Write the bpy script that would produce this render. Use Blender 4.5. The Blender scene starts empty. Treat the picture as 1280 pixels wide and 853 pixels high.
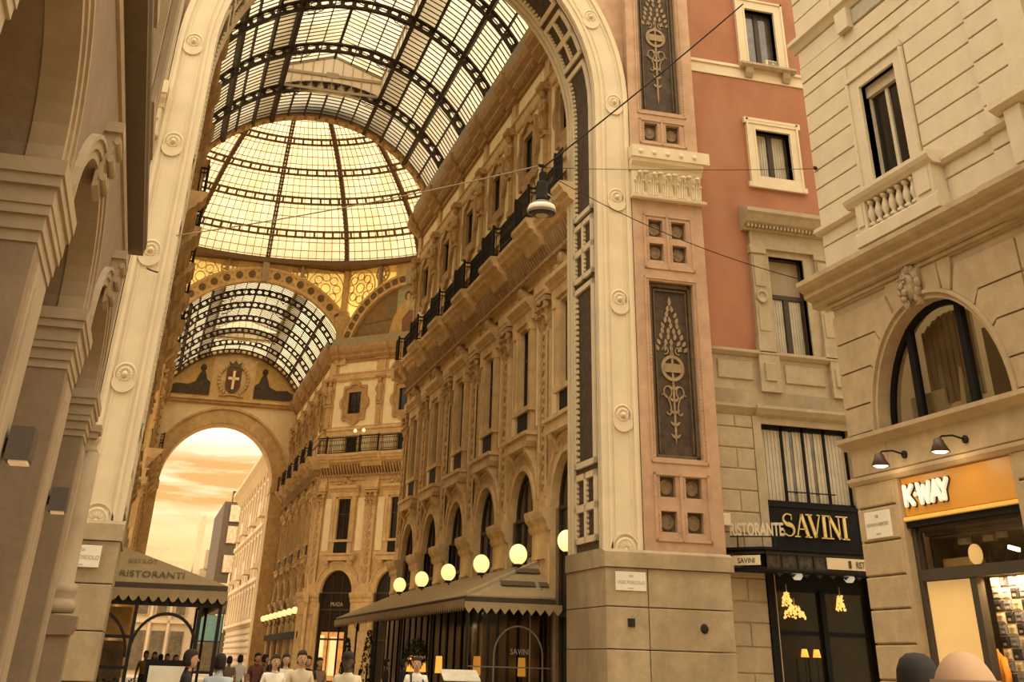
import bpy, bmesh, math, random
from math import sin, cos, pi, radians, sqrt, atan2
from mathutils import Matrix, Vector
random.seed(7)
SC = bpy.context.scene
COL = SC.collection

# ------------------------------------------------------------------ camera
YAW, PITCH, ROLL, FPX = 0.282368, 0.601166, 0.0307736, 1398.9865
_f = Vector((sin(YAW)*cos(PITCH), cos(YAW)*cos(PITCH), sin(PITCH)))
_r = Vector((cos(YAW), -sin(YAW), 0)); _u = _r.cross(_f)
_c, _s = cos(ROLL), sin(ROLL)
R_ = _c*_r + _s*_u; U_ = -_s*_r + _c*_u
cam_data = bpy.data.cameras.new('camera')
cam = bpy.data.objects.new('camera', cam_data); COL.objects.link(cam)
cam_data.sensor_fit = 'HORIZONTAL'; cam_data.sensor_width = 36
cam_data.lens = FPX*36/1280
cam_data.shift_y = -(426.5+125.989)/1280
cam_data.clip_start = .05; cam_data.clip_end = 3000
cam.matrix_world = Matrix(((R_.x, U_.x, -_f.x, 0), (R_.y, U_.y, -_f.y, 0), (R_.z, U_.z, -_f.z, 1.65), (0, 0, 0, 1)))
SC.camera = cam

# ------------------------------------------------------------------ view, sky
SC.view_settings.view_transform = 'Standard'
SC.view_settings.look = 'None'
SC.view_settings.gamma = 1
SC.view_settings.use_curve_mapping = False
SC.view_settings.exposure = 0.36
SC.cycles.use_denoising = True
SC.cycles.transparent_max_bounces = 24
SC.cycles.max_bounces = 10

def make_sky():
    w = bpy.data.worlds.new('evening_sky'); SC.world = w; w.use_nodes = True
    nt = w.node_tree; N = nt.nodes; L = nt.links; N.clear()
    out = N.new('ShaderNodeOutputWorld'); bg = N.new('ShaderNodeBackground')
    tc = N.new('ShaderNodeTexCoord'); sep = N.new('ShaderNodeSeparateXYZ')
    L.new(tc.outputs['Generated'], sep.inputs[0])
    ramp = N.new('ShaderNodeValToRGB')              # overcast evening: brighter towards the zenith
    e = ramp.color_ramp.elements
    e[0].position = 0; e[0].color = (.72, .48, .16, 1)
    e[1].position = 1; e[1].color = (3.5, 3.1, 2.32, 1)
    for p, c in ((.03, (.78, .55, .19)), (.07, (.86, .66, .29)), (.10, (1.0, .86, .50)), (.13, (1.25, 1.10, .74)), (.18, (1.45, 1.27, .90)), (.35, (1.9, 1.65, 1.22)), (.6, (2.75, 2.4, 1.8))):
        k = ramp.color_ramp.elements.new(p); k.color = (*c, 1)
    L.new(sep.outputs['Z'], ramp.inputs[0])
    mp = N.new('ShaderNodeMapping'); mp.inputs['Scale'].default_value = (4, 4, 34)
    L.new(tc.outputs['Generated'], mp.inputs[0])
    nz = N.new('ShaderNodeTexNoise'); nz.inputs['Scale'].default_value = 1.7; nz.inputs['Detail'].default_value = 7
    nz.inputs['Roughness'].default_value = .6
    L.new(mp.outputs[0], nz.inputs['Vector'])
    cr = N.new('ShaderNodeValToRGB'); cr.color_ramp.elements[0].position = .44; cr.color_ramp.elements[1].position = .60
    L.new(nz.outputs['Fac'], cr.inputs[0])
    band = N.new('ShaderNodeValToRGB')              # streaks of cloud low above the horizon, thinning upwards
    b = band.color_ramp.elements
    b[0].position = .03; b[0].color = (.12, .12, .12, 1); b[1].position = .55; b[1].color = (.08, .08, .08, 1)
    for p, v in ((.08, .2), (.098, 1), (.125, 1), (.14, .12)):
        k = b.new(p); k.color = (v, v, v, 1)
    L.new(sep.outputs['Z'], band.inputs[0])
    m = N.new('ShaderNodeMath'); m.operation = 'MULTIPLY'
    L.new(cr.outputs[0], m.inputs[0]); L.new(band.outputs[0], m.inputs[1])
    mix = N.new('ShaderNodeMix'); mix.data_type = 'RGBA'
    L.new(m.outputs[0], mix.inputs['Factor']); L.new(ramp.outputs[0], mix.inputs['A'])
    mix.inputs['B'].default_value = (.76, .42, .14, 1)
    L.new(mix.outputs['Result'], bg.inputs[0]); bg.inputs[1].default_value = 1.0
    L.new(bg.outputs[0], out.inputs[0])
make_sky()
# ------------------------------------------------------------------ materials
MATS = {}
def mat(name, col, rough=.85, var=.12, scale=3., bump=.15, metal=0, emit=None, strength=0, stain=0, stain_col=None, bscale=None, spec=.3):
    if name in MATS: return MATS[name]
    m = bpy.data.materials.new(name); m.use_nodes = True
    nt = m.node_tree; N = nt.nodes; L = nt.links
    bs = N['Principled BSDF']
    bs.inputs['Roughness'].default_value = rough; bs.inputs['Metallic'].default_value = metal
    bs.inputs['Specular IOR Level'].default_value = spec
    if var or bump:
        tc = N.new('ShaderNodeTexCoord')
        nz = N.new('ShaderNodeTexNoise'); nz.inputs['Scale'].default_value = scale; nz.inputs['Detail'].default_value = 7
        nz.inputs['Roughness'].default_value = .65
        L.new(tc.outputs['Object'], nz.inputs['Vector'])
        r = N.new('ShaderNodeValToRGB')
        r.color_ramp.elements[0].position = .3; r.color_ramp.elements[1].position = .72
        r.color_ramp.elements[0].color = (*[max(0, c*(1-var*1.3)) for c in col], 1)
        r.color_ramp.elements[1].color = (*[min(1, c*(1+var)) for c in col], 1)
        L.new(nz.outputs['Fac'], r.inputs[0])
        src = r.outputs[0]
        if stain:
            n2 = N.new('ShaderNodeTexNoise'); n2.inputs['Scale'].default_value = .55; n2.inputs['Detail'].default_value = 5
            mp = N.new('ShaderNodeMapping'); mp.inputs['Scale'].default_value = (1, 1, .45)
            L.new(tc.outputs['Object'], mp.inputs[0]); L.new(mp.outputs[0], n2.inputs['Vector'])
            r2 = N.new('ShaderNodeValToRGB'); r2.color_ramp.elements[0].position = .45; r2.color_ramp.elements[1].position = .68
            L.new(n2.outputs['Fac'], r2.inputs[0])
            mm = N.new('ShaderNodeMath'); mm.operation = 'MULTIPLY'; mm.inputs[1].default_value = stain
            L.new(r2.outputs[0], mm.inputs[0])
            mx = N.new('ShaderNodeMix'); mx.data_type = 'RGBA'
            L.new(mm.outputs[0], mx.inputs['Factor']); L.new(src, mx.inputs['A'])
            mx.inputs['B'].default_value = (*(stain_col or [c*.5 for c in col]), 1)
            src = mx.outputs['Result']
        L.new(src, bs.inputs['Base Color'])
        if bump:
            n3 = N.new('ShaderNodeTexNoise'); n3.inputs['Scale'].default_value = bscale or scale*6; n3.inputs['Detail'].default_value = 4
            L.new(tc.outputs['Object'], n3.inputs['Vector'])
            b = N.new('ShaderNodeBump'); b.inputs['Strength'].default_value = bump; b.inputs['Distance'].default_value = .03
            L.new(n3.outputs['Fac'], b.inputs['Height']); L.new(b.outputs[0], bs.inputs['Normal'])
    else:
        bs.inputs['Base Color'].default_value = (*col, 1)
    if emit:
        bs.inputs['Emission Color'].default_value = (*emit, 1); bs.inputs['Emission Strength'].default_value = strength
    MATS[name] = m
    return m

def skyglass(name, trans, transl, mixf):
    """frosted roof glazing: part clear, part light-scattering"""
    m = bpy.data.materials.new(name); m.use_nodes = True
    nt = m.node_tree; N = nt.nodes; L = nt.links; N.clear()
    o = N.new('ShaderNodeOutputMaterial'); a = N.new('ShaderNodeBsdfTransparent'); b = N.new('ShaderNodeBsdfTranslucent'); x = N.new('ShaderNodeMixShader')
    tc = N.new('ShaderNodeTexCoord'); nz = N.new('ShaderNodeTexNoise'); nz.inputs['Scale'].default_value = .5; nz.inputs['Detail'].default_value = 5
    L.new(tc.outputs['Object'], nz.inputs['Vector'])
    r = N.new('ShaderNodeValToRGB'); r.color_ramp.elements[0].position = .35; r.color_ramp.elements[1].position = .66
    r.color_ramp.elements[0].color = (*[c*.86*k for c, k in zip(transl, (1, .93, .78))], 1); r.color_ramp.elements[1].color = (*transl, 1)
    L.new(nz.outputs['Fac'], r.inputs[0])
    a.inputs[0].default_value = (*trans, 1); L.new(r.outputs[0], b.inputs[0])
    x.inputs[0].default_value = mixf
    L.new(a.outputs[0], x.inputs[1]); L.new(b.outputs[0], x.inputs[2]); L.new(x.outputs[0], o.inputs[0])
    MATS[name] = m
    return m

cream = mat('cream_painted_stone', (.66, .55, .38), var=.07, scale=1.2, bump=.08, stain=.25, stain_col=(.55, .42, .28))
terracotta = mat('apricot_stone', (.45, .285, .18), var=.16, scale=2.2, bump=.12, stain=.35, stain_col=(.54, .38, .26))
redplaster = mat('red_plaster', (.335, .14, .075), var=.10, scale=1.1, bump=.12, stain=.5, stain_col=(.40, .20, .12))
savstone = mat('pale_ochre_stone', (.40, .315, .205), var=.15, scale=2.5, bump=.2, stain=.3, stain_col=(.36, .28, .18))
kwstone = mat('ochre_stone', (.41, .30, .18), var=.14, scale=2.5, bump=.25, stain=.2, stain_col=(.46, .33, .19))
kwlight = mat('light_stucco', (.56, .465, .33), var=.07, scale=2., bump=.2, stain=.2, stain_col=(.55, .45, .32))
plinthst = mat('worn_plinth_stone', (.38, .29, .18), var=.2, scale=2., bump=.2, stain=.8, stain_col=(.23, .165, .095))
galstone = mat('golden_stone', (.66, .465, .24), var=.2, scale=2.2, bump=.3, stain=.45, stain_col=(.42, .27, .125))
galdark = mat('brown_stone', (.44, .285, .14), var=.2, scale=2.5, bump=.3)
galplaster = mat('cream_stucco_panel', (.88, .74, .49), var=.08, scale=1.5, bump=.1)
ornst = mat('carved_stone', (.52, .345, .17), var=.25, scale=6, bump=.5)
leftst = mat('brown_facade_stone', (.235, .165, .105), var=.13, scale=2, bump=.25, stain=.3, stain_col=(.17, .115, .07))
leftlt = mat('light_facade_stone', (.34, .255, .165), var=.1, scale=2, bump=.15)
iron = mat('black_iron', (.02, .015, .011), rough=.85, var=.2, scale=8, bump=0)
ribiron = mat('brown_painted_iron', (.045, .03, .018), rough=.6, var=.2, scale=6, bump=0)
domeiron = mat('bronze_painted_iron', (.17, .10, .052), rough=.6, var=.2, scale=6, bump=0)
grid_m = mat('thin_iron_bar', (.05, .035, .022), rough=.6, var=0, bump=0)
dgrid_m = mat('dome_iron_bar', (.50, .32, .14), rough=.6, var=0, bump=0)
bandgrey = mat('grey_metal_strip', (.34, .28, .21), rough=.6, var=.15, scale=4, bump=0)
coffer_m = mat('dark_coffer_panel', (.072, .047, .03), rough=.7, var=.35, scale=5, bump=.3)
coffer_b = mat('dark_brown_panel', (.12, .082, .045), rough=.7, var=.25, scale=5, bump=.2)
tanrel = mat('tan_relief', (.30, .21, .115), rough=.7, var=.2, scale=8, bump=.2)
darkglass = mat('dark_window_glass', (.022, .017, .012), rough=.15, var=.3, scale=1.5, bump=0, spec=.3)
midglass = mat('reflecting_window_glass', (.11, .09, .065), rough=.08, var=.6, scale=1.2, bump=0, spec=.9)
darkwood = mat('dark_brown_frame', (.055, .035, .022), rough=.5, var=.2, scale=8, bump=0)
palewood = mat('pale_painted_frame', (.50, .42, .31), rough=.6, var=.1, scale=5, bump=0)
blackp = mat('black_paint', (.010, .009, .009), rough=.6, var=.1, scale=5, bump=0, spec=.12)
curtain_m = mat('pale_curtain', (.50, .44, .33), rough=.9, var=.12, scale=3, bump=0)
marble = mat('white_marble_plate', (.70, .64, .53), rough=.5, var=.06, scale=3, bump=0)
greyink = mat('grey_lettering', (.33, .30, .25), rough=.8, var=0, bump=0)
darkink = mat('dark_lettering', (.06, .045, .03), rough=.8, var=0, bump=0)
gold = mat('gilt_letter', (.75, .56, .22), rough=.35, var=.15, scale=10, bump=0, metal=.3)
globe_m = mat('lit_globe_glass', (.9, .8, .5), rough=.4, var=0, bump=0, emit=(1, .74, .28), strength=.86)
bulb_m = mat('lit_lamp_glass', (.9, .8, .6), rough=.4, var=0, bump=0, emit=(1, .88, .62), strength=3.)
orange_lamp = mat('lit_orange_shade', (.8, .4, .1), rough=.5, var=0, bump=0, emit=(1, .45, .06), strength=.8)
awn_m = mat('tan_awning_canvas', (.36, .265, .145), rough=.9, var=.12, scale=2, bump=.1)
awnl_m = mat('olive_awning_canvas', (.29, .21, .11), rough=.9, var=.12, scale=2, bump=.1)
pave_m = mat('worn_paving', (.46, .34, .20), rough=.45, var=.2, scale=1.5, bump=.1)
asphalt = mat('street_paving', (.25, .21, .16), rough=.7, var=.2, scale=2, bump=.2)
vglass = skyglass('frosted_vault_glass', (.50, .455, .37), (.56, .51, .41), .72)
vglass2 = skyglass('far_vault_glass', (.70, .62, .48), (.86, .76, .60), .6)
dglass = skyglass('amber_dome_glass', (.50, .435, .30), (.66, .575, .41), .78)
rglass = skyglass('yellow_rose_glass', (.95, .80, .46), (1, .86, .50), .45)
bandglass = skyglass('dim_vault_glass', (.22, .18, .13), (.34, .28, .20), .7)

# ------------------------------------------------------------------ mesh builder
class MB:
    def __init__(s): s.v = []; s.f = []; s.sm = []
    def face(s, *ids, smooth=False): s.f.append(ids); s.sm.append(smooth)
    def box(s, x0, x1, y0, y1, z0, z1):
        n = len(s.v)
        s.v += [(x0, y0, z0), (x1, y0, z0), (x1, y1, z0), (x0, y1, z0), (x0, y0, z1), (x1, y0, z1), (x1, y1, z1), (x0, y1, z1)]
        for q in ((0, 3, 2, 1), (4, 5, 6, 7), (0, 1, 5, 4), (1, 2, 6, 5), (2, 3, 7, 6), (3, 0, 4, 7)): s.face(*[n+i for i in q])
        return s
    def bbox(s, x0, x1, y0, y1, z0, z1, b=.02, front=-1):
        """box whose front (y0 side for front=-1, y1 side for +1) has chamfered edges"""
        n = len(s.v); yf, yb = (y0, y1) if front < 0 else (y1, y0); ym = yf+(b if front < 0 else -b)
        s.v += [(x0+b, yf, z0+b), (x1-b, yf, z0+b), (x1-b, yf, z1-b), (x0+b, yf, z1-b), (x0, ym, z0), (x1, ym, z0), (x1, ym, z1), (x0, ym, z1),
                (x0, yb, z0), (x1, yb, z0), (x1, yb, z1), (x0, yb, z1)]
        s.face(n, n+1, n+2, n+3); s.face(n+8, n+11, n+10, n+9)
        for a in range(4):
            c = (a+1) % 4
            s.face(n+4+a, n+4+c, n+c, n+a); s.face(n+8+a, n+8+c, n+4+c, n+4+a)
        return s
    def prism(s, pts, ax, a, b, smooth=False):
        """polygon pts extruded along axis ax ('x': pts=(y,z); 'y': pts=(x,z); 'z': pts=(x,y)) from a to b"""
        n = len(s.v); k = len(pts)
        for t in (a, b):
            for p, q in pts: s.v.append((t, p, q) if ax == 'x' else (p, t, q) if ax == 'y' else (p, q, t))
        s.face(*range(n, n+k)); s.face(*range(n+2*k-1, n+k-1, -1))
        for i in range(k):
            j = (i+1) % k; s.face(n+i, n+j, n+k+j, n+k+i, smooth=smooth)
        return s
    def arch(s, cx, cz, r0, r1, y0, y1, a0=0, a1=180, n=20):
        """ring sector in the xz plane, y0..y1 thick"""
        k = len(s.v)
        for i in range(n+1):
            a = radians(a0+(a1-a0)*i/n); c, d = cos(a), sin(a)
            s.v += [(cx+r0*c, y0, cz+r0*d), (cx+r1*c, y0, cz+r1*d), (cx+r1*c, y1, cz+r1*d), (cx+r0*c, y1, cz+r0*d)]
        for i in range(n):
            p = k+4*i
            for q in range(4): s.face(p+q, p+(q+1) % 4, p+4+(q+1) % 4, p+4+q)
        s.face(k, k+3, k+2, k+1); p = k+4*n; s.face(p, p+1, p+2, p+3)
        return s
    def lathe(s, prof, c=(0, 0, 0), seg=12, ax='z', a0=0, a1=360):
        k = len(s.v); full = abs(a1-a0) >= 360; m = seg if full else seg+1
        for r, h in prof:
            for i in range(m):
                a = radians(a0+(a1-a0)*i/seg); x, y = r*cos(a), r*sin(a)
                s.v.append((c[0]+x, c[1]+y, c[2]+h) if ax == 'z' else (c[0]+x, c[1]+h, c[2]+y) if ax == 'y' else (c[0]+h, c[1]+x, c[2]+y))
        for j in range(len(prof)-1):
            for i in range(seg):
                b = (i+1) % m
                s.face(k+j*m+i, k+j*m+b, k+(j+1)*m+b, k+(j+1)*m+i, smooth=True)
        if full and prof[0] != prof[-1]:
            if prof[0][0] > 1e-4: s.face(*range(k+m-1, k-1, -1))
            if prof[-1][0] > 1e-4: s.face(*range(k+(len(prof)-1)*m, k+len(prof)*m))
        return s
    def tube(s, pts, r, seg=6, closed=False):
        k = len(s.v); n = len(pts); P = [Vector(p) for p in pts]
        rr = r if isinstance(r, (list, tuple)) else [r]*n
        for i in range(n):
            a = P[i-1] if (i or closed) else P[i]; b = P[(i+1) % n] if (i < n-1 or closed) else P[i]
            t = (b-a).normalized()
            up = Vector((0, 0, 1)) if abs(t.z) < .9 else Vector((1, 0, 0))
            x = t.cross(up).normalized(); y = x.cross(t)
            for j in range(seg):
                q = 2*pi*j/seg; s.v.append(tuple(P[i]+rr[i]*(cos(q)*x+sin(q)*y)))
        for i in range(n if closed else n-1):
            for j in range(seg):
                a = k+i*seg; b = k+((i+1) % n)*seg; s.face(a+j, a+(j+1) % seg, b+(j+1) % seg, b+j, smooth=True)
        if not closed:
            s.face(*range(k+seg-1, k-1, -1)); s.face(*range(k+(n-1)*seg, k+n*seg))
        return s
    def bar(s, p, q, w, h=None):
        """square bar between two points"""
        h = h or w; P, Q = Vector(p), Vector(q); t = (Q-P).normalized()
        up = Vector((0, 0, 1)) if abs(t.z) < .95 else Vector((0, 1, 0))
        x = t.cross(up).normalized()*w/2; y = x.cross(t).normalized()*h/2; k = len(s.v)
        for O in (P, Q): s.v += [tuple(O-x-y), tuple(O+x-y), tuple(O+x+y), tuple(O-x+y)]
        s.face(k+3, k+2, k+1, k); s.face(k+4, k+5, k+6, k+7)
        for i in range(4): s.face(k+i, k+(i+1) % 4, k+4+(i+1) % 4, k+4+i)
        return s
    def ball(s, c, r, seg=8, rings=6, sx=1, sy=1, sz=1):
        k = len(s.v)
        for j in range(1, rings):
            t = pi*j/rings
            for i in range(seg):
                a = 2*pi*i/seg; s.v.append((c[0]+r*sx*sin(t)*cos(a), c[1]+r*sy*sin(t)*sin(a), c[2]+r*sz*cos(t)))
        top = len(s.v); s.v.append((c[0], c[1], c[2]+r*sz)); s.v.append((c[0], c[1], c[2]-r*sz))
        for j in range(rings-2):
            for i in range(seg):
                b = (i+1) % seg; s.face(k+j*seg+i, k+(j+1)*seg+i, k+(j+1)*seg+b, k+j*seg+b, smooth=True)
        for i in range(seg):
            b = (i+1) % seg; s.face(top, k+i, k+b, smooth=True); q = k+(rings-2)*seg; s.face(top+1, q+b, q+i, smooth=True)
        return s
    def quad(s, *p):
        k = len(s.v); s.v += [tuple(x) for x in p]; s.face(*range(k, k+len(p))); return s
    def fan(s, pts2, y0, y1):
        """flat relief outline in the xz plane"""
        return s.prism(pts2, 'y', y0, y1)
    def wall(s, x0, x1, z0, z1, y0, y1, holes=()):
        """wall panel with holes: ('r',xa,xb,za,zb) or ('a',cx,hw,za,zspring); holes that share an x range stack"""
        cols = {}
        for h in holes:
            a, b = (h[1], h[2]) if h[0] == 'r' else (h[1]-h[2], h[1]+h[2]); cols.setdefault((round(a, 4), round(b, 4)), []).append(h)
        x = x0
        for (a, b) in sorted(cols):
            if a-x > 1e-4: s.box(x, a, y0, y1, z0, z1)
            z = z0
            for h in sorted(cols[(a, b)], key=lambda h: h[3]):
                if h[3]-z > 1e-4: s.box(a, b, y0, y1, z, h[3])
                if h[0] == 'r': z = h[4]
                else:
                    r = h[2]; zs = h[4]; zt = zs+r+.02
                    for sg in (-1, 1):
                        pts = [(h[1]+sg*r*cos(pi/2*i/10), zs+r*sin(pi/2*i/10)) for i in range(11)]+[(h[1], zt), (h[1]+sg*r, zt)]
                        s.prism(pts, 'y', y0, y1)
                    z = zt
            if z1-z > 1e-4: s.box(a, b, y0, y1, z, z1)
            x = b
        if x1-x > 1e-4: s.box(x, x1, y0, y1, z0, z1)
        return s
    def ext(s, prof, x0, x1): return s.prism(prof, 'x', x0, x1)
    def text(s, body, size, org, right, up, depth=.01, align='CENTER', xs=1., bold=0., shear=0.):
        cu = bpy.data.curves.new('t', 'FONT'); cu.body = body; cu.size = size; cu.align_x = align; cu.extrude = depth/2; cu.offset = bold; cu.shear = shear
        cu.resolution_u = 3
        o = bpy.data.objects.new('t', cu); COL.objects.link(o)
        me = bpy.data.meshes.new_from_object(o.evaluated_get(bpy.context.evaluated_depsgraph_get()))
        r, u = Vector(right).normalized(), Vector(up).normalized(); n = r.cross(u); O = Vector(org); k = len(s.v)
        for v in me.vertices: s.v.append(tuple(O+r*v.co.x*xs+u*v.co.y+n*v.co.z))
        for p in me.polygons: s.face(*[k+i for i in p.vertices])
        bpy.data.objects.remove(o); bpy.data.curves.remove(cu); bpy.data.meshes.remove(me)
        return s
    def merge(s, o, loc=(0, 0, 0), rot=0, sc=1):
        k = len(s.v); c, d = cos(rot), sin(rot)
        for x, y, z in o.v: s.v.append((loc[0]+sc*(c*x-d*y), loc[1]+sc*(d*x+c*y), loc[2]+sc*z))
        for f, m in zip(o.f, o.sm): s.face(*[k+i for i in f], smooth=m)
        return s
    def mesh(s, name, m, base=(0, 0, 0)):
        me = bpy.data.meshes.new(name)
        bx, by, bz = base
        me.from_pydata([(x-bx, y-by, z-bz) for x, y, z in s.v], [], s.f)
        if any(s.sm): me.polygons.foreach_set('use_smooth', s.sm)
        bm = bmesh.new(); bm.from_mesh(me)
        if len(bm.faces) < 60000: bmesh.ops.recalc_face_normals(bm, faces=bm.faces)
        bm.to_mesh(me); bm.free()
        for q in (m if isinstance(m, (list, tuple)) else [m]): me.materials.append(q)
        return me

class Frame:
    """right-handed local axes on the ground: origin (x, y) and heading of the local x axis"""
    def __init__(s, ox, oy, ang): s.o = (ox, oy); s.a = ang
    def pt(s, x, y, z=0):
        c, d = cos(s.a), sin(s.a); return (s.o[0]+c*x-d*y, s.o[1]+d*x+c*y, z)
    def sub(s, ox, oy, ang):
        p = s.pt(ox, oy); return Frame(p[0], p[1], s.a+ang)
W = Frame(0, 0, 0)
TH = 0.0226752
G = Frame(0, 0, -TH)                 # the gallery axis runs 1.3 degrees off the street

def put(name, data, parent, loc=(0, 0, 0), label=None, kind=None):
    o = bpy.data.objects.new(name, data); COL.objects.link(o); o.location = loc
    if parent: o.parent = parent
    if label: o['label'] = label
    if kind: o['kind'] = kind
    return o

class Thing:
    def __init__(s, name, label, cat, F=W, base=(0, 0, 0), group=None, kind=None, rot=0):
        s.base = base; s.F = F
        s.o = bpy.data.objects.new(name, None); COL.objects.link(s.o)
        s.o.empty_display_size = .2
        s.o.location = F.pt(*base); s.o.rotation_euler = (0, 0, F.a+rot)
        if label: s.o['label'] = label
        if cat: s.o['category'] = cat
        if group: s.o['group'] = group
        if kind: s.o['kind'] = kind
    def part(s, name, mb, m, parent=None, label=None, kind=None):
        return put(name, mb.mesh(name, m, s.base), parent or s.o, label=label, kind=kind)
def dup(o, off, parent=None):
    c = o.copy(); COL.objects.link(c); c.location = Vector(o.location)+Vector(off)
    if parent: c.parent = parent
    for ch in o.children:
        k = ch.copy(); COL.objects.link(k); k.parent = c
    return c
def clone(t, F, base, rot=0, label=None, group=None):
    """copy of a whole thing with its parts and sub-parts"""
    c = t.o.copy(); COL.objects.link(c); c.location = F.pt(*base); c.rotation_euler = (0, 0, F.a+rot)
    if label: c['label'] = label
    if group: c['group'] = group
    for ch in t.o.children: dup(ch, (0, 0, 0), c)
    return c
def single(name, mb, m, label, cat, F=W, base=(0, 0, 0), group=None, kind=None, rot=0):
    o = put(name, mb.mesh(name, m, base), None, F.pt(*base)); o.rotation_euler = (0, 0, F.a+rot)
    if label: o['label'] = label
    if cat: o['category'] = cat
    if group: o['group'] = group
    if kind: o['kind'] = kind
    return o
def point_light(name, loc, e, col=(1, .75, .4), r=.2):
    d = bpy.data.lights.new(name, 'POINT'); d.energy = e; d.color = col; d.shadow_soft_size = r
    o = bpy.data.objects.new(name, d); COL.objects.link(o); o.location = loc; return o
# ------------------------------------------------------------------ ground
single('ground', MB().box(-60, 80, -14, 330, -.3, 0), pave_m, None, None, kind='structure')

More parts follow.
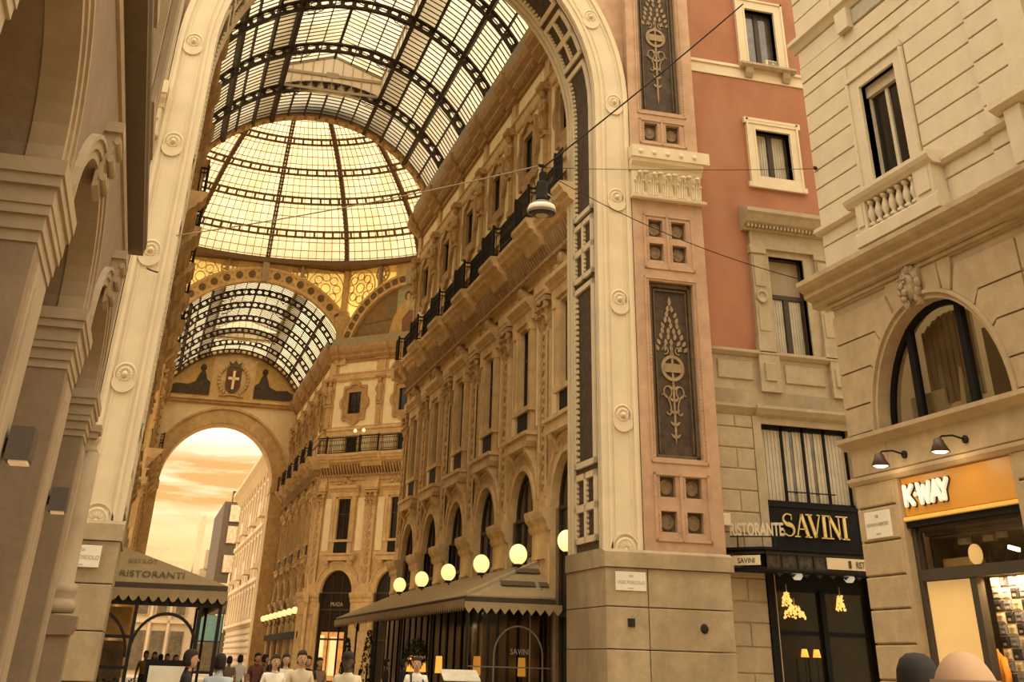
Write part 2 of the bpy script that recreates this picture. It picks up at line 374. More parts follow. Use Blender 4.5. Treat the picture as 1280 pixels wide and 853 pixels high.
# ------------------------------------------------------------------ entrance arch of the gallery
AX = 5.42
def entrance_arch():
    T = Thing('entrance_arch', 'cream and apricot triumphal entrance arch of the glass roofed gallery', 'arch', G, (AX, 33.5, 0))
    P = T.part
    IN, OUT, SP = 6.17, 7.24, 17.0
    # hidden masonry core and the wall over the arch
    P('wall_core', MB().wall(-6.2, 15.04, 4.25, 27, 32.32, 34.85, [('a', AX, IN+.35, 4.25, SP)]), terracotta)
    # archivolt (legs and arch in one)
    m = MB()
    for sg in (-1, 1):
        a, b = sorted((AX+sg*IN, AX+sg*OUT)); m.box(a, b, 32, 32.34, 4.25, SP)
        for r0, r1, d in ((6.30, 6.38, .04), (7.06, 7.16, .05), (6.46, 6.50, .02), (6.94, 6.98, .02)):
            a, b = sorted((AX+sg*r0, AX+sg*r1)); m.box(a, b, 32-d, 32.02, 4.28, SP)
    m.arch(AX, SP, IN, OUT, 32, 32.34, n=48)
    for r0, r1, d in ((6.30, 6.38, .04), (7.06, 7.16, .05), (6.46, 6.50, .02), (6.94, 6.98, .02)): m.arch(AX, SP, r0, r1, 32-d, 32.02, n=48)
    P('archivolt', m, cream)
    # round bosses on the archivolt
    def boss():
        b = MB()
        b.lathe([(.29, 0), (.29, -.03), (.25, -.05), (.235, -.02), (.19, -.02), (.17, -.06), (.12, -.06), (.10, -.03), (.075, -.05), (.065, -.13), (.03, -.17), (0, -.175)], (0, 0, 0), 20, 'y')
        for i in range(14):
            a = 2*pi*i/14; b.ball((.148*cos(a), -.055, .148*sin(a)), .028, 5, 4)
        b.prism([(.30*cos(radians(180+180*i/12)), -.10+.30*sin(radians(180+180*i/12))) for i in range(13)], 'y', -.035, 0)
        b.prism([(.30*cos(radians(180+180*i/12))*.98, -.17+.26*sin(radians(180+180*i/12))) for i in range(13)], 'y', -.06, 0)
        return b
    bm_ = boss().mesh('boss', cream)
    spots = [(AX+sg*6.75, z) for sg in (-1, 1) for z in (7.55, 10.72, 13.82, 17.02)]
    spots += [(AX+6.72*cos(radians(a)), SP+6.72*sin(radians(a))) for a in (27, 54, 81, 99, 126, 153)]
    for x, z in spots: put('boss', bm_, T.o, (x-AX, 32-33.5, z))
    hb = MB()
    hb.lathe([(.29, 0), (.29, -.03), (.25, -.05), (.22, -.02), (.17, -.06), (.06, -.05), (0, -.10)], (0, 0, 0), 16, 'y', 0, 180)
    for i in range(8):
        a = pi*(i+.5)/8; hb.bar((.09*cos(a), -.06, .09*sin(a)), (.2*cos(a), -.06, .2*sin(a)), .03)
    hb.arch(0, 0, .36, .41, -.04, 0, n=14)
    hm_ = hb.mesh('half_boss', cream)
    for sg in (-1, 1): put('half_boss', hm_, T.o, (sg*6.73, -1.5, 4.27))
    # coffered reveal (soffit) following the jamb and the arch
    def pt(t, v, d):
        r = IN-d
        if t < SP: return (r, v, t)
        a = (t-SP)/IN
        return (r*cos(a), v, SP+r*sin(a))
    def pbox(m, t0, t1, v0, v1, d0, d1, sg):
        n = 1 if t1 <= SP else max(1, int((t1-t0)/.55)); k = len(m.v)
        for i in range(n+1):
            t = t0+(t1-t0)*i/n
            for v, d in ((v0, d0), (v1, d0), (v1, d1), (v0, d1)):
                x, y, z = pt(t, v, d); m.v.append((AX+sg*x, y, z))
        for i in range(n):
            p = k+4*i
            for q in range(4): m.face(p+q, p+(q+1) % 4, p+4+(q+1) % 4, p+4+q)
        m.face(k, k+3, k+2, k+1); p = k+4*n; m.face(p, p+1, p+2, p+3)
    TOP = SP+IN*pi/2
    segs = [('g', 4.50, 6.22), ('p', 6.38, 11.42), ('g', 11.60, 13.42), ('p', 13.58, 18.75), ('g', 18.95, 20.75), ('p', 20.95, 25.6)]
    for sg in (-1, 1):
        base = MB(); pbox(base, 4.25, SP, 32.02, 34.85, -.3, 0, sg); pbox(base, SP, TOP, 32.02, 34.85, -.3, 0, sg)
        P('reveal', base, coffer_b)
        fr = MB(); bead = MB()
        for a, b in ((4.25, SP), (SP, TOP)):
            for v0, v1, d in ((34.70, 34.86, .10), (34.36, 34.52, .10), (34.55, 34.66, .05), (32.0, 32.16, .06), (32.24, 32.34, .05)): pbox(fr, a, b, v0, v1, 0, d, sg)
        for kd, a, b in segs:
            for v0, v1 in ((34.12, 34.28), (32.50, 32.64)): pbox(fr, a, b, v0, v1, 0, .09, sg)
            for t0, t1 in ((a, a+.15), (b-.15, b)): pbox(fr, t0, t1, 32.5, 34.28, 0, .09, sg)
            if kd == 'g':
                c = (a+b)/2; pbox(fr, c-.09, c+.09, 32.5, 34.28, 0, .09, sg); pbox(fr, a, b, 33.30, 33.46, 0, .09, sg)
                for t0, t1 in ((a+.15, c-.09), (c+.09, b-.15)):
                    for v0, v1 in ((33.5, 34.1), (32.66, 33.28)):
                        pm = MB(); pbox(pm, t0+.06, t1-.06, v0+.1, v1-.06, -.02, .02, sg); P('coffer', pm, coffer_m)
                        j = t0+.08
                        while j < t1-.1: pbox(bead, j, j+.07, v1-.04, v1, 0, .085, sg); j += .13
            else:
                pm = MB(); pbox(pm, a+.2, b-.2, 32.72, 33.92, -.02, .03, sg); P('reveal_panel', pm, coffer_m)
                j = a+.2
                while j < b-.25: pbox(bead, j, j+.09, 33.97, 34.10, 0, .085, sg); j += .16
        P('reveal_frame', fr, cream)
        P('reveal_beading', bead, cream, kind='stuff')
    # apricot pilasters with coffers, one each side
    for sg in (1, -1):
        X = lambda x: AX+sg*(x-AX)
        def hole(a, b, c, d): a, b = sorted((X(a), X(b))); return ('r', a, b, c, d)
        A, B = sorted((X(12.68), X(15.03)))
        sq = lambda zz: [hole(xa, xb, za, zb) for xa, xb in ((13.20, 13.66), (13.96, 14.43)) for za, zb in zz]
        z1 = [(4.74, 5.24), (5.58, 6.09)]; z2 = [(12.0, 12.52), (12.72, 13.26)]; z3 = [(15.86, 16.48)]
        m = MB()
        m.wall(A, B, 4.25, 6.3, 31.97, 32.34, sq(z1)); m.wall(A, B, 6.3, 11.62, 31.97, 32.34, [hole(13.13, 14.55, 6.55, 11.38)])
        m.wall(A, B, 11.62, 13.86, 31.97, 32.34, sq(z2)); m.wall(A, B, 15.5, 16.66, 31.97, 32.34, sq(z3))
        m.wall(A, B, 16.66, 27, 31.97, 32.34, [hole(13.13, 14.55, 16.92, 22.6)])
        for za, zb in ((4.52, 6.17), (11.74, 13.42), (15.74, 16.6)):       # raised fillets round the coffer groups
            for xa, xb, zc, zd in ((13.02, 14.66, za, za+.06), (13.02, 14.66, zb-.06, zb), (13.02, 13.08, za, zb), (14.60, 14.66, za, zb), (13.78, 13.84, za, zb)):
                a, b = sorted((X(xa), X(xb))); m.box(a, b, 31.93, 31.98, zc, zd)
        for za, zb in ((6.42, 11.5), (16.78, 22.8)):
            for xa, xb, zc, zd in ((12.98, 14.70, za, za+.06), (12.98, 14.70, zb-.06, zb), (12.98, 13.03, za, zb), (14.65, 14.70, za, zb)):
                a, b = sorted((X(xa), X(xb))); m.box(a, b, 31.94, 31.98, zc, zd)
        P('pilaster', m, terracotta if sg > 0 else mat('grey_olive_plaster', (.34, .27, .17), var=.1, scale=2))
        be = MB()
        def beads(xa, xb, za, zb, st=.10):
            z = za
            while z < zb-.03:
                for x in (xa-.065, xb+.02):
                    a, b = sorted((X(x), X(x+.045))); be.box(a, b, 31.955, 31.99, z, z+.055)
                z += st
        for za, zb in z1+z2+z3:
            for xa, xb in ((13.20, 13.66), (13.96, 14.43)):
                beads(xa, xb, za, zb)
                c = MB().box(*sorted((X(xa), X(xb))), 32.16, 32.26, za, zb)
                q = P('coffer', c, coffer_b)
                cx = X((xa+xb)/2); cz = (za+zb)/2; mm = MB()
                mm.lathe([(.20, 0), (.20, -.03), (.16, -.045), (.14, -.02), (.08, -.05), (0, -.06)], (cx, 32.16, cz), 12, 'y')
                P('medallion', mm, mat('worn_medallion', (.24, .17, .095), var=.3, scale=9), q)
        beads(13.13, 14.55, 6.55, 11.38); beads(13.13, 14.55, 16.92, 22.6)
        P('egg_and_dart', be, terracotta, kind='stuff')
        for z0, z1_ in ((6.55, 11.38), (16.92, 22.6)):
            a, b = sorted((X(13.13), X(14.55)))
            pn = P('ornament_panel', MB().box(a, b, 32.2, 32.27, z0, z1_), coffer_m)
            f = MB()
            for xa, xb, zc, zd in ((13.15, 13.25, z0+.03, z1_-.03), (14.43, 14.53, z0+.03, z1_-.03), (13.15, 14.53, z1_-.13, z1_-.03), (13.15, 14.53, z0+.03, z0+.1), (13.31, 13.345, z0+.16, z1_-.2), (14.335, 14.37, z0+.16, z1_-.2), (13.31, 14.37, z1_-.24, z1_-.2)):
                a, b = sorted((X(xa), X(xb))); f.box(a, b, 32.13, 32.2, zc, zd)
            P('panel_frame', f, coffer_b, pn)
            o = MB(); cx = X(13.84); y0, y1 = 32.165, 32.2; zb = z0+.55; h = (z1_-z0)
            o.box(cx-.03, cx+.03, y0, y1, zb, z0+h*.62)                                     # staff
            zr = z0+h*.50
            o.arch(cx, zr, .27, .36, y0-.01, y1, 0, 360, 28)                                # ring with a plaque
            o.prism([(cx-.25, zr-.12), (cx+.25, zr-.12), (cx+.29, zr), (cx+.25, zr+.12), (cx-.25, zr+.12), (cx-.29, zr)], 'y', y0-.02, y1)
            o.prism([(cx-.06, zr+.36), (cx+.06, zr+.36), (cx+.03, zr+.5), (cx-.03, zr+.5)], 'y', y0, y1)
            def leaf(x, z, ang, l, w):
                ca, sa = cos(ang), sin(ang); pts = []
                for t, ww in ((0, .15), (.25, .8), (.5, 1), (.75, .7), (1, 0), (.75, -.7), (.5, -1), (.25, -.8)):
                    px, pz = t*l, ww*w/2; pts.append((x+px*ca-pz*sa, z+px*sa+pz*ca))
                o.prism(pts, 'y', y0, y1)
            zt = zr+.46                                                                     # leafy pyramid
            for r in range(8):
                n = 5-r//2; wd = .40*(1-r/8.5); zz = zt+r*h*.033
                for i in range(n):
                    x = cx+(-wd+2*wd*i/(n-1) if n > 1 else 0)
                    leaf(x, zz, pi/2-(x-cx)*1.6+random.uniform(-.35, .35), .20, .105)
            leaf(cx, zt+8*h*.033, pi/2, .3, .1)
            for s2 in (-1, 1):                                                              # scrolls and ribbons
                pts = [(cx+s2*(.05+.16*cos(k)*(1-k/9)+.16), zr-.75-.10*k+.13*sin(k*1.3)) for k in [i*.45 for i in range(13)]]
                for i in range(12): o.bar((pts[i][0], y0+.015, pts[i][1]), (pts[i+1][0], y0+.015, pts[i+1][1]), .035)
                pts = [(cx+s2*(.19+.12*cos(k)), zr-.66+.16*sin(k)) for k in [i*pi/6 for i in range(13)]]
                for i in range(12): o.bar((pts[i][0], y0+.015, pts[i][1]), (pts[i+1][0], y0+.015, pts[i+1][1]), .035)
                pts = [(cx+s2*(.21+.10*cos(k)), zt+.02+.10*sin(k)) for k in [i*pi/5 for i in range(9)]]
                for i in range(8): o.bar((pts[i][0], y0+.015, pts[i][1]), (pts[i+1][0], y0+.015, pts[i+1][1]), .03)
                for q in range(5): leaf(cx, zr-.6-q*.32, pi/2+s2*.9, .2, .07)
            o.prism([(cx-.025, zb), (cx+.025, zb), (cx, zb-.2)], 'y', y0, y1)
            P('candelabrum_relief', o, tanrel, pn)
        # capital
        a, b = sorted((X(12.66), X(15.0))); m = MB().box(a, b, 31.86, 32.34, 13.96, 14.78)
        P('capital', m, cream)
        a, b = sorted((X(12.62), X(15.05)))
        m = MB()
        a2, b2 = sorted((X(12.60), X(15.25)))
        m.box(a2, b2, 31.58, 32.34, 15.12, 15.50); m.prism([(31.62, 15.12), (31.66, 15.0), (31.8, 14.88), (31.84, 14.76), (32.3, 14.76), (32.3, 15.12)], 'x', a, b)
        a3, b3 = sorted((X(12.62), X(15.12))); m.prism([(31.74, 13.86), (31.72, 13.92), (31.84, 13.98), (32.3, 13.98), (32.3, 13.86)], 'x', a3, b3)
        P('abacus', m, cream)
        rs = MB().lathe([(.075, 0), (.07, -.03), (.03, -.03), (0, -.06)], (0, 0, 0), 8, 'y').mesh('rosette', cream)
        for i in range(5): put('rosette', rs, T.o, (X(12.88+i*.46)-AX, 31.58-33.5, 15.3))
        lf = MB()                                        # acanthus leaf: mid rib, side lobes, curling tip
        def lobe(x0, x1, h, o):
            lf.prism([(0, 0), (-.05, .0), (-.06, h*.45), (-.10-o, h*.78), (-.18-o, h*.92), (-.16-o, h), (-.06, h*.93), (0, h*.9)], 'x', x0, x1)
        lobe(-.035, .035, .70, .05)
        for s3 in (-1, 1): lobe(*sorted((s3*.05, s3*.105)), .58, .0); lobe(*sorted((s3*.12, s3*.165)), .44, -.03)
        lf.ball((0, -.22, .63), .085, 7, 5, 1.2, .8, .6)
        lfm = lf.mesh('acanthus_leaf', cream)
        for i in range(5): put('acanthus_leaf', lfm, T.o, (X(12.86+i*.49)-AX, 31.87-33.5, 13.99))
        st = MB().ball((0, -.12, .66), .10, 7, 5, 1.2, .8, .55).tube([(0, -.02, .1), (0, -.04, .5), (0, -.1, .64)], .035, 5)
        stm = st.mesh('capital_stalk', cream)
        for i in range(4): put('capital_stalk', stm, T.o, (X(13.10+i*.49)-AX, 31.87-33.5, 14.03))
        # plinth of stone blocks
        for (xa, xb) in ((11.48, 12.63), (12.65, 15.0)):
            for za, zb in ((0, 1.12), (1.14, 2.07), (2.09, 2.98), (3.0, 3.85)):
                a, b = sorted((X(xa), X(xb))); j = random.uniform(-.006, .006)
                P('stone_block', MB().bbox(a, b, 31.72+j, 33.2, za, zb, .015), plinthst)
        for za, zb in ((0, 1.12), (1.14, 2.07), (2.09, 2.98), (3.0, 3.85)):
            a, b = sorted((X(11.48), X(15.0))); P('stone_block', MB().box(a, b, 33.22, 34.95, za, zb), plinthst)
        m = MB()
        a, b = sorted((X(11.44), X(15.08))); m.box(a, b, 31.66, 34.95, 3.86, 4.2); m.prism([(31.66, 4.2), (31.9, 4.28), (34.9, 4.28), (34.95, 4.2)], 'x', a, b)
        P('plinth_course', m, plinthst)
    # iron plates let into the plinth
    P('wall_plate', MB().box(12.05, 12.24, 31.69, 31.75, 2.56, 2.74), iron, label='small square iron plate in the plinth')
    P('wall_plate', MB().lathe([(.11, 0), (.11, -.03), (.06, -.045), (0, -.045)], (14.15, 31.74, 2.58), 14, 'y'), iron, label='round iron plate in the plinth')
    # bracket hooks for the span wires
    return T
entrance_arch()

def street_plate(name, label, F, cx, y, cz, w, h, lines):
    T = Thing(name, label, 'sign', F, (cx, y, cz))
    T.part('marble_plate', MB().bbox(cx-w/2, cx+w/2, y-.03, y, cz-h/2, cz+h/2, .008), marble)
    m = MB()
    for s, size, dz in lines: m.text(s, size, (cx, y-.034, cz+dz-size*.35), (1, 0, 0), (0, 0, 1), .004)
    T.part('lettering', m, greyink)
street_plate('street_sign', 'white marble street plate on the plinth of the right arch pier', G, 12.16, 31.72, 3.55, .84, .42, [('VIA', .085, .12), ('UGO FOSCOLO', .105, -.02), ('MUNICIPIO I', .03, -.155)])
street_plate('street_sign', 'white marble street plate on the plinth of the left arch pier', G, -1.45, 31.66, 3.52, .86, .44, [('VIA', .09, .13), ('UGO FOSCOLO', .115, -.02), ('MUNICIPIO I', .032, -.17)])
# ------------------------------------------------------------------ gallery facades (one bay modelled, copied along)
B = 4.9
def leaf_cap(z0, z1, hw, n0, m):
    """carved capital: bell, two rows of leaves, volutes and abacus"""
    h = z1-z0
    m.box(-hw, hw, 0, n0, z0, z0+.1*h); m.box(-hw*.95, hw*.95, 0, n0*.9, z0, z1)
    for r, (zz, hh, nn) in enumerate(((z0+.10*h, .34*h, 3), (z0+.36*h, .34*h, 4))):
        for i in range(nn):
            x = -hw+2*hw*(i+.5)/nn; w = hw/nn*.82
            m.prism([(n0, zz), (n0+.05, zz), (n0+.10, zz+hh*.7), (n0+.20, zz+hh*.85), (n0+.17, zz+hh), (n0, zz+hh)], 'x', x-w, x+w)
    for sg in (-1, 1): m.lathe([(.13*h, 0), (.13*h, .16)], (sg*hw*.92, n0-.02, z0+.74*h), 8, 'y')
    m.box(-hw*1.25, hw*1.25, 0, n0+.16, z0+.86*h, z1)
    m.ball((0, n0+.18, z0+.86*h), .11, 6, 4)

def herm(m):
    """term figure on a tapering pedestal, s = 0"""
    m.prism([(-.13, 17.0), (.13, 17.0), (.21, 18.62), (-.21, 18.62)], 'y', .05, .20)
    m.box(-.2, .2, .05, .26, 16.96, 17.2); m.box(-.26, .26, .05, .30, 18.58, 18.74)
    m.lathe([(.0, 18.7), (.19, 18.72), (.23, 18.95), (.17, 19.3), (.21, 19.6), (.27, 19.85), (.22, 20.02), (.08, 20.1), (.075, 20.18)], (0, .22, 0), 10)
    m.ball((0, .28, 20.32), .145, 8, 6, .9, 1, 1.2)
    for sg in (-1, 1):
        m.tube([(sg*.25, .24, 19.88), (sg*.33, .32, 19.58), (sg*.14, .44, 19.42)], [.085, .075, .055], 6)
        m.tube([(sg*.16, .30, 19.2), (sg*.2, .28, 18.9), (sg*.15, .28, 18.74)], [.075, .09, .06], 6)
    m.prism([(0, 20.46), (.34, 20.46), (.48, 20.58), (.48, 20.7), (0, 20.7)], 'x', -.36, .36)

def quad_r(a, hw, hh):
    """quatrefoil outline radius: rectangle with a lobe on each side and notched corners"""
    best = 0
    x, z = cos(a), sin(a)
    for (cx, cz, rx, rz) in ((0, 0, hw*.80, hh*.80),):
        best = min(rx/max(abs(x), 1e-6), rz/max(abs(z), 1e-6))
    for (cx, cz, r) in ((hw*.62, 0, hw*.40), (-hw*.62, 0, hw*.40), (0, hh*.64, hh*.38), (0, -hh*.64, hh*.38)):
        b = x*cx+z*cz; d = b*b-(cx*cx+cz*cz-r*r)
        if d > 0: best = max(best, b+sqrt(d))
    return best

def make_bay():
    L = []                                                  # (name, mesh, kind, [children])
    def add(name, mb, m, kind=None, kids=()): L.append((name, mb.mesh(name, m), kind, [(n, k.mesh(n, mm), kk) for n, k, mm, kk in kids]))
    c = B/2
    w = MB()
    w.wall(0, B, 0, 8, -.6, 0, [('a', c, 1.45, 0, 5.8)])
    w.wall(0, B, 8, 12.3, -.6, 0, [('r', c-.6, c+.6, 9.2, 11.95)])
    w.wall(0, B, 12.3, 16.9, -.6, 0, [('r', c-.58, c+.58, 15.2, 16.3)])
    w.wall(0, B, 16.9, 23.2, -.6, 0, [('r', c-.66, c+.66, 17.95, 19.6)])
    add('wall', w, galstone)
    a = MB().arch(c, 5.8, 1.45, 1.62, -.3, .16, n=18).arch(c, 5.8, 1.62, 1.92, -.1, .10, n=18).arch(c, 5.8, 1.92, 2.05, -.1, .17, n=18)
    for sg in (-1, 1):
        q = sorted((c+sg*1.45, c+sg*1.62)); a.box(*q, -.3, .16, 0, 5.8)
    add('arch_moulding', a, galstone)
    # shop window in the arch
    f = MB()
    for x in (-1.45, -.48, .42, 1.38): f.box(c+x, c+x+.07, -.22, -.10, 0, 5.8 if abs(x) > 1 else 6.9)
    for z in (2.9, 4.7, 5.75): f.box(c-1.45, c+1.45, -.23, -.09, z, z+.12)
    f.arch(c, 5.8, 1.34, 1.44, -.22, -.1, n=14); f.box(c-1.4, c+1.4, -.3, -.1, 0, .5)
    def fan(z0): return [(c+1.4*cos(pi*i/14), 5.8+1.4*sin(pi*i/14)) for i in range(15)]
    kids = [('pane', MB().prism(fan(0), 'y', -.18, -.16), darkglass, None)]
    for xa, xb in ((-1.38, -.48), (-.41, .42), (.49, 1.38)):
        kids += [('pane', MB().box(c+xa, c+xb, -.18, -.16, .5, 2.9), darkglass, None), ('pane', MB().box(c+xa, c+xb, -.18, -.16, 3.0, 4.7), darkglass, None), ('pane', MB().box(c+xa, c+xb, -.18, -.16, 4.8, 5.76), darkglass, None)]
    add('arch_window', f, darkwood, kids=kids)
    # console sill and dark balustrade panel
    s = MB().prism([(c-1.42, 8.02), (c-1.30, 7.86), (c+1.30, 7.86), (c+1.42, 8.02), (c+1.42, 8.26), (c-1.42, 8.26)], 'y', 0, .40)
    s.box(c-1.5, c+1.5, 0, .48, 8.2, 8.32)
    for sg in (-1, 1): s.prism([(0, 7.3), (.12, 7.32), (.2, 7.5), (.36, 7.7), (.38, 7.88), (0, 7.88)], 'x', c+sg*1.02-.15, c+sg*1.02+.15)
    add('sill', s, galstone)
    g = MB().box(c-.60, c+.60, .02, .17, 8.36, 9.04)
    fr = MB().box(c-.95, c-.61, 0, .15, 8.32, 9.06).box(c+.61, c+.95, 0, .15, 8.32, 9.06).box(c-1.05, c+1.05, 0, .25, 9.06, 9.22)
    add('window_balustrade', fr, galstone, kids=[('grille', g, iron, None)])
    # window with surround, entablature and carved crest
    su = MB()
    for sg in (-1, 1):
        su.box(*sorted((c+sg*.60, c+sg*.80)), 0, .14, 9.22, 12.0); su.box(*sorted((c+sg*.80, c+sg*1.05)), 0, .22, 9.22, 12.1)
        su.box(*sorted((c+sg*.78, c+sg*1.10)), 0, .28, 11.75, 12.1)
    su.box(c-.62, c+.62, 0, .14, 11.95, 12.1); su.ext([(0, 12.08), (.24, 12.08), (.24, 12.4), (.32, 12.45), (.32, 12.52), (.5, 12.66), (.5, 12.82), (0, 12.9)], c-1.28, c+1.28)
    add('window_surround', su, galstone)
    cr = MB()
    cr.prism([(c-1.0, 12.86), (c+1.0, 12.86), (c+.75, 13.0), (c+.35, 13.22), (c, 13.5), (c-.35, 13.22), (c-.75, 13.0)], 'y', .05, .28)
    cr.ball((c, .3, 13.2), .24, 7, 5, 1, .6, 1); cr.ball((c-.5, .3, 13.0), .16, 6, 4, 1.3, .6, .8); cr.ball((c+.5, .3, 13.0), .16, 6, 4, 1.3, .6, .8)
    add('carved_crest', cr, ornst)
    wf = MB()
    for x in (-.6, -.03, .54): wf.box(c+x, c+x+.06, -.16, -.06, 9.2, 11.95)
    for z in (9.2, 10.9, 11.88): wf.box(c-.6, c+.6, -.17, -.07, z, z+.07)
    kids = [('pane', MB().box(c+xa, c+xb, -.13, -.11, za, zb), darkglass, None) for xa, xb in ((-.54, -.03), (.03, .54)) for za, zb in ((9.27, 10.9), (10.97, 11.88))]
    add('window', wf, darkwood, kids=kids)
    for sg in (-1, 1):
        a0, a1 = sorted((c+sg*1.22, c+sg*1.85)); add('plaster_panel', MB().box(a0, a1, 0, .03, 8.5, 12.0), galplaster)
    # frieze, modillions, balcony
    fz = MB().ext([(0, 12.5), (.30, 12.5), (.30, 12.62), (.34, 12.66), (.34, 12.98), (.18, 12.98), (.18, 13.45), (.32, 13.5), (.32, 13.6), (0, 13.6)], 0, .62)
    fz.ext([(0, 13.2), (.12, 13.2), (.12, 13.45), (.26, 13.5), (.26, 13.6), (0, 13.6)], .6, B-.6)
    fz.ext([(0, 12.5), (.30, 12.5), (.30, 12.62), (.34, 12.66), (.34, 12.98), (.18, 12.98), (.18, 13.45), (.32, 13.5), (.32, 13.6), (0, 13.6)], B-.62, B)
    add('frieze', fz, galstone)
    md = MB(); k = 0
    x = .15
    while x < B-.1:
        md.prism([(0, 13.58), (.14, 13.6), (.34, 13.9), (.52, 14.28), (0, 14.4)], 'x', x, x+.14); x += .2722
    for q in range(22): md.box(.06+q*.2227, .06+q*.2227+.12, .3, .44, 13.46, 13.58)
    add('modillions', md, galdark, kind='stuff')
    pr = [(0, 14.08), (.26, 14.10), (.40, 14.36), (.56, 14.46), (.62, 14.60), (.76, 14.64), (.80, 14.74), (.90, 14.86), (.90, 15.0), (0, 15.0)]
    out = lambda d: [(n+(d if n > 0 else 0), z) for n, z in pr]
    bl = MB().ext(pr, .9, B-.9).ext(out(.26), 0, .95).ext(out(.26), B-.95, B)
    add('balcony', bl, galstone)
    rl = MB(); post = []
    def rail(x0, x1, y, x_dir=True):
        if x_dir:
            for z, h in ((15.06, .05), (15.22, .03), (15.95, .04), (16.1, .07)): rl.box(x0, x1, y-.02, y+.02, z, z+h)
            x = x0+.06
            while x < x1-.03:
                rl.box(x-.012, x+.012, y-.012, y+.012, 15.06, 16.1)
                rl.arch(x+.06, 15.62, .045, .065, y-.01, y+.01, 0, 360, 6); x += .12
        else:
            for z, h in ((15.06, .05), (15.95, .04), (16.1, .07)): rl.box(y-.02, y+.02, x0, x1, z, z+h)
            rl.box(y-.012, y+.012, (x0+x1)/2-.012, (x0+x1)/2+.012, 15.06, 16.1)
    rail(.86, B-.86, .78); rail(0, .84, 1.03); rail(B-.84, B, 1.03); rail(.78, 1.03, .85, False); rail(.78, 1.03, B-.85, False)
    add('railing', rl, iron, kind='stuff')
    for x in (.85, B-.85): add('railing_post', MB().box(x-.06, x+.06, .98, 1.08, 15, 16.18).ball((x, 1.03, 16.22), .06, 6, 4), iron)
    # small window, band
    sw = MB()
    for x in (-.58, -.03, .52): sw.box(c+x, c+x+.06, -.25, -.15, 15.2, 16.3)
    sw.box(c-.58, c+.58, -.25, -.15, 16.22, 16.3)
    add('small_window', sw, darkwood, kids=[('pane', MB().box(c+xa, c+xb, -.22, -.2, 15.2, 16.22), darkglass, None) for xa, xb in ((-.52, -.03), (.03, .52))])
    bd = MB().ext([(0, 16.38), (.12, 16.38), (.12, 16.72), (.2, 16.8), (.2, 16.95), (0, 17.0)], 0, B)
    for sg in (-1, 1):
        bd.box(*sorted((c+sg*.58, c+sg*.75)), 0, .08, 15.05, 16.4)
    add('string_course', bd, galstone)
    for sg in (-1, 1):
        a0, a1 = sorted((c+sg*.85, c+sg*1.8)); add('plaster_panel', MB().box(a0, a1, 0, .03, 15.2, 16.3), galplaster)
    up = MB().wall(.38, B-.38, 17.08, 20.55, 0, .03, [('r', c-.66, c+.66, 17.95, 19.6)])
    add('plaster_panel', up, galplaster)
    # quatrefoil window frame
    q = MB(); n = 64
    for hw, hh, y, k2 in ((1.40, 1.62, .12, .66), ):
        kk = len(q.v)
        for i in range(n):
            a_ = 2*pi*i/n; r = quad_r(a_, hw, hh); ri = min(.62/max(abs(cos(a_)), 1e-6), .80/max(abs(sin(a_)), 1e-6)); rm = ri+(r-ri)*.62
            for rr, yy in ((ri, 0), (ri, .14), (rm, .08), (rm+.03, .20), (r, .20), (r, 0)): q.v.append((c+rr*cos(a_), yy, 18.78+rr*sin(a_)))
        for i in range(n):
            j = (i+1) % n
            for t in range(6): q.face(kk+6*i+t, kk+6*i+(t+1) % 6, kk+6*j+(t+1) % 6, kk+6*j+t)
    add('quatrefoil_frame', q, galdark)
    uw = MB()
    for x in (-.66, -.03, .60): uw.box(c+x, c+x+.06, -.12, -.02, 17.95, 19.6)
    for z in (17.95, 19.54): uw.box(c-.66, c+.66, -.12, -.02, z, z+.06)
    uw.box(c-.6, c+.6, -.05, -.02, 18.3, 18.33)
    add('upper_window', uw, darkwood, kids=[('pane', MB().box(c+xa, c+xb, -.09, -.07, 18.0, 19.55), darkglass, None) for xa, xb in ((-.6, -.03), (.03, .6))])
    b2 = MB().ext([(0, 20.6), (.1, 20.6), (.1, 20.95), (.16, 21.0), (.16, 21.06), (0, 21.06)], 0, B)
    add('string_course', b2, galstone)
    dn = MB(); x = .6
    while x < B-.55: dn.box(x, x+.07, .0, .13, 20.42, 20.58); x += .14
    add('dentils', dn, galstone, kind='stuff')
    add('plaster_panel', MB().box(.6, B-.6, 0, .03, 21.12, 21.82), galplaster)
    pc = [(0, 21.95), (.12, 21.95), (.12, 22.1), (.42, 22.3), (.42, 22.45), (.62, 22.62), (.72, 22.85), (.72, 23.1), (0, 23.3)]
    o2 = lambda d: [(n+(d if n > 0 else 0), z) for n, z in pc]
    tc = MB().ext(pc, .65, B-.65).ext(o2(.16), 0, .7).ext(o2(.16), B-.7, B)
    x = .75
    while x < B-.75: tc.prism([(.1, 22.1), (.3, 22.12), (.40, 22.3), (.1, 22.3)], 'x', x, x+.1); x += .2
    add('cornice', tc, galdark)
    gt = MB().box(0, B, -.35, .60, 23.25, 23.5).box(0, B, .52, .64, 23.1, 23.72)
    add('gutter', gt, bandgrey)
    return L

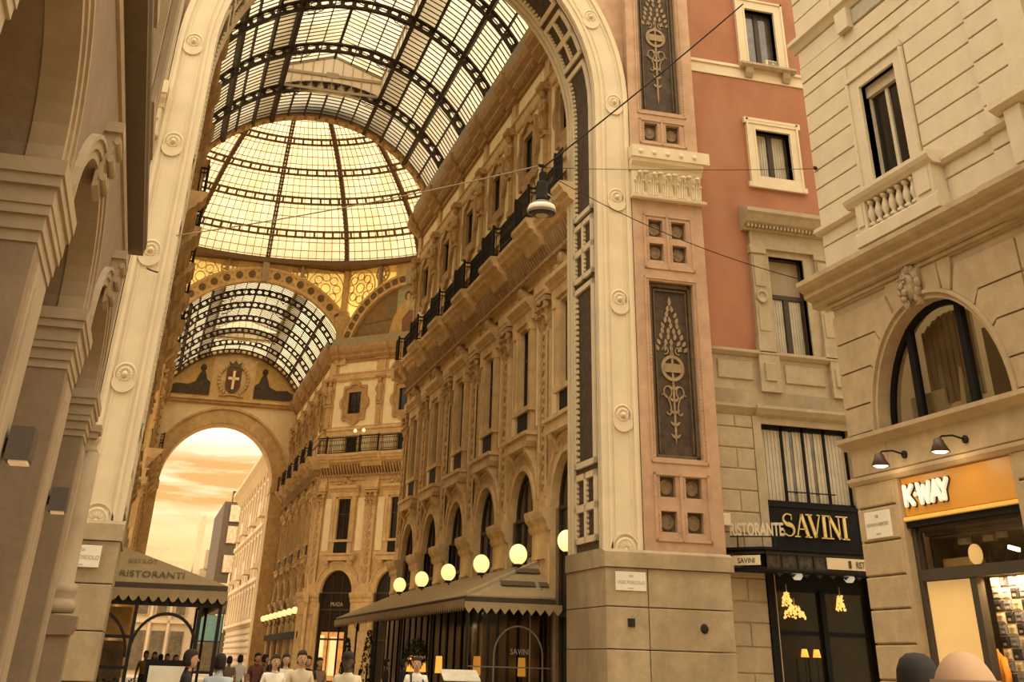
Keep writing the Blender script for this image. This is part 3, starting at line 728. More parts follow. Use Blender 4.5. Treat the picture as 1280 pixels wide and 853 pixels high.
def make_pier():
    L = []
    def add(name, mb, m): L.append((name, mb.mesh(name, m), None, []))
    p = MB().box(-.86, .86, 0, .22, 0, 5.2).box(-.95, .95, 0, .30, 0, 1.0)
    p.box(-.55, .55, .2, .27, 1.3, 4.2); p.box(-.62, .62, .2, .30, 4.45, 4.55)
    p.ext([(0, 5.2), (.24, 5.2), (.3, 5.3), (.3, 5.42), (.42, 5.55), (.46, 5.7), (.46, 5.8), (0, 5.86)], -1.0, 1.0)
    add('pedestal', p, galstone)
    add('pilaster', MB().box(-.47, .47, 0, .15, 5.8, 11.4).box(-.56, .56, 0, .22, 5.8, 6.12).box(-.47, -.36, .1, .19, 6.2, 11.3).box(.36, .47, .1, .19, 6.2, 11.3), galstone)
    o = MB(); z = 6.4
    while z < 11.1:
        o.prism([(0, z), (.2, z+.15), (.12, z+.28), (.22, z+.4), (0, z+.55), (-.22, z+.4), (-.12, z+.28), (-.2, z+.15)], 'y', .14, .21); z += .58
    add('pilaster_ornament', o, ornst)
    c = MB(); leaf_cap(11.4, 12.45, .50, .15, c); add('capital', c, ornst)
    add('upper_pilaster', MB().box(-.30, .30, 0, .10, 16.95, 22.0), galstone)
    h = MB(); herm(h); add('herm_figure', h, ornst)
    return L
BAY, PIER = make_bay(), make_pier()

def facade(label, F, n, first=0, last_pier=True, skip=()):
    T = Thing('gallery_facade', label, 'facade', F, (0, 0, 0), group=None)
    for i in range(n+1):
        for src in ((BAY, PIER) if i < n else (PIER,)):
            if src is PIER and i == n and not last_pier: continue
            for name, me, kind, kids in src:
                if name in skip: continue
                o = put(name, me, T.o, (first+i*B, 0, 0), kind=kind)
                for kn, km, kk in kids: put(kn, km, o, kind=kk)
    return T
fr = facade('golden carved stone gallery facade above the long tan awning, right of the nave', G.sub(12.15, 34.15, pi/2), 6)
fr.part('corner_return', MB().box(29.4, 30.0, -.6, .1, 0, 23.3).ext([(0, 14.08), (1.0, 14.3), (1.1, 15), (0, 15)], 29.4, 30.2).ext([(0, 22), (.8, 22.8), (.8, 23.1), (0, 23.3)], 29.4, 30.2).box(29.98, 30.4, -10, -.2, 0, 23.3), galstone)
DO = (12.25+14.7*sqrt(.5), 98.5-14.7*sqrt(.5))
fd = facade('golden facade with cream stucco panels facing us across the octagon', G.sub(*DO, 3*pi/4), 3)
ff = facade('far right gallery facade running on behind the octagon to the sunset arch', G.sub(12.1, 98.9, pi/2), 5)
ff.part('end_wall', MB().box(24.5, 27, -.6, .1, 0, 23.3), galstone)
m = MB()
for i in range(5): m.box(.95+i*B, B-.95+i*B, .02, .3, 3.0, 3.45)
ff.part('shop_fascia', MB().box(-.2, 24.4, .32, .5, 3.0, 3.42), blackp)
lw = mat('lit_shop_window', (.8, .6, .35), bump=0, emit=(1, .66, .28), strength=.7); lo = mat('orange_lit_shop', (.7, .35, .1), bump=0, var=.4, scale=2, emit=(1, .45, .12), strength=.3)
q = fd.part('shop_display', MB().box(14.7-3.35, 14.7-1.3, -.15, -.13, .2, 3.4), lo)
fd.part('lit_window', MB().box(14.7-1.62, 14.7-1.28, -.13, -.11, .8, 3.2), lw, q); fd.part('lit_window', MB().box(14.7-2.75, 14.7-2.2, -.13, -.11, .8, 3.1), lw, q)
fd.part('shop_lettering', MB().text('PRADA', .36, (14.7-2.5, -.06, 4.98), (-1, 0, 0), (0, 0, 1), .01), mat('pale_lettering', (.5, .42, .3), bump=0))
fl = facade('left gallery facade beyond the octagon, glimpsed past the left arch pier', G.sub(-1.3, 124.6, -pi/2), 5)
fl2 = facade('left gallery facade of the near arm, behind the left awning', G.sub(-1.3, 63.9, -pi/2), 5)
fl2.part('end_wall', MB().box(24.5, 29, -.6, .1, 0, 23.3), galstone)
# blank back walls of the octagon's hidden sides
T = Thing('octagon_back_wall', 'plain stone wall of the octagon behind the near facade corner', 'wall', G, (18, 70, 0))
T.part('wall', MB().merge(MB().box(0, 15, -.6, 0, 0, 23.3), (12.6, 63.8, 0), pi/4), galstone)
T.part('wall', MB().merge(MB().box(-15, 0, -.6, 0, 0, 23.3), (-1.8, 64.2, 0), -pi/4), galstone)
T.part('wall', MB().merge(MB().box(-15, 0, 0, .6, 0, 23.3), (-1.5, 98.6, 0), pi/4), galstone)

# ------------------------------------------------------------------ barrel vaults of iron and glass
def barrel(name, label, v0, v1, ribs, cz, R, purl, bars, lantern=None, glass=vglass):
    T = Thing(name, label, 'glass roof', G, (AX, (v0+v1)/2, cz))
    P = T.part
    cyl = lambda a, r, v: (AX+r*sin(radians(a)), v, cz+r*cos(radians(a)))
    def strip(m, a0, a1, va, vb, r0, r1, n):
        k = len(m.v)
        for i in range(n+1):
            a = a0+(a1-a0)*i/n
            for r, v in ((r0, va), (r1, va), (r1, vb), (r0, vb)): m.v.append(cyl(a, r, v))
        for i in range(n):
            p = k+4*i
            for q in range(4): m.face(p+q, p+(q+1) % 4, p+4+(q+1) % 4, p+4+q)
        m.face(k, k+3, k+2, k+1); p = k+4*n; m.face(p, p+1, p+2, p+3)
    for v in ribs:
        m = MB()
        strip(m, -74, 74, v-.11, v+.11, R-.10, R+.0, 40); strip(m, -74, 74, v-.11, v+.11, R-.52, R-.42, 40)
        n = 34
        for i in range(n):
            a = -72+144*(i+.5)/n
            strip(m, a-.75, a+.75, v-.05, v+.05, R-.43, R-.09, 1)
            for sg in (-1, 1):      # rounded corners of the links
                strip(m, a+sg*.75, a+sg*1.4, v-.04, v+.04, R-.43, R-.36, 1); strip(m, a+sg*.75, a+sg*1.4, v-.04, v+.04, R-.16, R-.09, 1)
        for sg in (-1, 1):          # forked feet
            m.tube([cyl(sg*68, R-.3, v), cyl(sg*64, R-.55, v), cyl(sg*58, R-.5, v)], .07, 5)
            m.lathe([(.2, 0), (.26, .12), (.12, .3)], (AX+sg*(R-.45)*sin(radians(70)), v, cz+(R-.45)*cos(radians(70))-.2), 8)
        P('rib', m, ribiron)
    m = MB()
    for a, w, h in purl: strip(m, a-degrees_(w/2, R), a+degrees_(w/2, R), v0, v1 if not (lantern and abs(a) < lantern[1]-1) else v1, R-h, R+.02, 1)
    edges = sorted(set([-76]+[a for a, w, h in purl]+[76]))
    vs = sorted(set([v0]+list(ribs)+[v1]))
    pur = []
    for a, w, h in purl:
        if lantern and abs(a) < lantern[1]-1:
            mm = MB(); strip(mm, a-.35, a+.35, lantern[0], v1, R-h, R+.02, 1); P('purlin', mm, ribiron)
        else:
            mm = MB(); dd = math.degrees(w/2/R); strip(mm, a-dd, a+dd, v0, v1, R-h, R+.02, 1); P('purlin', mm, ribiron)
    br = MB()
    for i in range(len(vs)-1):
        va, vb = vs[i], vs[i+1]
        if vb-va < .3: continue
        for j in range(len(edges)-1):
            a0, a1 = edges[j], edges[j+1]
            if lantern and vb <= lantern[0]+.1 and abs((a0+a1)/2) < lantern[1]: continue
            g = MB(); n = max(1, int((a1-a0)/5))
            k = len(g.v)
            for q in range(n+1):
                a = a0+(a1-a0)*q/n
                g.v += [cyl(a, R+.03, va), cyl(a, R+.03, vb)]
            for q in range(n): g.face(k+2*q, k+2*q+1, k+2*q+3, k+2*q+2)
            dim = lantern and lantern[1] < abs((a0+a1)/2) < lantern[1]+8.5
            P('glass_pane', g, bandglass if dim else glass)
            nb = max(2, int(round((vb-va)/bars)))
            for t in range(1, nb):
                v = va+(vb-va)*t/nb; strip(br, a0, a1, v-.014, v+.014, R-.035, R+.02, n)
    P('glazing_bars', br, grid_m, kind='stuff')
    if lantern:
        vg, al, up, rise = lantern
        x = R*sin(radians(al)); zb = cz+R*cos(radians(al)); ze = zb+up; zr = ze+rise
        for sg in (-1, 1):
            side = MB().box(*sorted((AX+sg*(x-.04), AX+sg*(x+.04))), v0, vg, zb-.05, zb+.12)
            side.box(*sorted((AX+sg*(x-.06), AX+sg*(x+.06))), v0, vg, ze-.1, ze+.05)
            v = v0
            while v < vg: side.box(*sorted((AX+sg*(x-.03), AX+sg*(x+.03))), v, v+.06, zb, ze); v += .98
            P('lantern_side', side, palewood)
            nv = max(1, int(round((vg-v0)/4.9)))
            for i in range(nv):
                va, vb = v0+(vg-v0)*i/nv, v0+(vg-v0)*(i+1)/nv
                P('glass_pane', MB().quad((AX+sg*x, va, zb), (AX+sg*x, vb, zb), (AX+sg*x, vb, ze), (AX+sg*x, va, ze)), vglass)
                P('glass_pane', MB().quad((AX+sg*(x+.1), va, ze), (AX+sg*(x+.1), vb, ze), (AX, vb, zr), (AX, va, zr)), vglass)
            lb = MB()
            v = v0
            while v < vg: lb.bar((AX+sg*x, v, ze), (AX, v, zr), .04, .05); v += .45
            for t in (.33, .66): lb.box(AX+sg*x*(1-t)-.03, AX+sg*x*(1-t)+.03, v0, vg, ze+rise*t-.06, ze+rise*t)
            P('lantern_bars', lb, grid_m, kind='stuff')
            for v in ribs:                                  # lacy brackets under the lantern edge
                fans = MB()
                if v < vg+1:
                    for r in (.5, .85, 1.2):
                        fans.tube([(AX+sg*(x-.05-r*sin(t*pi/10)), v, zb+.05-r*.62*cos(t*pi/10)) for t in range(0, 6)], .025, 4)
                    for t in (1, 2, 3, 4): fans.bar((AX+sg*(x-.05-.5*sin(t*pi/10)), v, zb-.31*cos(t*pi/10)), (AX+sg*(x-.05-1.2*sin(t*pi/10)), v, zb-.75*cos(t*pi/10)), .025)
                    P('lantern_bracket', fans, ribiron)
        P('lantern_ridge', MB().box(AX-.07, AX+.07, v0, vg, zr-.14, zr+.04), ribiron)
        ge = MB(); 
        for i in range(11):
            xx = -x+2*x*i/10; ge.box(AX+xx-.02, AX+xx+.02, vg-.03, vg+.03, zb-.3, ze+rise*(1-abs(xx)/x))
        ge.box(AX-x, AX+x, vg-.06, vg+.06, ze-.35, ze-.18); ge.box(AX-x, AX+x, vg-.05, vg+.05, zb-.1, zb+.05)
        ge.bar((AX-x, vg, ze), (AX, vg, zr), .1); ge.bar((AX+x, vg, ze), (AX, vg, zr), .1)
        ge.box(AX-.35, AX+.35, vg-.12, vg-.04, ze-.42, ze-.1)
        q = P('lantern_gable', ge, palewood)
        P('gable_pane', MB().quad((AX-x, vg, zb-.3), (AX+x, vg, zb-.3), (AX+x, vg, ze), (AX, vg, zr), (AX-x, vg, ze)), vglass2, q)
    return T
def degrees_(w, r): return math.degrees(w/r)
PUR = [(-59, .16, .2), (-51, .08, .12), (-42.5, .22, .3), (-36, .08, .12), (-28.5, .14, .2), (-20.5, .22, .3), (-13.5, .07, .1), (-6.8, .07, .1), (0, .12, .16),
       (6.8, .07, .1), (13.5, .07, .1), (20.5, .22, .3), (28.5, .14, .2), (36, .08, .12), (42.5, .22, .3), (51, .08, .12), (59, .16, .2), (67, .08, .12), (-67, .08, .12)]
barrel('barrel_vault', 'near iron and glass barrel vault, cream panes in dark lattice ribs, overhead', 34.9, 64.0, (39.2, 44.0, 48.95, 54.0, 59.0), 20.6, 8.1, PUR, .44, lantern=(58.9, 20.5, 1.15, .95))
PUR2 = [(a, w*.9, h*.9) for a, w, h in PUR if abs(a) not in (6.8, 13.5, 51, 67)]+[(-10, .07, .1), (10, .07, .1)]
barrel('barrel_vault', 'far iron and glass barrel vault beyond the dome, above the painted tympanum', 98.6, 125, (100.6, 105.0, 109.9, 114.8, 119.7, 124.0), 19.65, 8.2, sorted(PUR2), .55, lantern=(116.5, 22, .9, .9), glass=vglass2)

# arch ring between near vault and octagon
T = Thing('vault_end_arch', 'panelled arch ring ending the near vault below the dome', 'arch', G, (AX, 64.2, 20.6))
m = MB().arch(AX, 20.6, 8.05, 9.0, 63.7, 64.6, -6, 186, 48); T.part('arch_ring', m, galdark)
pn = MB()
for i in range(40): pn.arch(AX, 20.6, 8.15, 8.5, 63.62, 63.72, 2+i*4.5, 5+i*4.5, 2)
T.part('ring_panels', pn, tanrel, kind='stuff')
m = MB()
for i in range(40): m.arch(AX, 20.6, 8.0, 8.06, 63.8, 64.5, 2+i*4.5, 5+i*4.5, 2)
T.part('soffit_panels', m, galstone, kind='stuff')

# ------------------------------------------------------------------ octagon drum, lunettes and dome
OC = (AX, 81.35); ZR = 29.7; RD = 17.45
def arch_front(T, F2, cx, cz, r0, r1, half, depth=.5, mural=None, glass=True, mat_wall=galstone, zlo=22.6, ztop=29.6):
    """arched opening wall in local frame (x along, outward -y) made of band + spandrel windows; coordinates are local to F2"""
    pass
def drum_side(label, F, cx, cz, r0, r1, half, mural):
    T = Thing('octagon_arch', label, 'arch', F, (cx, 0, cz))
    P = T.part
    P('archivolt', MB().arch(cx, cz, r0, r1, -.25, .3, 0, 180, 44).arch(cx, cz, r0-.12, r0+.08, -.32, .3, 0, 180, 44).arch(cx, cz, r1-.08, r1+.12, -.32, .3, 0, 180, 44), galstone)
    rs = MB().lathe([(.30, 0), (.30, -.06), (.24, -.06), (.22, 0), (.13, -.01), (.11, -.06), (0, -.08)], (0, 0, 0), 12, 'y').mesh('archivolt_rosette', mat('olive_brown_relief', (.20, .135, .07), var=.3, scale=6))
    n = 25
    for i in range(n):
        a = radians(8+164*i/(n-1)); rm = (r0+r1)/2
        put('archivolt_rosette', rs, T.o, (rm*cos(a), -.25, rm*sin(a)))
    dm = MB()
    for i in range(n-1):
        a = radians(8+164*(i+.5)/(n-1)); rm = (r0+r1)/2
        for sg in (-1, 1):
            r2 = rm+sg*.27; dm.prism([(cx+r2*cos(a)-.1, cz+r2*sin(a)), (cx+r2*cos(a), cz+r2*sin(a)-.1), (cx+r2*cos(a)+.1, cz+r2*sin(a)), (cx+r2*cos(a), cz+r2*sin(a)+.1)], 'y', -.29, -.2)
    P('archivolt_studs', dm, galdark, kind='stuff')
    kb = MB().prism([(cx-.22, cz+r0-.15), (cx+.22, cz+r0-.15), (cx+.28, cz+r1+.5), (cx-.28, cz+r1+.5)], 'y', -.5, .2); P('keystone', kb, bandgrey)
    # spandrels of yellow rose glass
    for sg in (-1, 1):
        a1 = atan2(sqrt(max(r1*r1-half*half, 0)), half); pts = [(cx+sg*half, 29.55)]
        a = a1
        top = cx
        seq = []
        for i in range(13):
            t = a1+(radians(76)-a1)*i/12; seq.append((cx+sg*(r1+.1)*cos(t), cz+(r1+.1)*sin(t)))
        pts = [(cx+sg*half, 29.6)]+seq+[(seq[-1][0], 29.6)]
        gp = P('rose_glass', MB().prism(pts, 'y', .04, .05), rglass)
        tr = MB(); xc, zc, rr = cx+sg*(half-1.75), 27.9, 1.55
        tr.arch(xc, zc, rr-.05, rr, -.02, .1, 0, 360, 24)
        for i in range(8):
            t = 2*pi*i/8; tr.arch(xc+.95*cos(t), zc+.95*sin(t), .31, .35, -.02, .1, 0, 360, 10)
        tr.arch(xc, zc, .38, .43, -.02, .1, 0, 360, 12)
        for i in range(16):
            t = 2*pi*i/16; tr.bar((xc+.45*cos(t), .04, zc+.45*sin(t)), (xc+1.5*cos(t), .04, zc+1.5*sin(t)), .022)
        tr.arch(xc-sg*2.25, 28.85, .62, .70, -.02, .1, 0, 360, 16); tr.arch(xc-sg*2.25, 28.85, .25, .31, -.02, .1, 0, 360, 10)
        for i in range(8):
            t = 2*pi*i/8; tr.arch(xc-sg*2.25+.46*cos(t), 28.85+.46*sin(t), .13, .18, -.02, .1, 0, 360, 8)
        for i in range(len(seq)-1): tr.bar((seq[i][0], 0, seq[i][1]), (seq[i+1][0], 0, seq[i+1][1]), .14, .2)
        tr.box(*sorted((cx+sg*half, seq[-1][0])), -.1, .15, 29.45, 29.65)
        P('rose_tracery', tr, dgrid_m, gp)
        for xx in (half-3.9,):
            zb = cz+sqrt(max((r1+.1)**2-xx*xx, 0)); P('spandrel_post', MB().box(cx+sg*xx-.1, cx+sg*xx+.1, -.35, .1, zb, 29.6), bandgrey)
    x7 = (r1+.1)*cos(radians(76)); P('crown_wall', MB().prism([(cx-x7, 29.6), (cx+x7, 29.6)]+[(cx+(r1-.02)*cos(radians(76+28*i/8)), cz+(r1-.02)*sin(radians(76+28*i/8))) for i in range(9)], 'y', .0, .2), galstone)
    if mural: mural(T, cx, cz, r0)
    return T
def corner_pier(F, x):
    T = Thing('octagon_corner_pier', 'slim corner pier with carved bracket between the octagon arches', 'pier', F, (x, 0, 22))
    T.part('shaft', MB().box(x-.3, x+.3, -.3, .4, 22.5, 29.6), galstone)
    T.part('carved_bracket', MB().lathe([(.2, 22.9), (.35, 23.3), (.5, 23.9), (.55, 24.4), (.85, 24.9), (.9, 25.5), (.55, 25.6), (.45, 26)], (x, -.25, 0), 10), ornst)
drum_side('arch of studded stone framing the far vault under the dome', G.sub(0, 98.45, 0), 5.5, 19.7, 8.3, 9.24, 7.0, None)
corner_pier(G.sub(0, 98.45, 0), 12.55)

def mural(T, cx, cz, r0):
    """painted lunette: a seated robed woman by a wall (generic figure)"""
    W_ = lambda n, c: mat(n, c, rough=.9, var=.15, scale=2.5, bump=0)
    zb = 22.95; a0 = math.asin((zb-cz)/r0)
    pts = [(cx+r0*cos(a0+(pi-2*a0)*i/24), cz+r0*sin(a0+(pi-2*a0)*i/24)) for i in range(25)]
    g = T.part('mural', MB().prism(pts, 'y', .05, .2), W_('mural_brown', (.26, .17, .085)))
    def p(name, pts, c, y=.045):
        T.part(name, MB().prism(pts, 'y', y, .06), W_('mural_'+name, c), g)
    f = lambda q: [(cx+a, b) for a, b in q]
    p('painted_sky', f([(-1.3, 25.4), (-1.3, 27.35), (-.6, 27.6), (.5, 27.7), (1.9, 27.4), (2.6, 27), (2.6, 25.2)]), (.36, .37, .25), .042)
    p('painted_wall', f([(-4.6, 24.75), (-1.2, 25.0), (-1.2, 25.1), (-4.4, 24.9)]), (.17, .11, .06), .040)
    p('painted_pier', f([(-2.3, 25.1), (-1.3, 25.1), (-1.3, 27.2), (-2.3, 26.8)]), (.22, .16, .10), .040)
    p('painted_robe', f([(-2.1, 23.3), (-1.6, 25.0), (-1.1, 25.9), (-.5, 26.3), (.0, 26.2), (-.2, 25.4), (-.6, 24.9), (-.5, 23.3)]), (.56, .38, .17), .036)
    p('painted_skirt', f([(-.6, 23.3), (-.7, 24.9), (0, 25.6), (.9, 25.3), (1.1, 24.6), (1.0, 23.2)]), (.25, .13, .085), .034)
    p('painted_arm', f([(0, 25.9), (.25, 26.15), (1.1, 25.75), (1.9, 25.8), (1.9, 25.55), (1.0, 25.45)]), (.60, .42, .24), .032)
    p('painted_shawl', f([(1.5, 23.3), (1.75, 25.2), (2.1, 26.2), (2.4, 25.2), (2.3, 23.3)]), (.55, .40, .20), .036)
    p('painted_head', f([(-.33+.3*cos(i*pi/6)+.05, 26.75+.38*sin(i*pi/6)) for i in range(12)]), (.16, .095, .05), .034)
    p('painted_face', f([(-.22+.17*cos(i*pi/5), 26.68+.26*sin(i*pi/5)) for i in range(10)]), (.60, .42, .25), .030)
    p('painted_neck', f([(-.36, 26.0), (-.3, 26.5), (-.1, 26.5), (-.02, 26.1), (-.2, 25.5)]), (.60, .42, .25), .031)
    p('painted_fruit', f([(-4.1+.6*cos(i*pi/6), 23.55+.25*sin(i*pi/6)) for i in range(12)]), (.56, .38, .18), .036)
    T.part('lunette_sill', MB().ext([(.2, 22.5), (-.35, 22.5), (-.35, 22.8), (-.15, 22.95), (.2, 23.0)], cx-7, cx+7), galstone)
DF = G.sub(12.25, 98.5, -pi/4)
drum_side('arch of studded stone around the painted lunette of a seated robed woman', DF, 7.05, 21.75, 5.95, 6.65, 7.0, mural)
# plain drum walls (hidden sides)
T = Thing('octagon_drum', 'hidden plain upper wall of the octagon on its near side', 'wall', G, (AX, 64.4, 27))
T.part('wall', MB().wall(AX-7.2, AX+7.2, 23.3, 29.6, 64.3, 64.6, [('a', AX, 7.05, 23.3, 21.6)] if False else []) if False else MB().arch(AX, 20.6, 9.0, 12.3, 64.2, 64.6, 20, 160, 24), galdark)

def dome():
    T = Thing('glass_dome', 'great glass dome over the octagon, amber panes between dark ribs and rings', 'dome', G, (*OC, ZR))
    P = T.part
    cx, cy = OC; H = 17.2
    PR = [(17.45, 29.8), (16.35, 32.0), (14.35, 34.25), (12.35, 36.03), (9.8, 37.75), (7.2, 39.05), (4.6, 39.95), (2.4, 40.4)]
    def pt(phi, th, r=0):       # phi degrees round, th = position along the meridian (10 per ring)
        u = max(0, min(len(PR)-1.0001, th/10)); i = int(u); f = u-i
        p0, p1, p2, p3 = PR[max(i-1, 0)], PR[i], PR[i+1], PR[min(i+2, len(PR)-1)]
        q = [.5*(2*p1[k]+(p2[k]-p0[k])*f+(2*p0[k]-5*p1[k]+4*p2[k]-p3[k])*f*f+(3*p1[k]-p0[k]-3*p2[k]+p3[k])*f**3) for k in (0, 1)]
        a = radians(phi+.5); return (cx+(q[0]+r)*sin(a), cy+(q[0]+r)*cos(a), q[1]+r*.7)
    RT = [0, 10, 20, 30, 40, 50, 60, 70]
    ring = MB()
    ring.lathe([(RD-.9, ZR-.25), (RD+1.6, ZR-.25), (RD+1.6, ZR+.45), (RD+.1, ZR+.45), (RD-.35, ZR+.3), (RD-.9, ZR+.15), (RD-.9, ZR-.25)], (cx, cy, 0), 96)
    P('base_ring', ring, domeiron)
    for i in range(16):
        phi = i*22.5; m = MB()
        for sg in (-1, 1):
            pts = [pt(phi+sg*.0, t, -.05) for t in [k*2.5 for k in range(29)]]
            w = .10
            o = Vector((cos(radians(phi)), -sin(radians(phi)), 0))*w*sg
            for a, b in zip(pts[:-1], pts[1:]): m.bar(Vector(a)+o, Vector(b)+o, .14, .3)
        for t in [k*1.25 for k in range(56)]:
            o = Vector((cos(radians(phi)), -sin(radians(phi)), 0))*.2
            m.bar(Vector(pt(phi, t, -.16))-o, Vector(pt(phi, t, -.16))+o, .09, .12)
        P('rib', m, domeiron)
    for th in RT[1:]:
        m = MB(); n = 64
        for dth in (-.95, .95):
            for i in range(n): m.bar(pt(i*360/n, th+dth, -.1), pt((i+1)*360/n, th+dth, -.1), .15, .15)
        k = 16*(9, 8, 7, 6, 5, 4, 3, 3)[int(th/10)]
        for i in range(k): m.bar(pt((i+.5)*360/k, th-1., -.1), pt((i+.5)*360/k, th+1., -.1), .16, .07)
        P('ring', m, domeiron)
    bars = MB()
    for i in range(16):
        for j in range(len(RT)-1):
            t0, t1 = RT[j], RT[j+1]; g = MB(); k = 0; n = 3
            for q in range(n+1):
                t = t0+(t1-t0)*q/n
                for p_ in range(4): g.v.append(pt(i*22.5+7.5*p_, t, .05))
            for q in range(n):
                for p_ in range(3): g.face(q*4+p_, q*4+p_+1, q*4+p_+5, q*4+p_+4)
            P('glass_pane', g, dglass)
    for i in range(16):
        nb = 10
        for b in range(1, nb):
            phi = i*22.5+22.5*b/nb
            tmax = 68 if b == 5 else 55 if b % 2 == 0 else 45
            th = [t for t in range(0, tmax+1, 5)]
            for a, c in zip(th[:-1], th[1:]): bars.bar(pt(phi, a), pt(phi, c), .045, .05)
    for j in range(len(RT)-1):
        for q in (1, 2, 3):
            th = RT[j]+(RT[j+1]-RT[j])*q/4
            for i in range(48): bars.bar(pt(i*7.5, th), pt((i+1)*7.5, th), .05, .05)
    P('glazing_bars', bars, dgrid_m, kind='stuff')
    P('lantern', MB().lathe([(2.6, 40.3), (2.6, 42.2), (1.2, 43.2), (0, 44)], (cx, cy, 0), 16), domeiron)
dome()

# ------------------------------------------------------------------ far portal
def far_portal():
    T = Thing('far_arch', 'far end wall of the gallery with a great open arch onto the sunset street', 'arch', G, (5.3, 126, 0))
    P = T.part; cx, r, zs = 5.25, 5.45, 15.6
    P('wall', MB().wall(-2.2, 12.6, 0, 23.2, 125.0, 127.6, [('a', cx, r, 0, zs)]), galplaster)
    m = MB().arch(cx, zs, r-.1, r+1.25, 124.82, 125.1, n=32).arch(cx, zs, r+1.15, r+1.35, 124.7, 125.1, n=32).arch(cx, zs, r-.1, r+.15, 124.7, 127.7, n=32)
    for sg in (-1, 1): m.box(*sorted((cx+sg*(r-.1), cx+sg*(r+1.25))), 124.82, 127.7, 0, zs); m.box(*sorted((cx+sg*(r-.2), cx+sg*(r+1.4))), 124.65, 127.75, zs-.5, zs)
    P('arch_surround', m, galstone)
    P('cornice', MB().ext([(125, 22.55), (124.7, 22.7), (124.7, 22.85), (124.5, 22.95), (124.5, 23.1), (125, 23.2)], -2.2, 12.6), galstone)
    cz, R = 19.65, 8.2; zb = 23.2; a0 = math.asin((zb-cz)/R)
    pts = [(AX+R*cos(a0+(pi-2*a0)*i/24), cz+R*sin(a0+(pi-2*a0)*i/24)) for i in range(25)]
    P('tympanum', MB().prism(pts, 'y', 124.95, 125.3), galstone)
    P('tympanum_rim', MB().arch(AX, cz, R-.35, R+.1, 124.7, 125.3, 22, 158, 30), galstone)
    dk = mat('painted_dark_panel', (.07, .05, .04), var=.3, bump=0)
    for sg in (-1, 1):
        pp = [(AX+sg*2.15, 23.35), (AX+sg*6.9, 23.35), (AX+sg*6.3, 24.3), (AX+sg*4.9, 25.6), (AX+sg*3.4, 26.45), (AX+sg*2.15, 26.9)]
        pn = P('painted_panel', MB().prism(pp, 'y', 124.9, 124.97), mat('painted_gold_ground', (.50, .33, .12), var=.2, bump=0))
        fg = MB()
        fg.prism([(AX+sg*a, b) for a, b in ((2.2, 23.4), (6.7, 23.4), (6.3, 24.0), (5.5, 24.35), (4.4, 24.3), (3.7, 24.6), (3.45, 25.3), (3.2, 25.7), (2.85, 25.6), (2.6, 24.9), (2.2, 24.6))], 'y', 124.86, 124.92)
        fg.ball((AX+sg*3.1, 124.88, 25.95), .3, 8, 6, 1, .2, 1.2)
        P('reclining_figure', fg, dk, pn)
    s = MB().prism([(AX-.75, 24.3), (AX-.75, 26.1), (AX+.75, 26.1), (AX+.75, 24.3), (AX+.4, 23.9), (AX, 23.7), (AX-.4, 23.9)], 'y', 124.8, 124.95)
    sh = P('shield', s, coffer_b)
    P('shield_field', MB().prism([(AX-.55, 24.4), (AX-.55, 25.85), (AX+.55, 25.85), (AX+.55, 24.4), (AX, 24.0)], 'y', 124.76, 124.82), mat('red_enamel', (.16, .05, .03), bump=0), sh)
    P('shield_cross', MB().box(AX-.12, AX+.12, 124.72, 124.78, 24.1, 25.85).box(AX-.55, AX+.55, 124.72, 124.78, 25.0, 25.24), galplaster, sh)
    P('crown', MB().prism([(AX-.55, 26.2), (AX+.55, 26.2), (AX+.65, 26.75), (AX+.3, 26.5), (AX, 26.85), (AX-.3, 26.5), (AX-.65, 26.75)], 'y', 124.78, 124.93), coffer_b, sh)
    w = MB()
    for sg in (-1, 1):
        for i in range(12):
            a = radians(-70+150*i/11); x, z = AX+sg*1.45*cos(a), 25.0+1.45*sin(a)
            w.ball((x, 124.88, z), .2, 5, 4, 1, .4, 1)
    P('wreath', w, ornst)
    P('wreath_ribbon', MB().tube([(AX-1.2, 124.85, 23.45), (AX, 124.85, 23.6), (AX+1.2, 124.85, 23.45)], .09, 5), ornst)
far_portal()
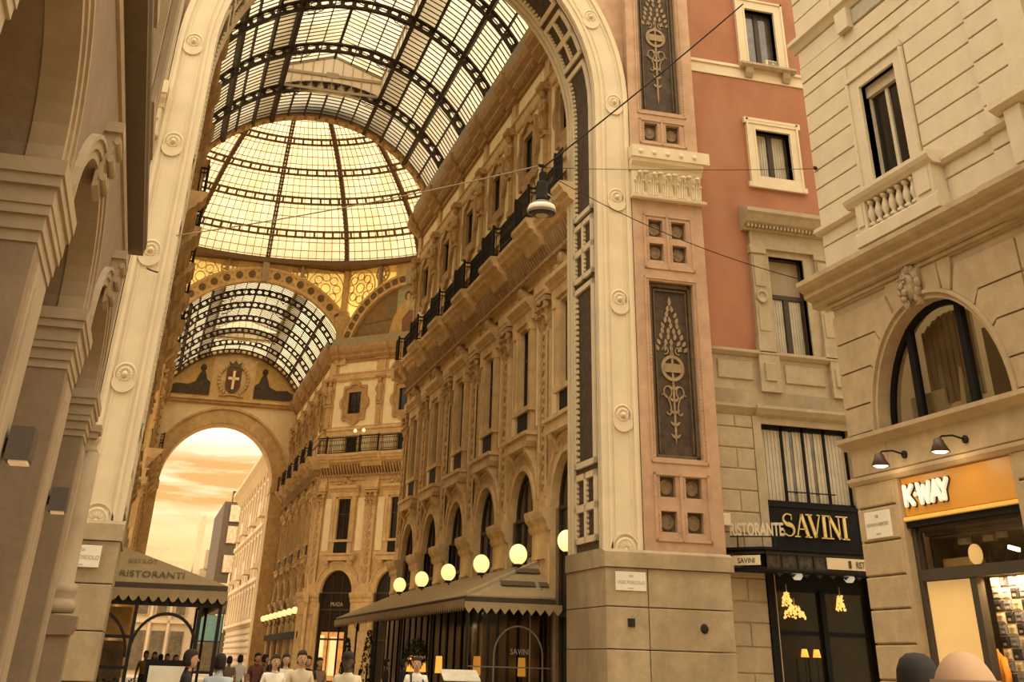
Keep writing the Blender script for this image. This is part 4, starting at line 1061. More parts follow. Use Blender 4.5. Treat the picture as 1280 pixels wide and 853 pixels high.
# ------------------------------------------------------------------ red building with the Savini restaurant
def red_building():
    Y = 32.3
    T = Thing('red_building', 'tall red plastered building with pale window frames right of the arch', 'building', W, (19.5, 33, 0))
    P = T.part
    P('wall', MB().wall(15.6, 26, 9.75, 14, Y, Y+.5, [('r', 18.29, 19.54, 9.79, 12.76)]).wall(15.6, 26, 14, 18.5, Y, Y+.5, [('r', 18.29, 19.6, 15.43, 17.10)]).wall(15.6, 26, 18.5, 30, Y, Y+.5, [('r', 18.34, 19.52, 19.55, 21.84), ('r', 18.34, 19.52, 24.5, 26.8)]), redplaster)
    P('rear_wall', MB().box(15.6, 26, Y+3, Y+3.3, 0, 30).box(25.7, 26, Y, Y+3, 0, 30), redplaster)
    P('string_band', MB().box(15.6, 26, Y-.04, Y, 18.98, 19.40).box(15.6, 26, Y-.10, Y, 19.36, 19.46), cream)
    def casement(x0, x1, z0, z1, d=.22, curtain=True, trans=None, name='window'):
        f = MB(); w = .07; c = (x0+x1)/2
        f.box(x0, x0+w, Y+d, Y+d+.08, z0, z1).box(x1-w, x1, Y+d, Y+d+.08, z0, z1).box(x0, x1, Y+d, Y+d+.08, z0, z0+w).box(x0, x1, Y+d, Y+d+.08, z1-w, z1)
        zt = trans or z1-w
        f.box(c-.09, c+.09, Y+d-.02, Y+d+.08, z0, zt)
        if trans: f.box(x0, x1, Y+d-.03, Y+d+.08, trans, trans+.13)
        q = P(name, f, darkwood)
        for a, b in ((x0+w, c-.09), (c+.09, x1-w)):
            P('pane', MB().box(a, b, Y+d+.03, Y+d+.05, z0+w, zt), curtain_m if curtain == 'solid' else midglass, q)
            if curtain is True:
                m = MB(); n = 9; wd = (b-a)*.86
                for i in range(n): m.box(a+.02+wd*i/n, a+.02+wd*(i+.8)/n, Y+d+.015+.012*(i % 2), Y+d+.03, z0+w+.02, zt-.02)
                P('curtain', m, curtain_m, q)
        if trans: P('pane', MB().box(x0+w, x1-w, Y+d+.03, Y+d+.05, trans+.13, z1-w), mat('blind_cloth', (.33, .26, .17), bump=0), q)
        return q
    casement(18.34, 19.52, 19.55, 21.84, curtain=False); casement(18.29, 19.6, 15.43, 17.10); casement(18.29, 19.54, 9.79, 12.76, trans=11.5); casement(18.34, 19.52, 24.5, 26.8, curtain=False)
    # frames
    def frame(x0, x1, z0, z1, w, z1w=None):
        m = MB(); h = z1w or w
        m.box(x0-w, x0, Y-.09, Y+.25, z0, z1+h).box(x1, x1+w, Y-.09, Y+.25, z0, z1+h).box(x0, x1, Y-.09, Y+.25, z1, z1+h)
        for xa, xb in ((x0-w, x0-w+.07), (x1+w-.07, x1+w)): m.box(xa, xb, Y-.13, Y-.08, z0, z1+h)
        m.box(x0-w, x1+w, Y-.13, Y-.08, z1+h-.07, z1+h)
        m.box(x0-.06, x0, Y-.11, Y-.08, z0, z1).box(x1, x1+.06, Y-.11, Y-.08, z0, z1).box(x0-.06, x1+.06, Y-.11, Y-.08, z1, z1+.06)
        return m
    P('window_frame', frame(18.34, 19.52, 19.5, 21.84, .37, .40), cream); P('window_frame', frame(18.34, 19.52, 24.45, 26.8, .37, .40), cream)
    m = frame(18.29, 19.6, 15.05, 17.10, .33, .37); m.box(17.97, 19.92, Y-.105, Y+.19, 15.04, 15.43); m.box(17.88, 20.03, Y-.12, Y, 17.3, 17.5).box(17.88, 20.03, Y-.12, Y, 15.03, 15.2)
    P('window_frame', m, cream)
    s = MB().prism([(Y-.34, 19.46), (Y-.34, 19.54), (Y-.26, 19.54), (Y, 19.58), (Y, 19.36), (Y-.24, 19.38)], 'x', 17.92, 20.06)
    for x in (18.12, 19.58): s.prism([(Y, 19.05), (Y-.10, 19.05), (Y-.2, 19.2), (Y-.24, 19.38), (Y, 19.38)], 'x', x, x+.28)
    P('window_sill', s, savstone)
    # stone window with pilasters, hood and discs
    m = MB()
    for a, b in ((17.64, 18.12), (19.92, 20.40)):
        m.box(a, b, Y-.16, Y+.1, 9.75, 12.9).box(a+.08, b-.08, Y-.18, Y-.15, 10.4, 11.1).box(a-.05, b+.05, Y-.22, Y, 9.75, 10.2).box(a-.04, b+.04, Y-.21, Y, 12.78, 12.95)
        m.box(a+.06, b-.06, Y-.19, Y-.15, 11.75, 12.7)
        m.lathe([(.20, 0), (.20, -.05), (.15, -.05), (.14, -.02), (0, -.03)], ((a+b)/2, Y-.16, 11.42), 16, 'y')
    m.box(18.12, 18.29, Y-.07, Y+.2, 9.75, 12.95).box(19.54, 19.92, Y-.07, Y+.2, 9.75, 12.95).box(18.29, 19.54, Y-.07, Y+.2, 12.76, 12.95)
    m.box(17.6, 20.5, Y-.18, Y, 12.95, 13.05).box(17.66, 20.5, Y-.14, Y, 13.05, 13.5)
    P('stone_surround', m, savstone)
    h = MB().prism([(Y, 13.5), (Y-.2, 13.5), (Y-.24, 13.6), (Y-.44, 13.72), (Y-.55, 13.92), (Y-.62, 14.0), (Y-.62, 14.12), (Y, 14.3)], 'x', 17.42, 20.72)
    x = 17.5
    while x < 20.6: h.box(x, x+.07, Y-.38, Y-.2, 13.56, 13.66); x += .13
    P('window_hood', h, savstone)
    # parapet band with panels
    m = MB().box(15.6, 26, Y-.06, Y+.4, 8.63, 9.62); m.prism([(Y, 9.6), (Y-.1, 9.6), (Y-.22, 9.7), (Y-.22, 9.78), (Y, 9.82)], 'x', 15.6, 26)
    for a, b in ((17.56, 18.25), (20.0, 20.6)): m.box(a, b, Y-.2, Y, 8.63, 9.74)
    P('parapet', m, savstone)
    for a, b, y in ((16.2, 17.36, Y-.06), (17.72, 18.08, Y-.2), (18.45, 19.8, Y-.06), (20.12, 20.45, Y-.2), (20.8, 23, Y-.06)):
        P('parapet_panel', MB().bbox(a, b, y-.05, y, 8.93, 9.45, .02), savstone)
    P('frieze_band', MB().box(15.6, 26, Y-.12, Y+.4, 8.22, 8.63), mat('stained_stone', (.36, .28, .18), var=.2, scale=2, stain=.6, stain_col=(.20, .15, .09)))
    P('shop_cornice', MB().prism([(Y, 7.75), (Y-.08, 7.75), (Y-.08, 7.92), (Y-.2, 8.0), (Y-.3, 8.14), (Y-.3, 8.22), (Y, 8.22)], 'x', 17.3, 24).prism([(Y, 7.95), (Y-.06, 7.95), (Y-.22, 8.14), (Y-.22, 8.22), (Y, 8.22)], 'x', 15.6, 17.3), savstone)
    # rusticated strip of stone blocks
    rows = [0, .52, 1.08, 1.66, 2.24, 2.78, 3.27, 3.82, 4.35, 4.88, 5.40, 5.95, 6.50, 7.05, 7.60, 7.95]
    for i in range(len(rows)-1):
        za, zb = rows[i]+.012, rows[i+1]-.012
        cuts = [15.6, 17.2] if i % 2 else [15.6, 16.62, 17.2]
        for a, b in zip(cuts[:-1], cuts[1:]): P('stone_block', MB().bbox(a+.01, b-.01, Y-.08-random.uniform(0, .01), Y+.4, za, zb, .02), savstone)
    P('pier_core', MB().box(15.6, 17.22, Y-.05, Y+.38, 0, 8), galdark)
    P('right_pier', MB().box(20.45, 26, Y-.06, Y+.4, 0, 8.22), savstone)
    P('shop_jamb', MB().box(17.2, 17.46, Y-.10, Y+.3, 0, 7.95).box(20.36, 20.5, Y-.10, Y+.3, 0, 7.95), savstone)
    # mezzanine window: four lights with curtains
    f = MB(); x0, x1, z0, z1 = 17.46, 20.36, 5.72, 7.75
    for i in range(5): xx = x0+(x1-x0-.08)*i/4; f.box(xx, xx+.08, Y+.1, Y+.2, z0, z1)
    f.box(x0, x1, Y+.1, Y+.2, z1-.12, z1).box(x0, x1, Y+.02, Y+.2, z0-.06, z0+.05)
    f.box(x0+.7, x1-.6, Y+.03, Y+.06, z0+.28, z0+.31)
    q = P('mezzanine_window', f, blackp)
    for i in range(4):
        a = x0+.08+(x1-x0-.08)*i/4; b = a+(x1-x0-.4)/4
        P('pane', MB().box(a, b, Y+.16, Y+.17, z0+.05, z1-.1), midglass, q)
        m = MB()
        for k in range(11):
            w = (b-a)/11; yy = Y+.135+.012*(k % 2)
            if 4 <= k <= 5 and i in (1, 2): continue
            m.box(a+w*k, a+w*(k+.85), yy, yy+.02, z0+.05, z1-.12)
        P('curtain', m, curtain_m, q)
    # black fascia with letters
    fs = P('fascia', MB().box(17.46, 20.38, Y-.06, Y+.15, 4.58, 5.66).box(17.4, 20.45, Y-.09, Y, 4.52, 4.6).box(17.4, 20.45, Y-.09, Y, 5.6, 5.7), blackp)
    def stroke(m, pts, w0, w1, y):       # tapered flat stroke
        n = len(pts)
        for i in range(n-1):
            (xa, za), (xb, zb) = pts[i], pts[i+1]; L = math.hypot(xb-xa, zb-za) or 1; nx, nz = -(zb-za)/L, (xb-xa)/L
            wa = w0+(w1-w0)*(i/(n-1)); wb = w0+(w1-w0)*((i+1)/(n-1))
            if callable(w0): pass
            m.prism([(xa+nx*wa/2, za+nz*wa/2), (xb+nx*wb/2, zb+nz*wb/2), (xb-nx*wb/2, zb-nz*wb/2), (xa-nx*wa/2, za-nz*wa/2)], 'y', y, y+.05)
    def serif(m, x, z, w, y): m.box(x-w/2, x+w/2, y, y+.05, z-.015, z+.015)
    def letter(ch, x, z, h, w, y):
        m = MB()
        if ch == 'S':
            pts = []
            for i in range(29):
                t = i/28
                a = radians(40+230*t*2) if t < .5 else radians(90-(230*(t-.5)*2))
                pts.append((x+w/2+w*.42*cos(a), z+h*.745+h*.235*sin(a)) if t < .5 else (x+w/2+w*.46*cos(a), z+h*.26+h*.25*sin(a)))
            for i in range(28):
                t = i/28; ww = .03+.085*math.exp(-((t-.5)/.16)**2)
                stroke(m, pts[i:i+2], ww, ww, y)
            m.box(x+w*.78, x+w*.82, y, y+.05, z+h*.72, z+h*.98); m.box(x+w*.06, x+w*.10, y, y+.05, z+h*.02, z+h*.28)
        elif ch == 'A':
            stroke(m, [(x+w*.12, z), (x+w*.5, z+h)], .028, .028, y); stroke(m, [(x+w*.88, z), (x+w*.5, z+h)], .09, .09, y)
            m.box(x+w*.25, x+w*.75, y, y+.05, z+h*.32, z+h*.36); serif(m, x+w*.12, z, .16, y); serif(m, x+w*.88, z, .2, y)
        elif ch == 'V':
            stroke(m, [(x+w*.12, z+h), (x+w*.5, z)], .09, .09, y); stroke(m, [(x+w*.88, z+h), (x+w*.5, z)], .028, .028, y)
            serif(m, x+w*.12, z+h, .2, y); serif(m, x+w*.88, z+h, .16, y)
        elif ch == 'I':
            stroke(m, [(x+w/2, z), (x+w/2, z+h)], .09, .09, y); serif(m, x+w/2, z, .22, y); serif(m, x+w/2, z+h, .22, y)
        elif ch == 'N':
            stroke(m, [(x+w*.15, z), (x+w*.15, z+h)], .028, .028, y); stroke(m, [(x+w*.85, z), (x+w*.85, z+h)], .028, .028, y); stroke(m, [(x+w*.13, z+h), (x+w*.85, z)], .09, .09, y)
            serif(m, x+w*.15, z, .16, y); serif(m, x+w*.85, z+h, .16, y); serif(m, x+w*.1, z+h, .14, y)
        return m
    for ch, x, w in (('S', 17.86, .36), ('A', 18.24, .46), ('V', 18.66, .44), ('I', 19.08, .2), ('N', 19.30, .42), ('I', 19.74, .2)):
        P('letter', letter(ch, x, 4.88, .56, w, Y-.12), gold, fs)
    # dark restaurant front
    P('shopfront', MB().box(17.2, 17.42, Y-.12, Y+.2, 0, 4.0).box(20.35, 20.5, Y-.12, Y+.2, 0, 4).box(17.4, 20.4, Y+.05, Y+.25, 3.55, 4.5).box(18.85, 19.0, Y, Y+.2, 0, 3.6).box(17.4, 20.4, Y+.1, Y+.2, 2.55, 2.65), blackp)
    for a, b in ((17.42, 18.85), (19.0, 20.35)):
        for za, zb in ((.1, 2.55), (2.65, 3.55)): P('shop_pane', MB().box(a, b, Y+.13, Y+.15, za, zb), darkglass)
    P('interior_backdrop', MB().box(17.3, 20.45, Y+2.4, Y+2.5, 0, 4.4), darkwood)
    return T
red_building()
T = Thing('air_conditioner', 'small pale air conditioner standing in the topmost red building window', 'appliance', W, (19.28, 32.45, 19.58))
T.part('casing', MB().bbox(19.04, 19.50, 32.28, 32.6, 19.58, 19.90, .015), cream); T.part('fan_grille', MB().bbox(19.14, 19.46, 32.25, 32.28, 19.62, 19.86, .01), mat('grey_grille', (.24, .20, .15), bump=0)); T.part('badge', MB().box(19.27, 19.35, 32.24, 32.25, 19.73, 19.76), marble)
def chandelier(x, y, z, label, s, n, hh=1.3):
    T = Thing('wall_chandelier', label, 'lamp', W, (x, y, z))
    m = MB(); n *= 4
    for i in range(n):
        t = i/(n-1); a = i*2.4; r = s*(.25+.75*t)*.5
        m.ball((x+r*cos(a)+random.uniform(-.03, .03), y+.05*sin(a), z-t*s*hh+random.uniform(-.03, .03)), random.uniform(.015, .038), 5, 4)
    T.part('crystal_lights', m, mat('lit_crystal', (.9, .7, .3), bump=0, var=0, emit=(1, .50, .13), strength=.8), kind='stuff')
    T.part('stem', MB().tube([(x, y, z+.2), (x, y, z-s*hh)], .018, 5), gold)
chandelier(17.78, 32.22, 3.52, 'glittering amber chandelier at the left of the dark restaurant front', .34, 12, 1.0)
chandelier(17.98, 32.22, 3.20, 'glittering amber basket of lights below the left chandelier', .70, 22, .35)
chandelier(19.42, 32.22, 3.5, 'narrow amber hanging light at the right of the restaurant front', .26, 18)
for x, lab in ((18.14, 'small orange table lamp, left of two low in the restaurant window'), (18.50, 'small orange table lamp, right of two low in the restaurant window')):
    t = Thing('table_lamp', lab, 'lamp', W, (x, 32.2, 1.6))
    t.part('shade', MB().lathe([(.11, 2.06), (.07, 2.24)], (x, 32.2, 0), 10), orange_lamp); t.part('stand', MB().lathe([(.07, 1.5), (.02, 1.55), (.02, 2.07)], (x, 32.2, 0), 8), iron)
    t.part('shelf', MB().box(x-.15, x+.15, 32.1, 32.4, 1.45, 1.5), darkwood)

def canopy():
    T = Thing('restaurant_canopy', 'black glazed entrance canopy under the restaurant sign', 'canopy', W, (18.5, 31.7, 4.2))
    pl = [(16.0, 32.2), (16.72, 31.25), (20.6, 31.25), (20.6, 32.2)]
    m = MB().prism(pl, 'z', 4.36, 4.44)
    def sc(k): return [(18.4+(x-18.4)*k, 32.2+(y-32.2)*k) for x, y in pl]
    m.prism(sc(1.03), 'z', 4.44, 4.5); m.prism(sc(1.02), 'z', 3.94, 4.0)
    T.part('canopy_roof', m, blackp)
    fr = MB()
    for a, b in ((pl[0], pl[1]), (pl[1], pl[2]), (pl[2], pl[3])):
        for z in (4.0, 4.36): fr.bar((*a, z), (*b, z), .05)
        n = max(2, int(math.hypot(b[0]-a[0], b[1]-a[1])/.45))
        for i in range(n+1):
            t = i/n; fr.bar((a[0]+(b[0]-a[0])*t, a[1]+(b[1]-a[1])*t, 4.0), (a[0]+(b[0]-a[0])*t, a[1]+(b[1]-a[1])*t, 4.4), .035)
    T.part('canopy_frame', fr, iron)
    T.part('fascia_glass', MB().box(16.74, 20.55, 31.27, 31.29, 4.0, 4.38), mat('dim_canopy_glass', (.06, .05, .04), rough=.2, var=.5, scale=6, bump=0))
    e = MB()
    d = Vector((.72, -.95, 0)).normalized()
    for i in range(10):
        x = 17.0+i*.4; e.prism([(x, 3.9), (x+.2, 3.9), (x+.1, 3.82)], 'y', 31.24, 31.3)
    T.part('edge_crest', e, iron, kind='stuff')
    a = Vector((16.12, 31.98, 0)); b = Vector((16.62, 31.32, 0)); n = Vector((-d.y*-1, 0, 0))
    pm = MB(); nn = Vector((-.95, -.72, 0)).normalized()*.04
    A, Bv = a+nn, b+nn
    pm.quad((A.x, A.y, 4.07), (Bv.x, Bv.y, 4.07), (Bv.x, Bv.y, 4.3), (A.x, A.y, 4.3))
    q = T.part('name_plate', pm, cream)
    c = (A+Bv)/2+nn*.3
    T.part('lettering', MB().text('SAVINI', .17, (c.x, c.y, 4.125), d, (0, 0, 1), .006), darkink, q)
    q = T.part('name_plate', MB().box(18.55, 20.55, 31.2, 31.24, 4.05, 4.32), cream)
    T.part('lettering', MB().text('RISTORANTE', .23, (19.42, 31.19, 4.1), (1, 0, 0), (0, 0, 1), .006, align='LEFT', xs=.62).box(19.2, 19.28, 31.185, 31.2, 4.09, 4.27), darkink, q)
    for x, lab in ((17.9, None), (19.5, None)):
        T.part('downlight', MB().lathe([(.13, 3.98), (.15, 3.88), (.09, 3.8), (0, 3.79)], (x, 31.75, 0), 12), mat('frosted_lamp', (.6, .56, .48), bump=0, emit=(1, .9, .7), strength=.25))
    return T
canopy()
# free-standing RISTORANTE letters above the canopy's chamfered side
T = Thing('restaurant_letters', 'row of pale upright letters reading RISTORANTE over the canopy corner', 'sign', W, (16.9, 31.6, 4.5))
a = Vector((16.14, 32.10, 4.80)); b = Vector((17.42, 31.30, 4.80)); d = (b-a).normalized(); L_ = (b-a).length
tm = MB().text('RISTORANTE', .43, a, d, (0, 0, 1), .05, align='LEFT', xs=.58, bold=.012)
T.part('letters', tm, cream)
T.part('letter_rail', MB().bar(a-Vector((0, 0, .03)), b-Vector((0, 0, .03)), .03).bar(a+d*L_*.8-Vector((0, 0, .4)), a+d*L_*.8, .03).bar(a+d*.2-Vector((0, 0, .4)), a+d*.2, .03), iron)
single('junction_box', MB().bbox(15.92, 16.16, 32.0, 32.24, 5.02, 5.32, .02), cream, 'small pale box fixed to the wall left of the RISTORANTE letters', 'box', W, (16.0, 32.1, 5.1))

# ------------------------------------------------------------------ corner building with the K-WAY shop (frame: x along street = world Y, outward = +y)
KF = Frame(14.583, 0, pi/2)
room_glass = bpy.data.materials.new('room_window_glass'); room_glass.use_nodes = True
_n = room_glass.node_tree; _n.nodes.clear(); _o = _n.nodes.new('ShaderNodeOutputMaterial'); _t = _n.nodes.new('ShaderNodeBsdfTransparent'); _g = _n.nodes.new('ShaderNodeBsdfGlossy'); _x = _n.nodes.new('ShaderNodeMixShader')
_t.inputs[0].default_value = (.80, .76, .68, 1); _g.inputs['Roughness'].default_value = .04; _x.inputs[0].default_value = .10
_n.links.new(_t.outputs[0], _x.inputs[1]); _n.links.new(_g.outputs[0], _x.inputs[2]); _n.links.new(_x.outputs[0], _o.inputs[0])
def kway_building():
    T = Thing('corner_building', 'pale rusticated corner building with arched window and orange shop sign at right', 'building', KF, (18, -2, 0))
    P = T.part
    S0, S1 = 8.0, 23.0
    ac, ar, asp = 19.7, 2.1, 5.83
    P('wall', MB().wall(S0, S1, 0, 4.97, -.5, 0, [('r', 18.0, 21.5, 0, 4.93), ('r', 11, 15.0, 0, 4.93)]).wall(S0, S1, 4.97, 8.6, -.5, 0, [('a', ac, ar, 5.8, asp), ('a', 13.0, ar, 5.8, asp)]), kwstone)
    P('upper_wall', MB().wall(S0, S1, 8.6, 24, -.5, 0, [('r', 19.2, 20.6, 10.6, 12.98), ('r', 13.3, 14.9, 10.6, 12.6), ('r', 19.2, 20.6, 16.6, 19)]), kwlight)
    P('side_wall', MB().box(S1-.4, S1-.001, -9, -.5, 0, 24).box(S0, S1, -9, -8.6, 0, 24), kwlight)
    # stone blocks beside the shop and over it
    rows = [0, .5, 1.06, 1.62, 2.19, 2.755, 3.31, 3.9, 4.5, 4.95]
    for i in range(len(rows)-1):
        P('stone_block', MB().bbox(21.62, 23.0, 0, .07, rows[i]+.015, rows[i+1]-.015, .02, front=1), kwstone)
        for a, b in ((16.5, 17.9), (15.05, 16.47)): P('stone_block', MB().bbox(a, b, 0, .07, rows[i]+.015, rows[i+1]-.015, .02, front=1), kwstone)
    P('shop_jamb', MB().box(21.47, 21.615, -.25, .05, 0, 4.95), kwstone)
    P('shop_jamb', MB().box(17.905, 18.03, -.25, .05, 0, 4.95), kwstone)
    P('lintel_course', MB().ext([(0, 4.93), (.08, 4.93), (.14, 5.0), (.14, 5.06), (0, 5.1)], S0, S1+.14), kwstone)
    for a, b in ((21.68, 23.0), (15.5, 21.66)): P('stone_block', MB().bbox(a, b, 0, .05, 5.1, 5.66, .015, front=1), kwstone)
    P('string_course', MB().ext([(0, 5.62), (.06, 5.62), (.12, 5.68), (.24, 5.74), (.24, 5.82), (0, 5.88)], S0, S1+.22), kwstone)
    # voussoirs round the arched window
    def pt(a, r=ar): return (ac+r*cos(radians(a)), asp+r*sin(radians(a)))
    RO = ar+.17
    P('arch_moulding', MB().arch(ac, asp, ar, ar+.10, -.34, .05, 0, 180, 30).arch(ac, asp, ar+.10, RO, -.1, .11, 0, 180, 30), kwstone)
    tops = [5.87, 6.41, 7.10, 7.717, 8.344]; angs = [1, 14, 31, 46, 64]; ends = [21.9, 21.93, 21.80, 21.45, 20.93]
    def arc(a0, a1, n=6): return [pt(a0+(a1-a0)*i/n, RO+.005) for i in range(n+1)]
    g = .018
    for i in range(4):
        z0, z1 = tops[i]+g, tops[i+1]-g
        pts = [(23.0, z0), (23.0, z1), (ends[i+1], z1)]+arc(angs[i+1]-.7, angs[i]+.7)+([(ends[i], z0)] if i else [])
        P('voussoir_block', MB().prism(pts, 'y', 0, .055), kwstone)
        rr = [(2*ac-x, z) for x, z in pts]; rr = [(16.72 if abs(x-(2*ac-23)) < .01 else x, z) for x, z in rr]
        P('voussoir_block', MB().prism(rr, 'y', 0, .055), kwstone)
        P('stone_block', MB().bbox(15.2, 16.68, 0, .055, z0, z1, .015, front=1), kwstone)
    for a0, a1, xa, xb in ((66, 107, 20.85, 19.05), (109, 114.5, 19.02, 18.6)):
        P('voussoir_block', MB().prism([(xa, 8.52), (xa, 8.37)][:2]+arc(a0, a1)+[(xb, 8.37), (xb, 8.52)], 'y', 0, .055), kwstone)
    # arched window
    d = -.34; f = MB().arch(ac, asp, ar-.10, ar, d, d+.1, 0, 180, 24).box(ac-ar, ac+ar, d, d+.1, 5.8, 5.92)
    for x in (20.72, 19.02): f.box(x-.09, x+.09, d, d+.11, 5.9, asp+sqrt(ar*ar-(x-ac)**2)-.02)
    q = P('arched_window', f, blackp)
    def lite(xa, xb): return [(xa, 5.9), (xb, 5.9)]+[(xb+(xa-xb)*i/8, asp+sqrt(max(.01, (ar-.05)**2-(xb+(xa-xb)*i/8-ac)**2))) for i in range(9)]
    for xa, xb in ((17.66, 18.95), (19.1, 20.65), (20.8, 21.74)): P('pane', MB().prism(lite(xa, xb), 'y', d+.04, d+.05), room_glass, q)
    P('room_backdrop', MB().box(17.2, 22, -3.2, -3.1, 5.5, 8.2), darkwood)
    # entablature under the upper floor
    P('frieze', MB().ext([(0, 8.55), (.10, 8.55), (.10, 8.62), (0, 8.66)], S0, S1+.1).box(S0, S1+.04, 0, .04, 8.5, 8.56), kwstone)
    pr = [(0, 8.62), (.2, 8.66), (.2, 8.78), (.39, 8.85), (.39, 8.96), (.50, 9.02), (.56, 9.1), (.56, 9.2), (0, 9.36)]
    P('main_cornice', MB().ext(pr, S0, S1+.56).ext([(n+.07 if n > 0 else 0, z-.02) for n, z in pr], S0, 16.7), kwstone)
    # upper storey: grooved stucco courses
    rows = [9.4, 9.94, 10.32, 10.83, 11.32, 11.77, 12.3, 12.75, 13.23, 13.74, 14.1]
    for i in range(len(rows)-1):
        za, zb = rows[i]+.014, rows[i+1]-.014
        if za < 9.5:
            segs = [(21.5, 23), (16.68, 18.2)]
        elif zb < 10.4: segs = [(21.1, 23), (16.68, 18.8)]
        elif za > 13.25: segs = [(16.68, 23)]
        else: segs = [(21.06, 23), (16.68, 18.78)]
        for a, b in segs: P('stucco_course', MB().bbox(a, b, 0, .04, za, zb, .012, front=1), kwlight)
        segs = [(15.72, 16.66)] if za > 10.3 else [(14, 16.66)]
        for a, b in segs: P('stucco_course', MB().bbox(a, b, 0, .11, za, zb, .012, front=1), kwlight)
    P('sill_band', MB().ext([(0, 10.22), (.1, 10.24), (.16, 10.3), (.16, 10.38), (0, 10.42)], S0, 18.4).ext([(0, 10.22), (.1, 10.24), (.16, 10.3), (.16, 10.38), (0, 10.42)], 21.2, 23.14).ext([(0, 10.22), (.17, 10.24), (.23, 10.3), (.23, 10.38), (0, 10.42)], S0, 16.68), kwlight)
    P('upper_band', MB().box(S0, 23, 0, .05, 14.12, 14.5).ext([(0, 15.0), (.06, 15.02), (.14, 15.14), (.22, 15.2), (.22, 15.3), (0, 15.36)], S0, 23.2), kwlight)
    for za, zb in ((14.52, 14.98), (15.4, 15.86), (15.88, 16.36), (16.4, 16.9), (16.92, 17.4), (17.44, 17.95)):
        for a, b in ((21.3, 23), (15.5, 18.6)) if za > 15 else ((21.06, 23), (15.5, 18.2)): P('stucco_course', MB().bbox(a, b, 0, .04, za, zb, .012, front=1), kwlight)
    P('upper_panel', MB().bbox(18.75, 20.45, 0, .06, 14.56, 14.96, .02, front=1), mat('grey_panel', (.38, .33, .25)))
    P('panel_post', MB().box(20.45, 20.95, 0, .2, 14.5, 15.02), kwlight); P('panel_post', MB().box(18.3, 18.75, 0, .2, 14.5, 15.02), kwlight)
    # window over the balcony
    m = MB()
    for a, b in ((18.83, 19.2), (20.6, 21.02)): m.box(a, b, -.3, .07, 10.4, 13.3)
    m.box(19.2, 20.6, -.3, .07, 12.98, 13.3); m.box(18.80, 21.06, .05, .12, 13.22, 13.34)
    for a, b in ((18.8, 18.88), (20.97, 21.06)): m.box(a, b, .05, .12, 10.4, 13.2)
    P('window_surround', m, kwlight)
    f = MB(); w = .07
    for a in (19.2, 19.86, 20.53): f.box(a, a+w if a != 19.86 else a+.11, -.26, -.16, 10.6, 12.95)
    f.box(19.2, 20.6, -.26, -.16, 12.88, 12.98).box(19.2, 20.6, -.26, -.16, 10.6, 10.7)
    q = P('window', f, palewood)
    for a, b in ((19.27, 19.86), (19.97, 20.53)): P('pane', MB().box(a, b, -.22, -.21, 10.7, 12.88), darkglass, q)
    P('blind_box', MB().box(19.2, 20.6, -.3, -.1, 12.72, 12.98), palewood)
    m = MB()
    for a, b in ((15.0, 15.7), (13.0, 13.3)): m.box(a, b, -.3, .14, 10.4, 12.95)
    m.box(13.3, 15.0, -.3, .14, 12.6, 12.95); P('window_surround', m, kwlight)
    P('pane', MB().box(13.3, 14.95, -.22, -.2, 10.5, 12.6), darkglass)
    m = MB().ext([(0, 10.4), (.25, 10.42), (.42, 10.52), (.42, 10.66), (0, 10.7)], 12.5, 16.2).box(15.5, 15.95, .1, .3, 9.4, 10.42); P('window_sill', m, kwlight)
    # balustrade
    m = MB().ext([(0, 9.36), (.36, 9.36), (.36, 9.62), (.3, 9.68), (0, 9.68)], 18.2, 21.2)
    m.box(20.70, 21.08, 0, .34, 9.6, 10.3).box(18.25, 18.88, 0, .34, 9.6, 10.3); m.box(20.78, 21.0, .33, .37, 9.75, 10.2).box(18.35, 18.78, .33, .37, 9.75, 10.2)
    P('balcony_base', m, kwlight)
    P('balcony_rail', MB().ext([(0, 10.24), (.34, 10.26), (.42, 10.34), (.46, 10.42), (.46, 10.5), (0, 10.54)], 18.15, 21.36), kwlight)
    bl = MB().lathe([(.10, 0), (.10, .06), (.05, .09), (.05, .12), (.10, .24), (.085, .33), (.05, .42), (.05, .48), (.085, .50), (.085, .56)], (0, 0, 0), 10).mesh('baluster', kwlight)
    for i in range(7): put('baluster', bl, T.o, (19.02+i*.262-18, .24+2, 9.68))
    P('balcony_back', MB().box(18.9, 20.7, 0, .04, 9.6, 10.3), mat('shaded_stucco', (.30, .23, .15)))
    # lion mask keystone
    m = MB(); x, z = 19.86, 8.22
    m.prism([(x-.2, 7.85), (x+.2, 7.85), (x+.30, 8.55), (x-.30, 8.55)], 'y', 0, .14)
    key = P('keystone', m, kwstone)
    m = MB().ball((x, .17, 8.2), .22, 10, 8, .95, .75, 1.25)
    for i in range(12):
        a = 2*pi*i/12; m.ball((x+.24*cos(a), .13, 8.26+.30*sin(a)), .10, 6, 5, 1, .8, 1.2)
    for sg in (-1, 1): m.ball((x+sg*.08, .34, 8.28), .035, 6, 4); m.tube([(x+sg*.14, .32, 8.36), (x+sg*.03, .36, 8.33)], .03, 5); m.ball((x+sg*.06, .34, 8.08), .075, 6, 5)
    m.tube([(x, .30, 8.32), (x, .40, 8.14)], [.035, .055], 6); m.ball((x, .33, 7.96), .08, 7, 5, 1.1, .8, .9); m.ball((x, .28, 7.86), .09, 6, 5, 1, .8, 1.2)
    P('lion_mask', m, mat('weathered_carving', (.36, .27, .17), scale=9, var=.3), key)
    # shop sign and front
    P('sign_recess', MB().box(18.04, 21.46, -.3, -.25, 4.15, 4.92), darkwood)
    sg_m = bpy.data.materials.new('orange_lit_sign'); sg_m.use_nodes = True
    bs = sg_m.node_tree.nodes['Principled BSDF']; bs.inputs['Base Color'].default_value = (.50, .225, .03, 1); bs.inputs['Roughness'].default_value = .45
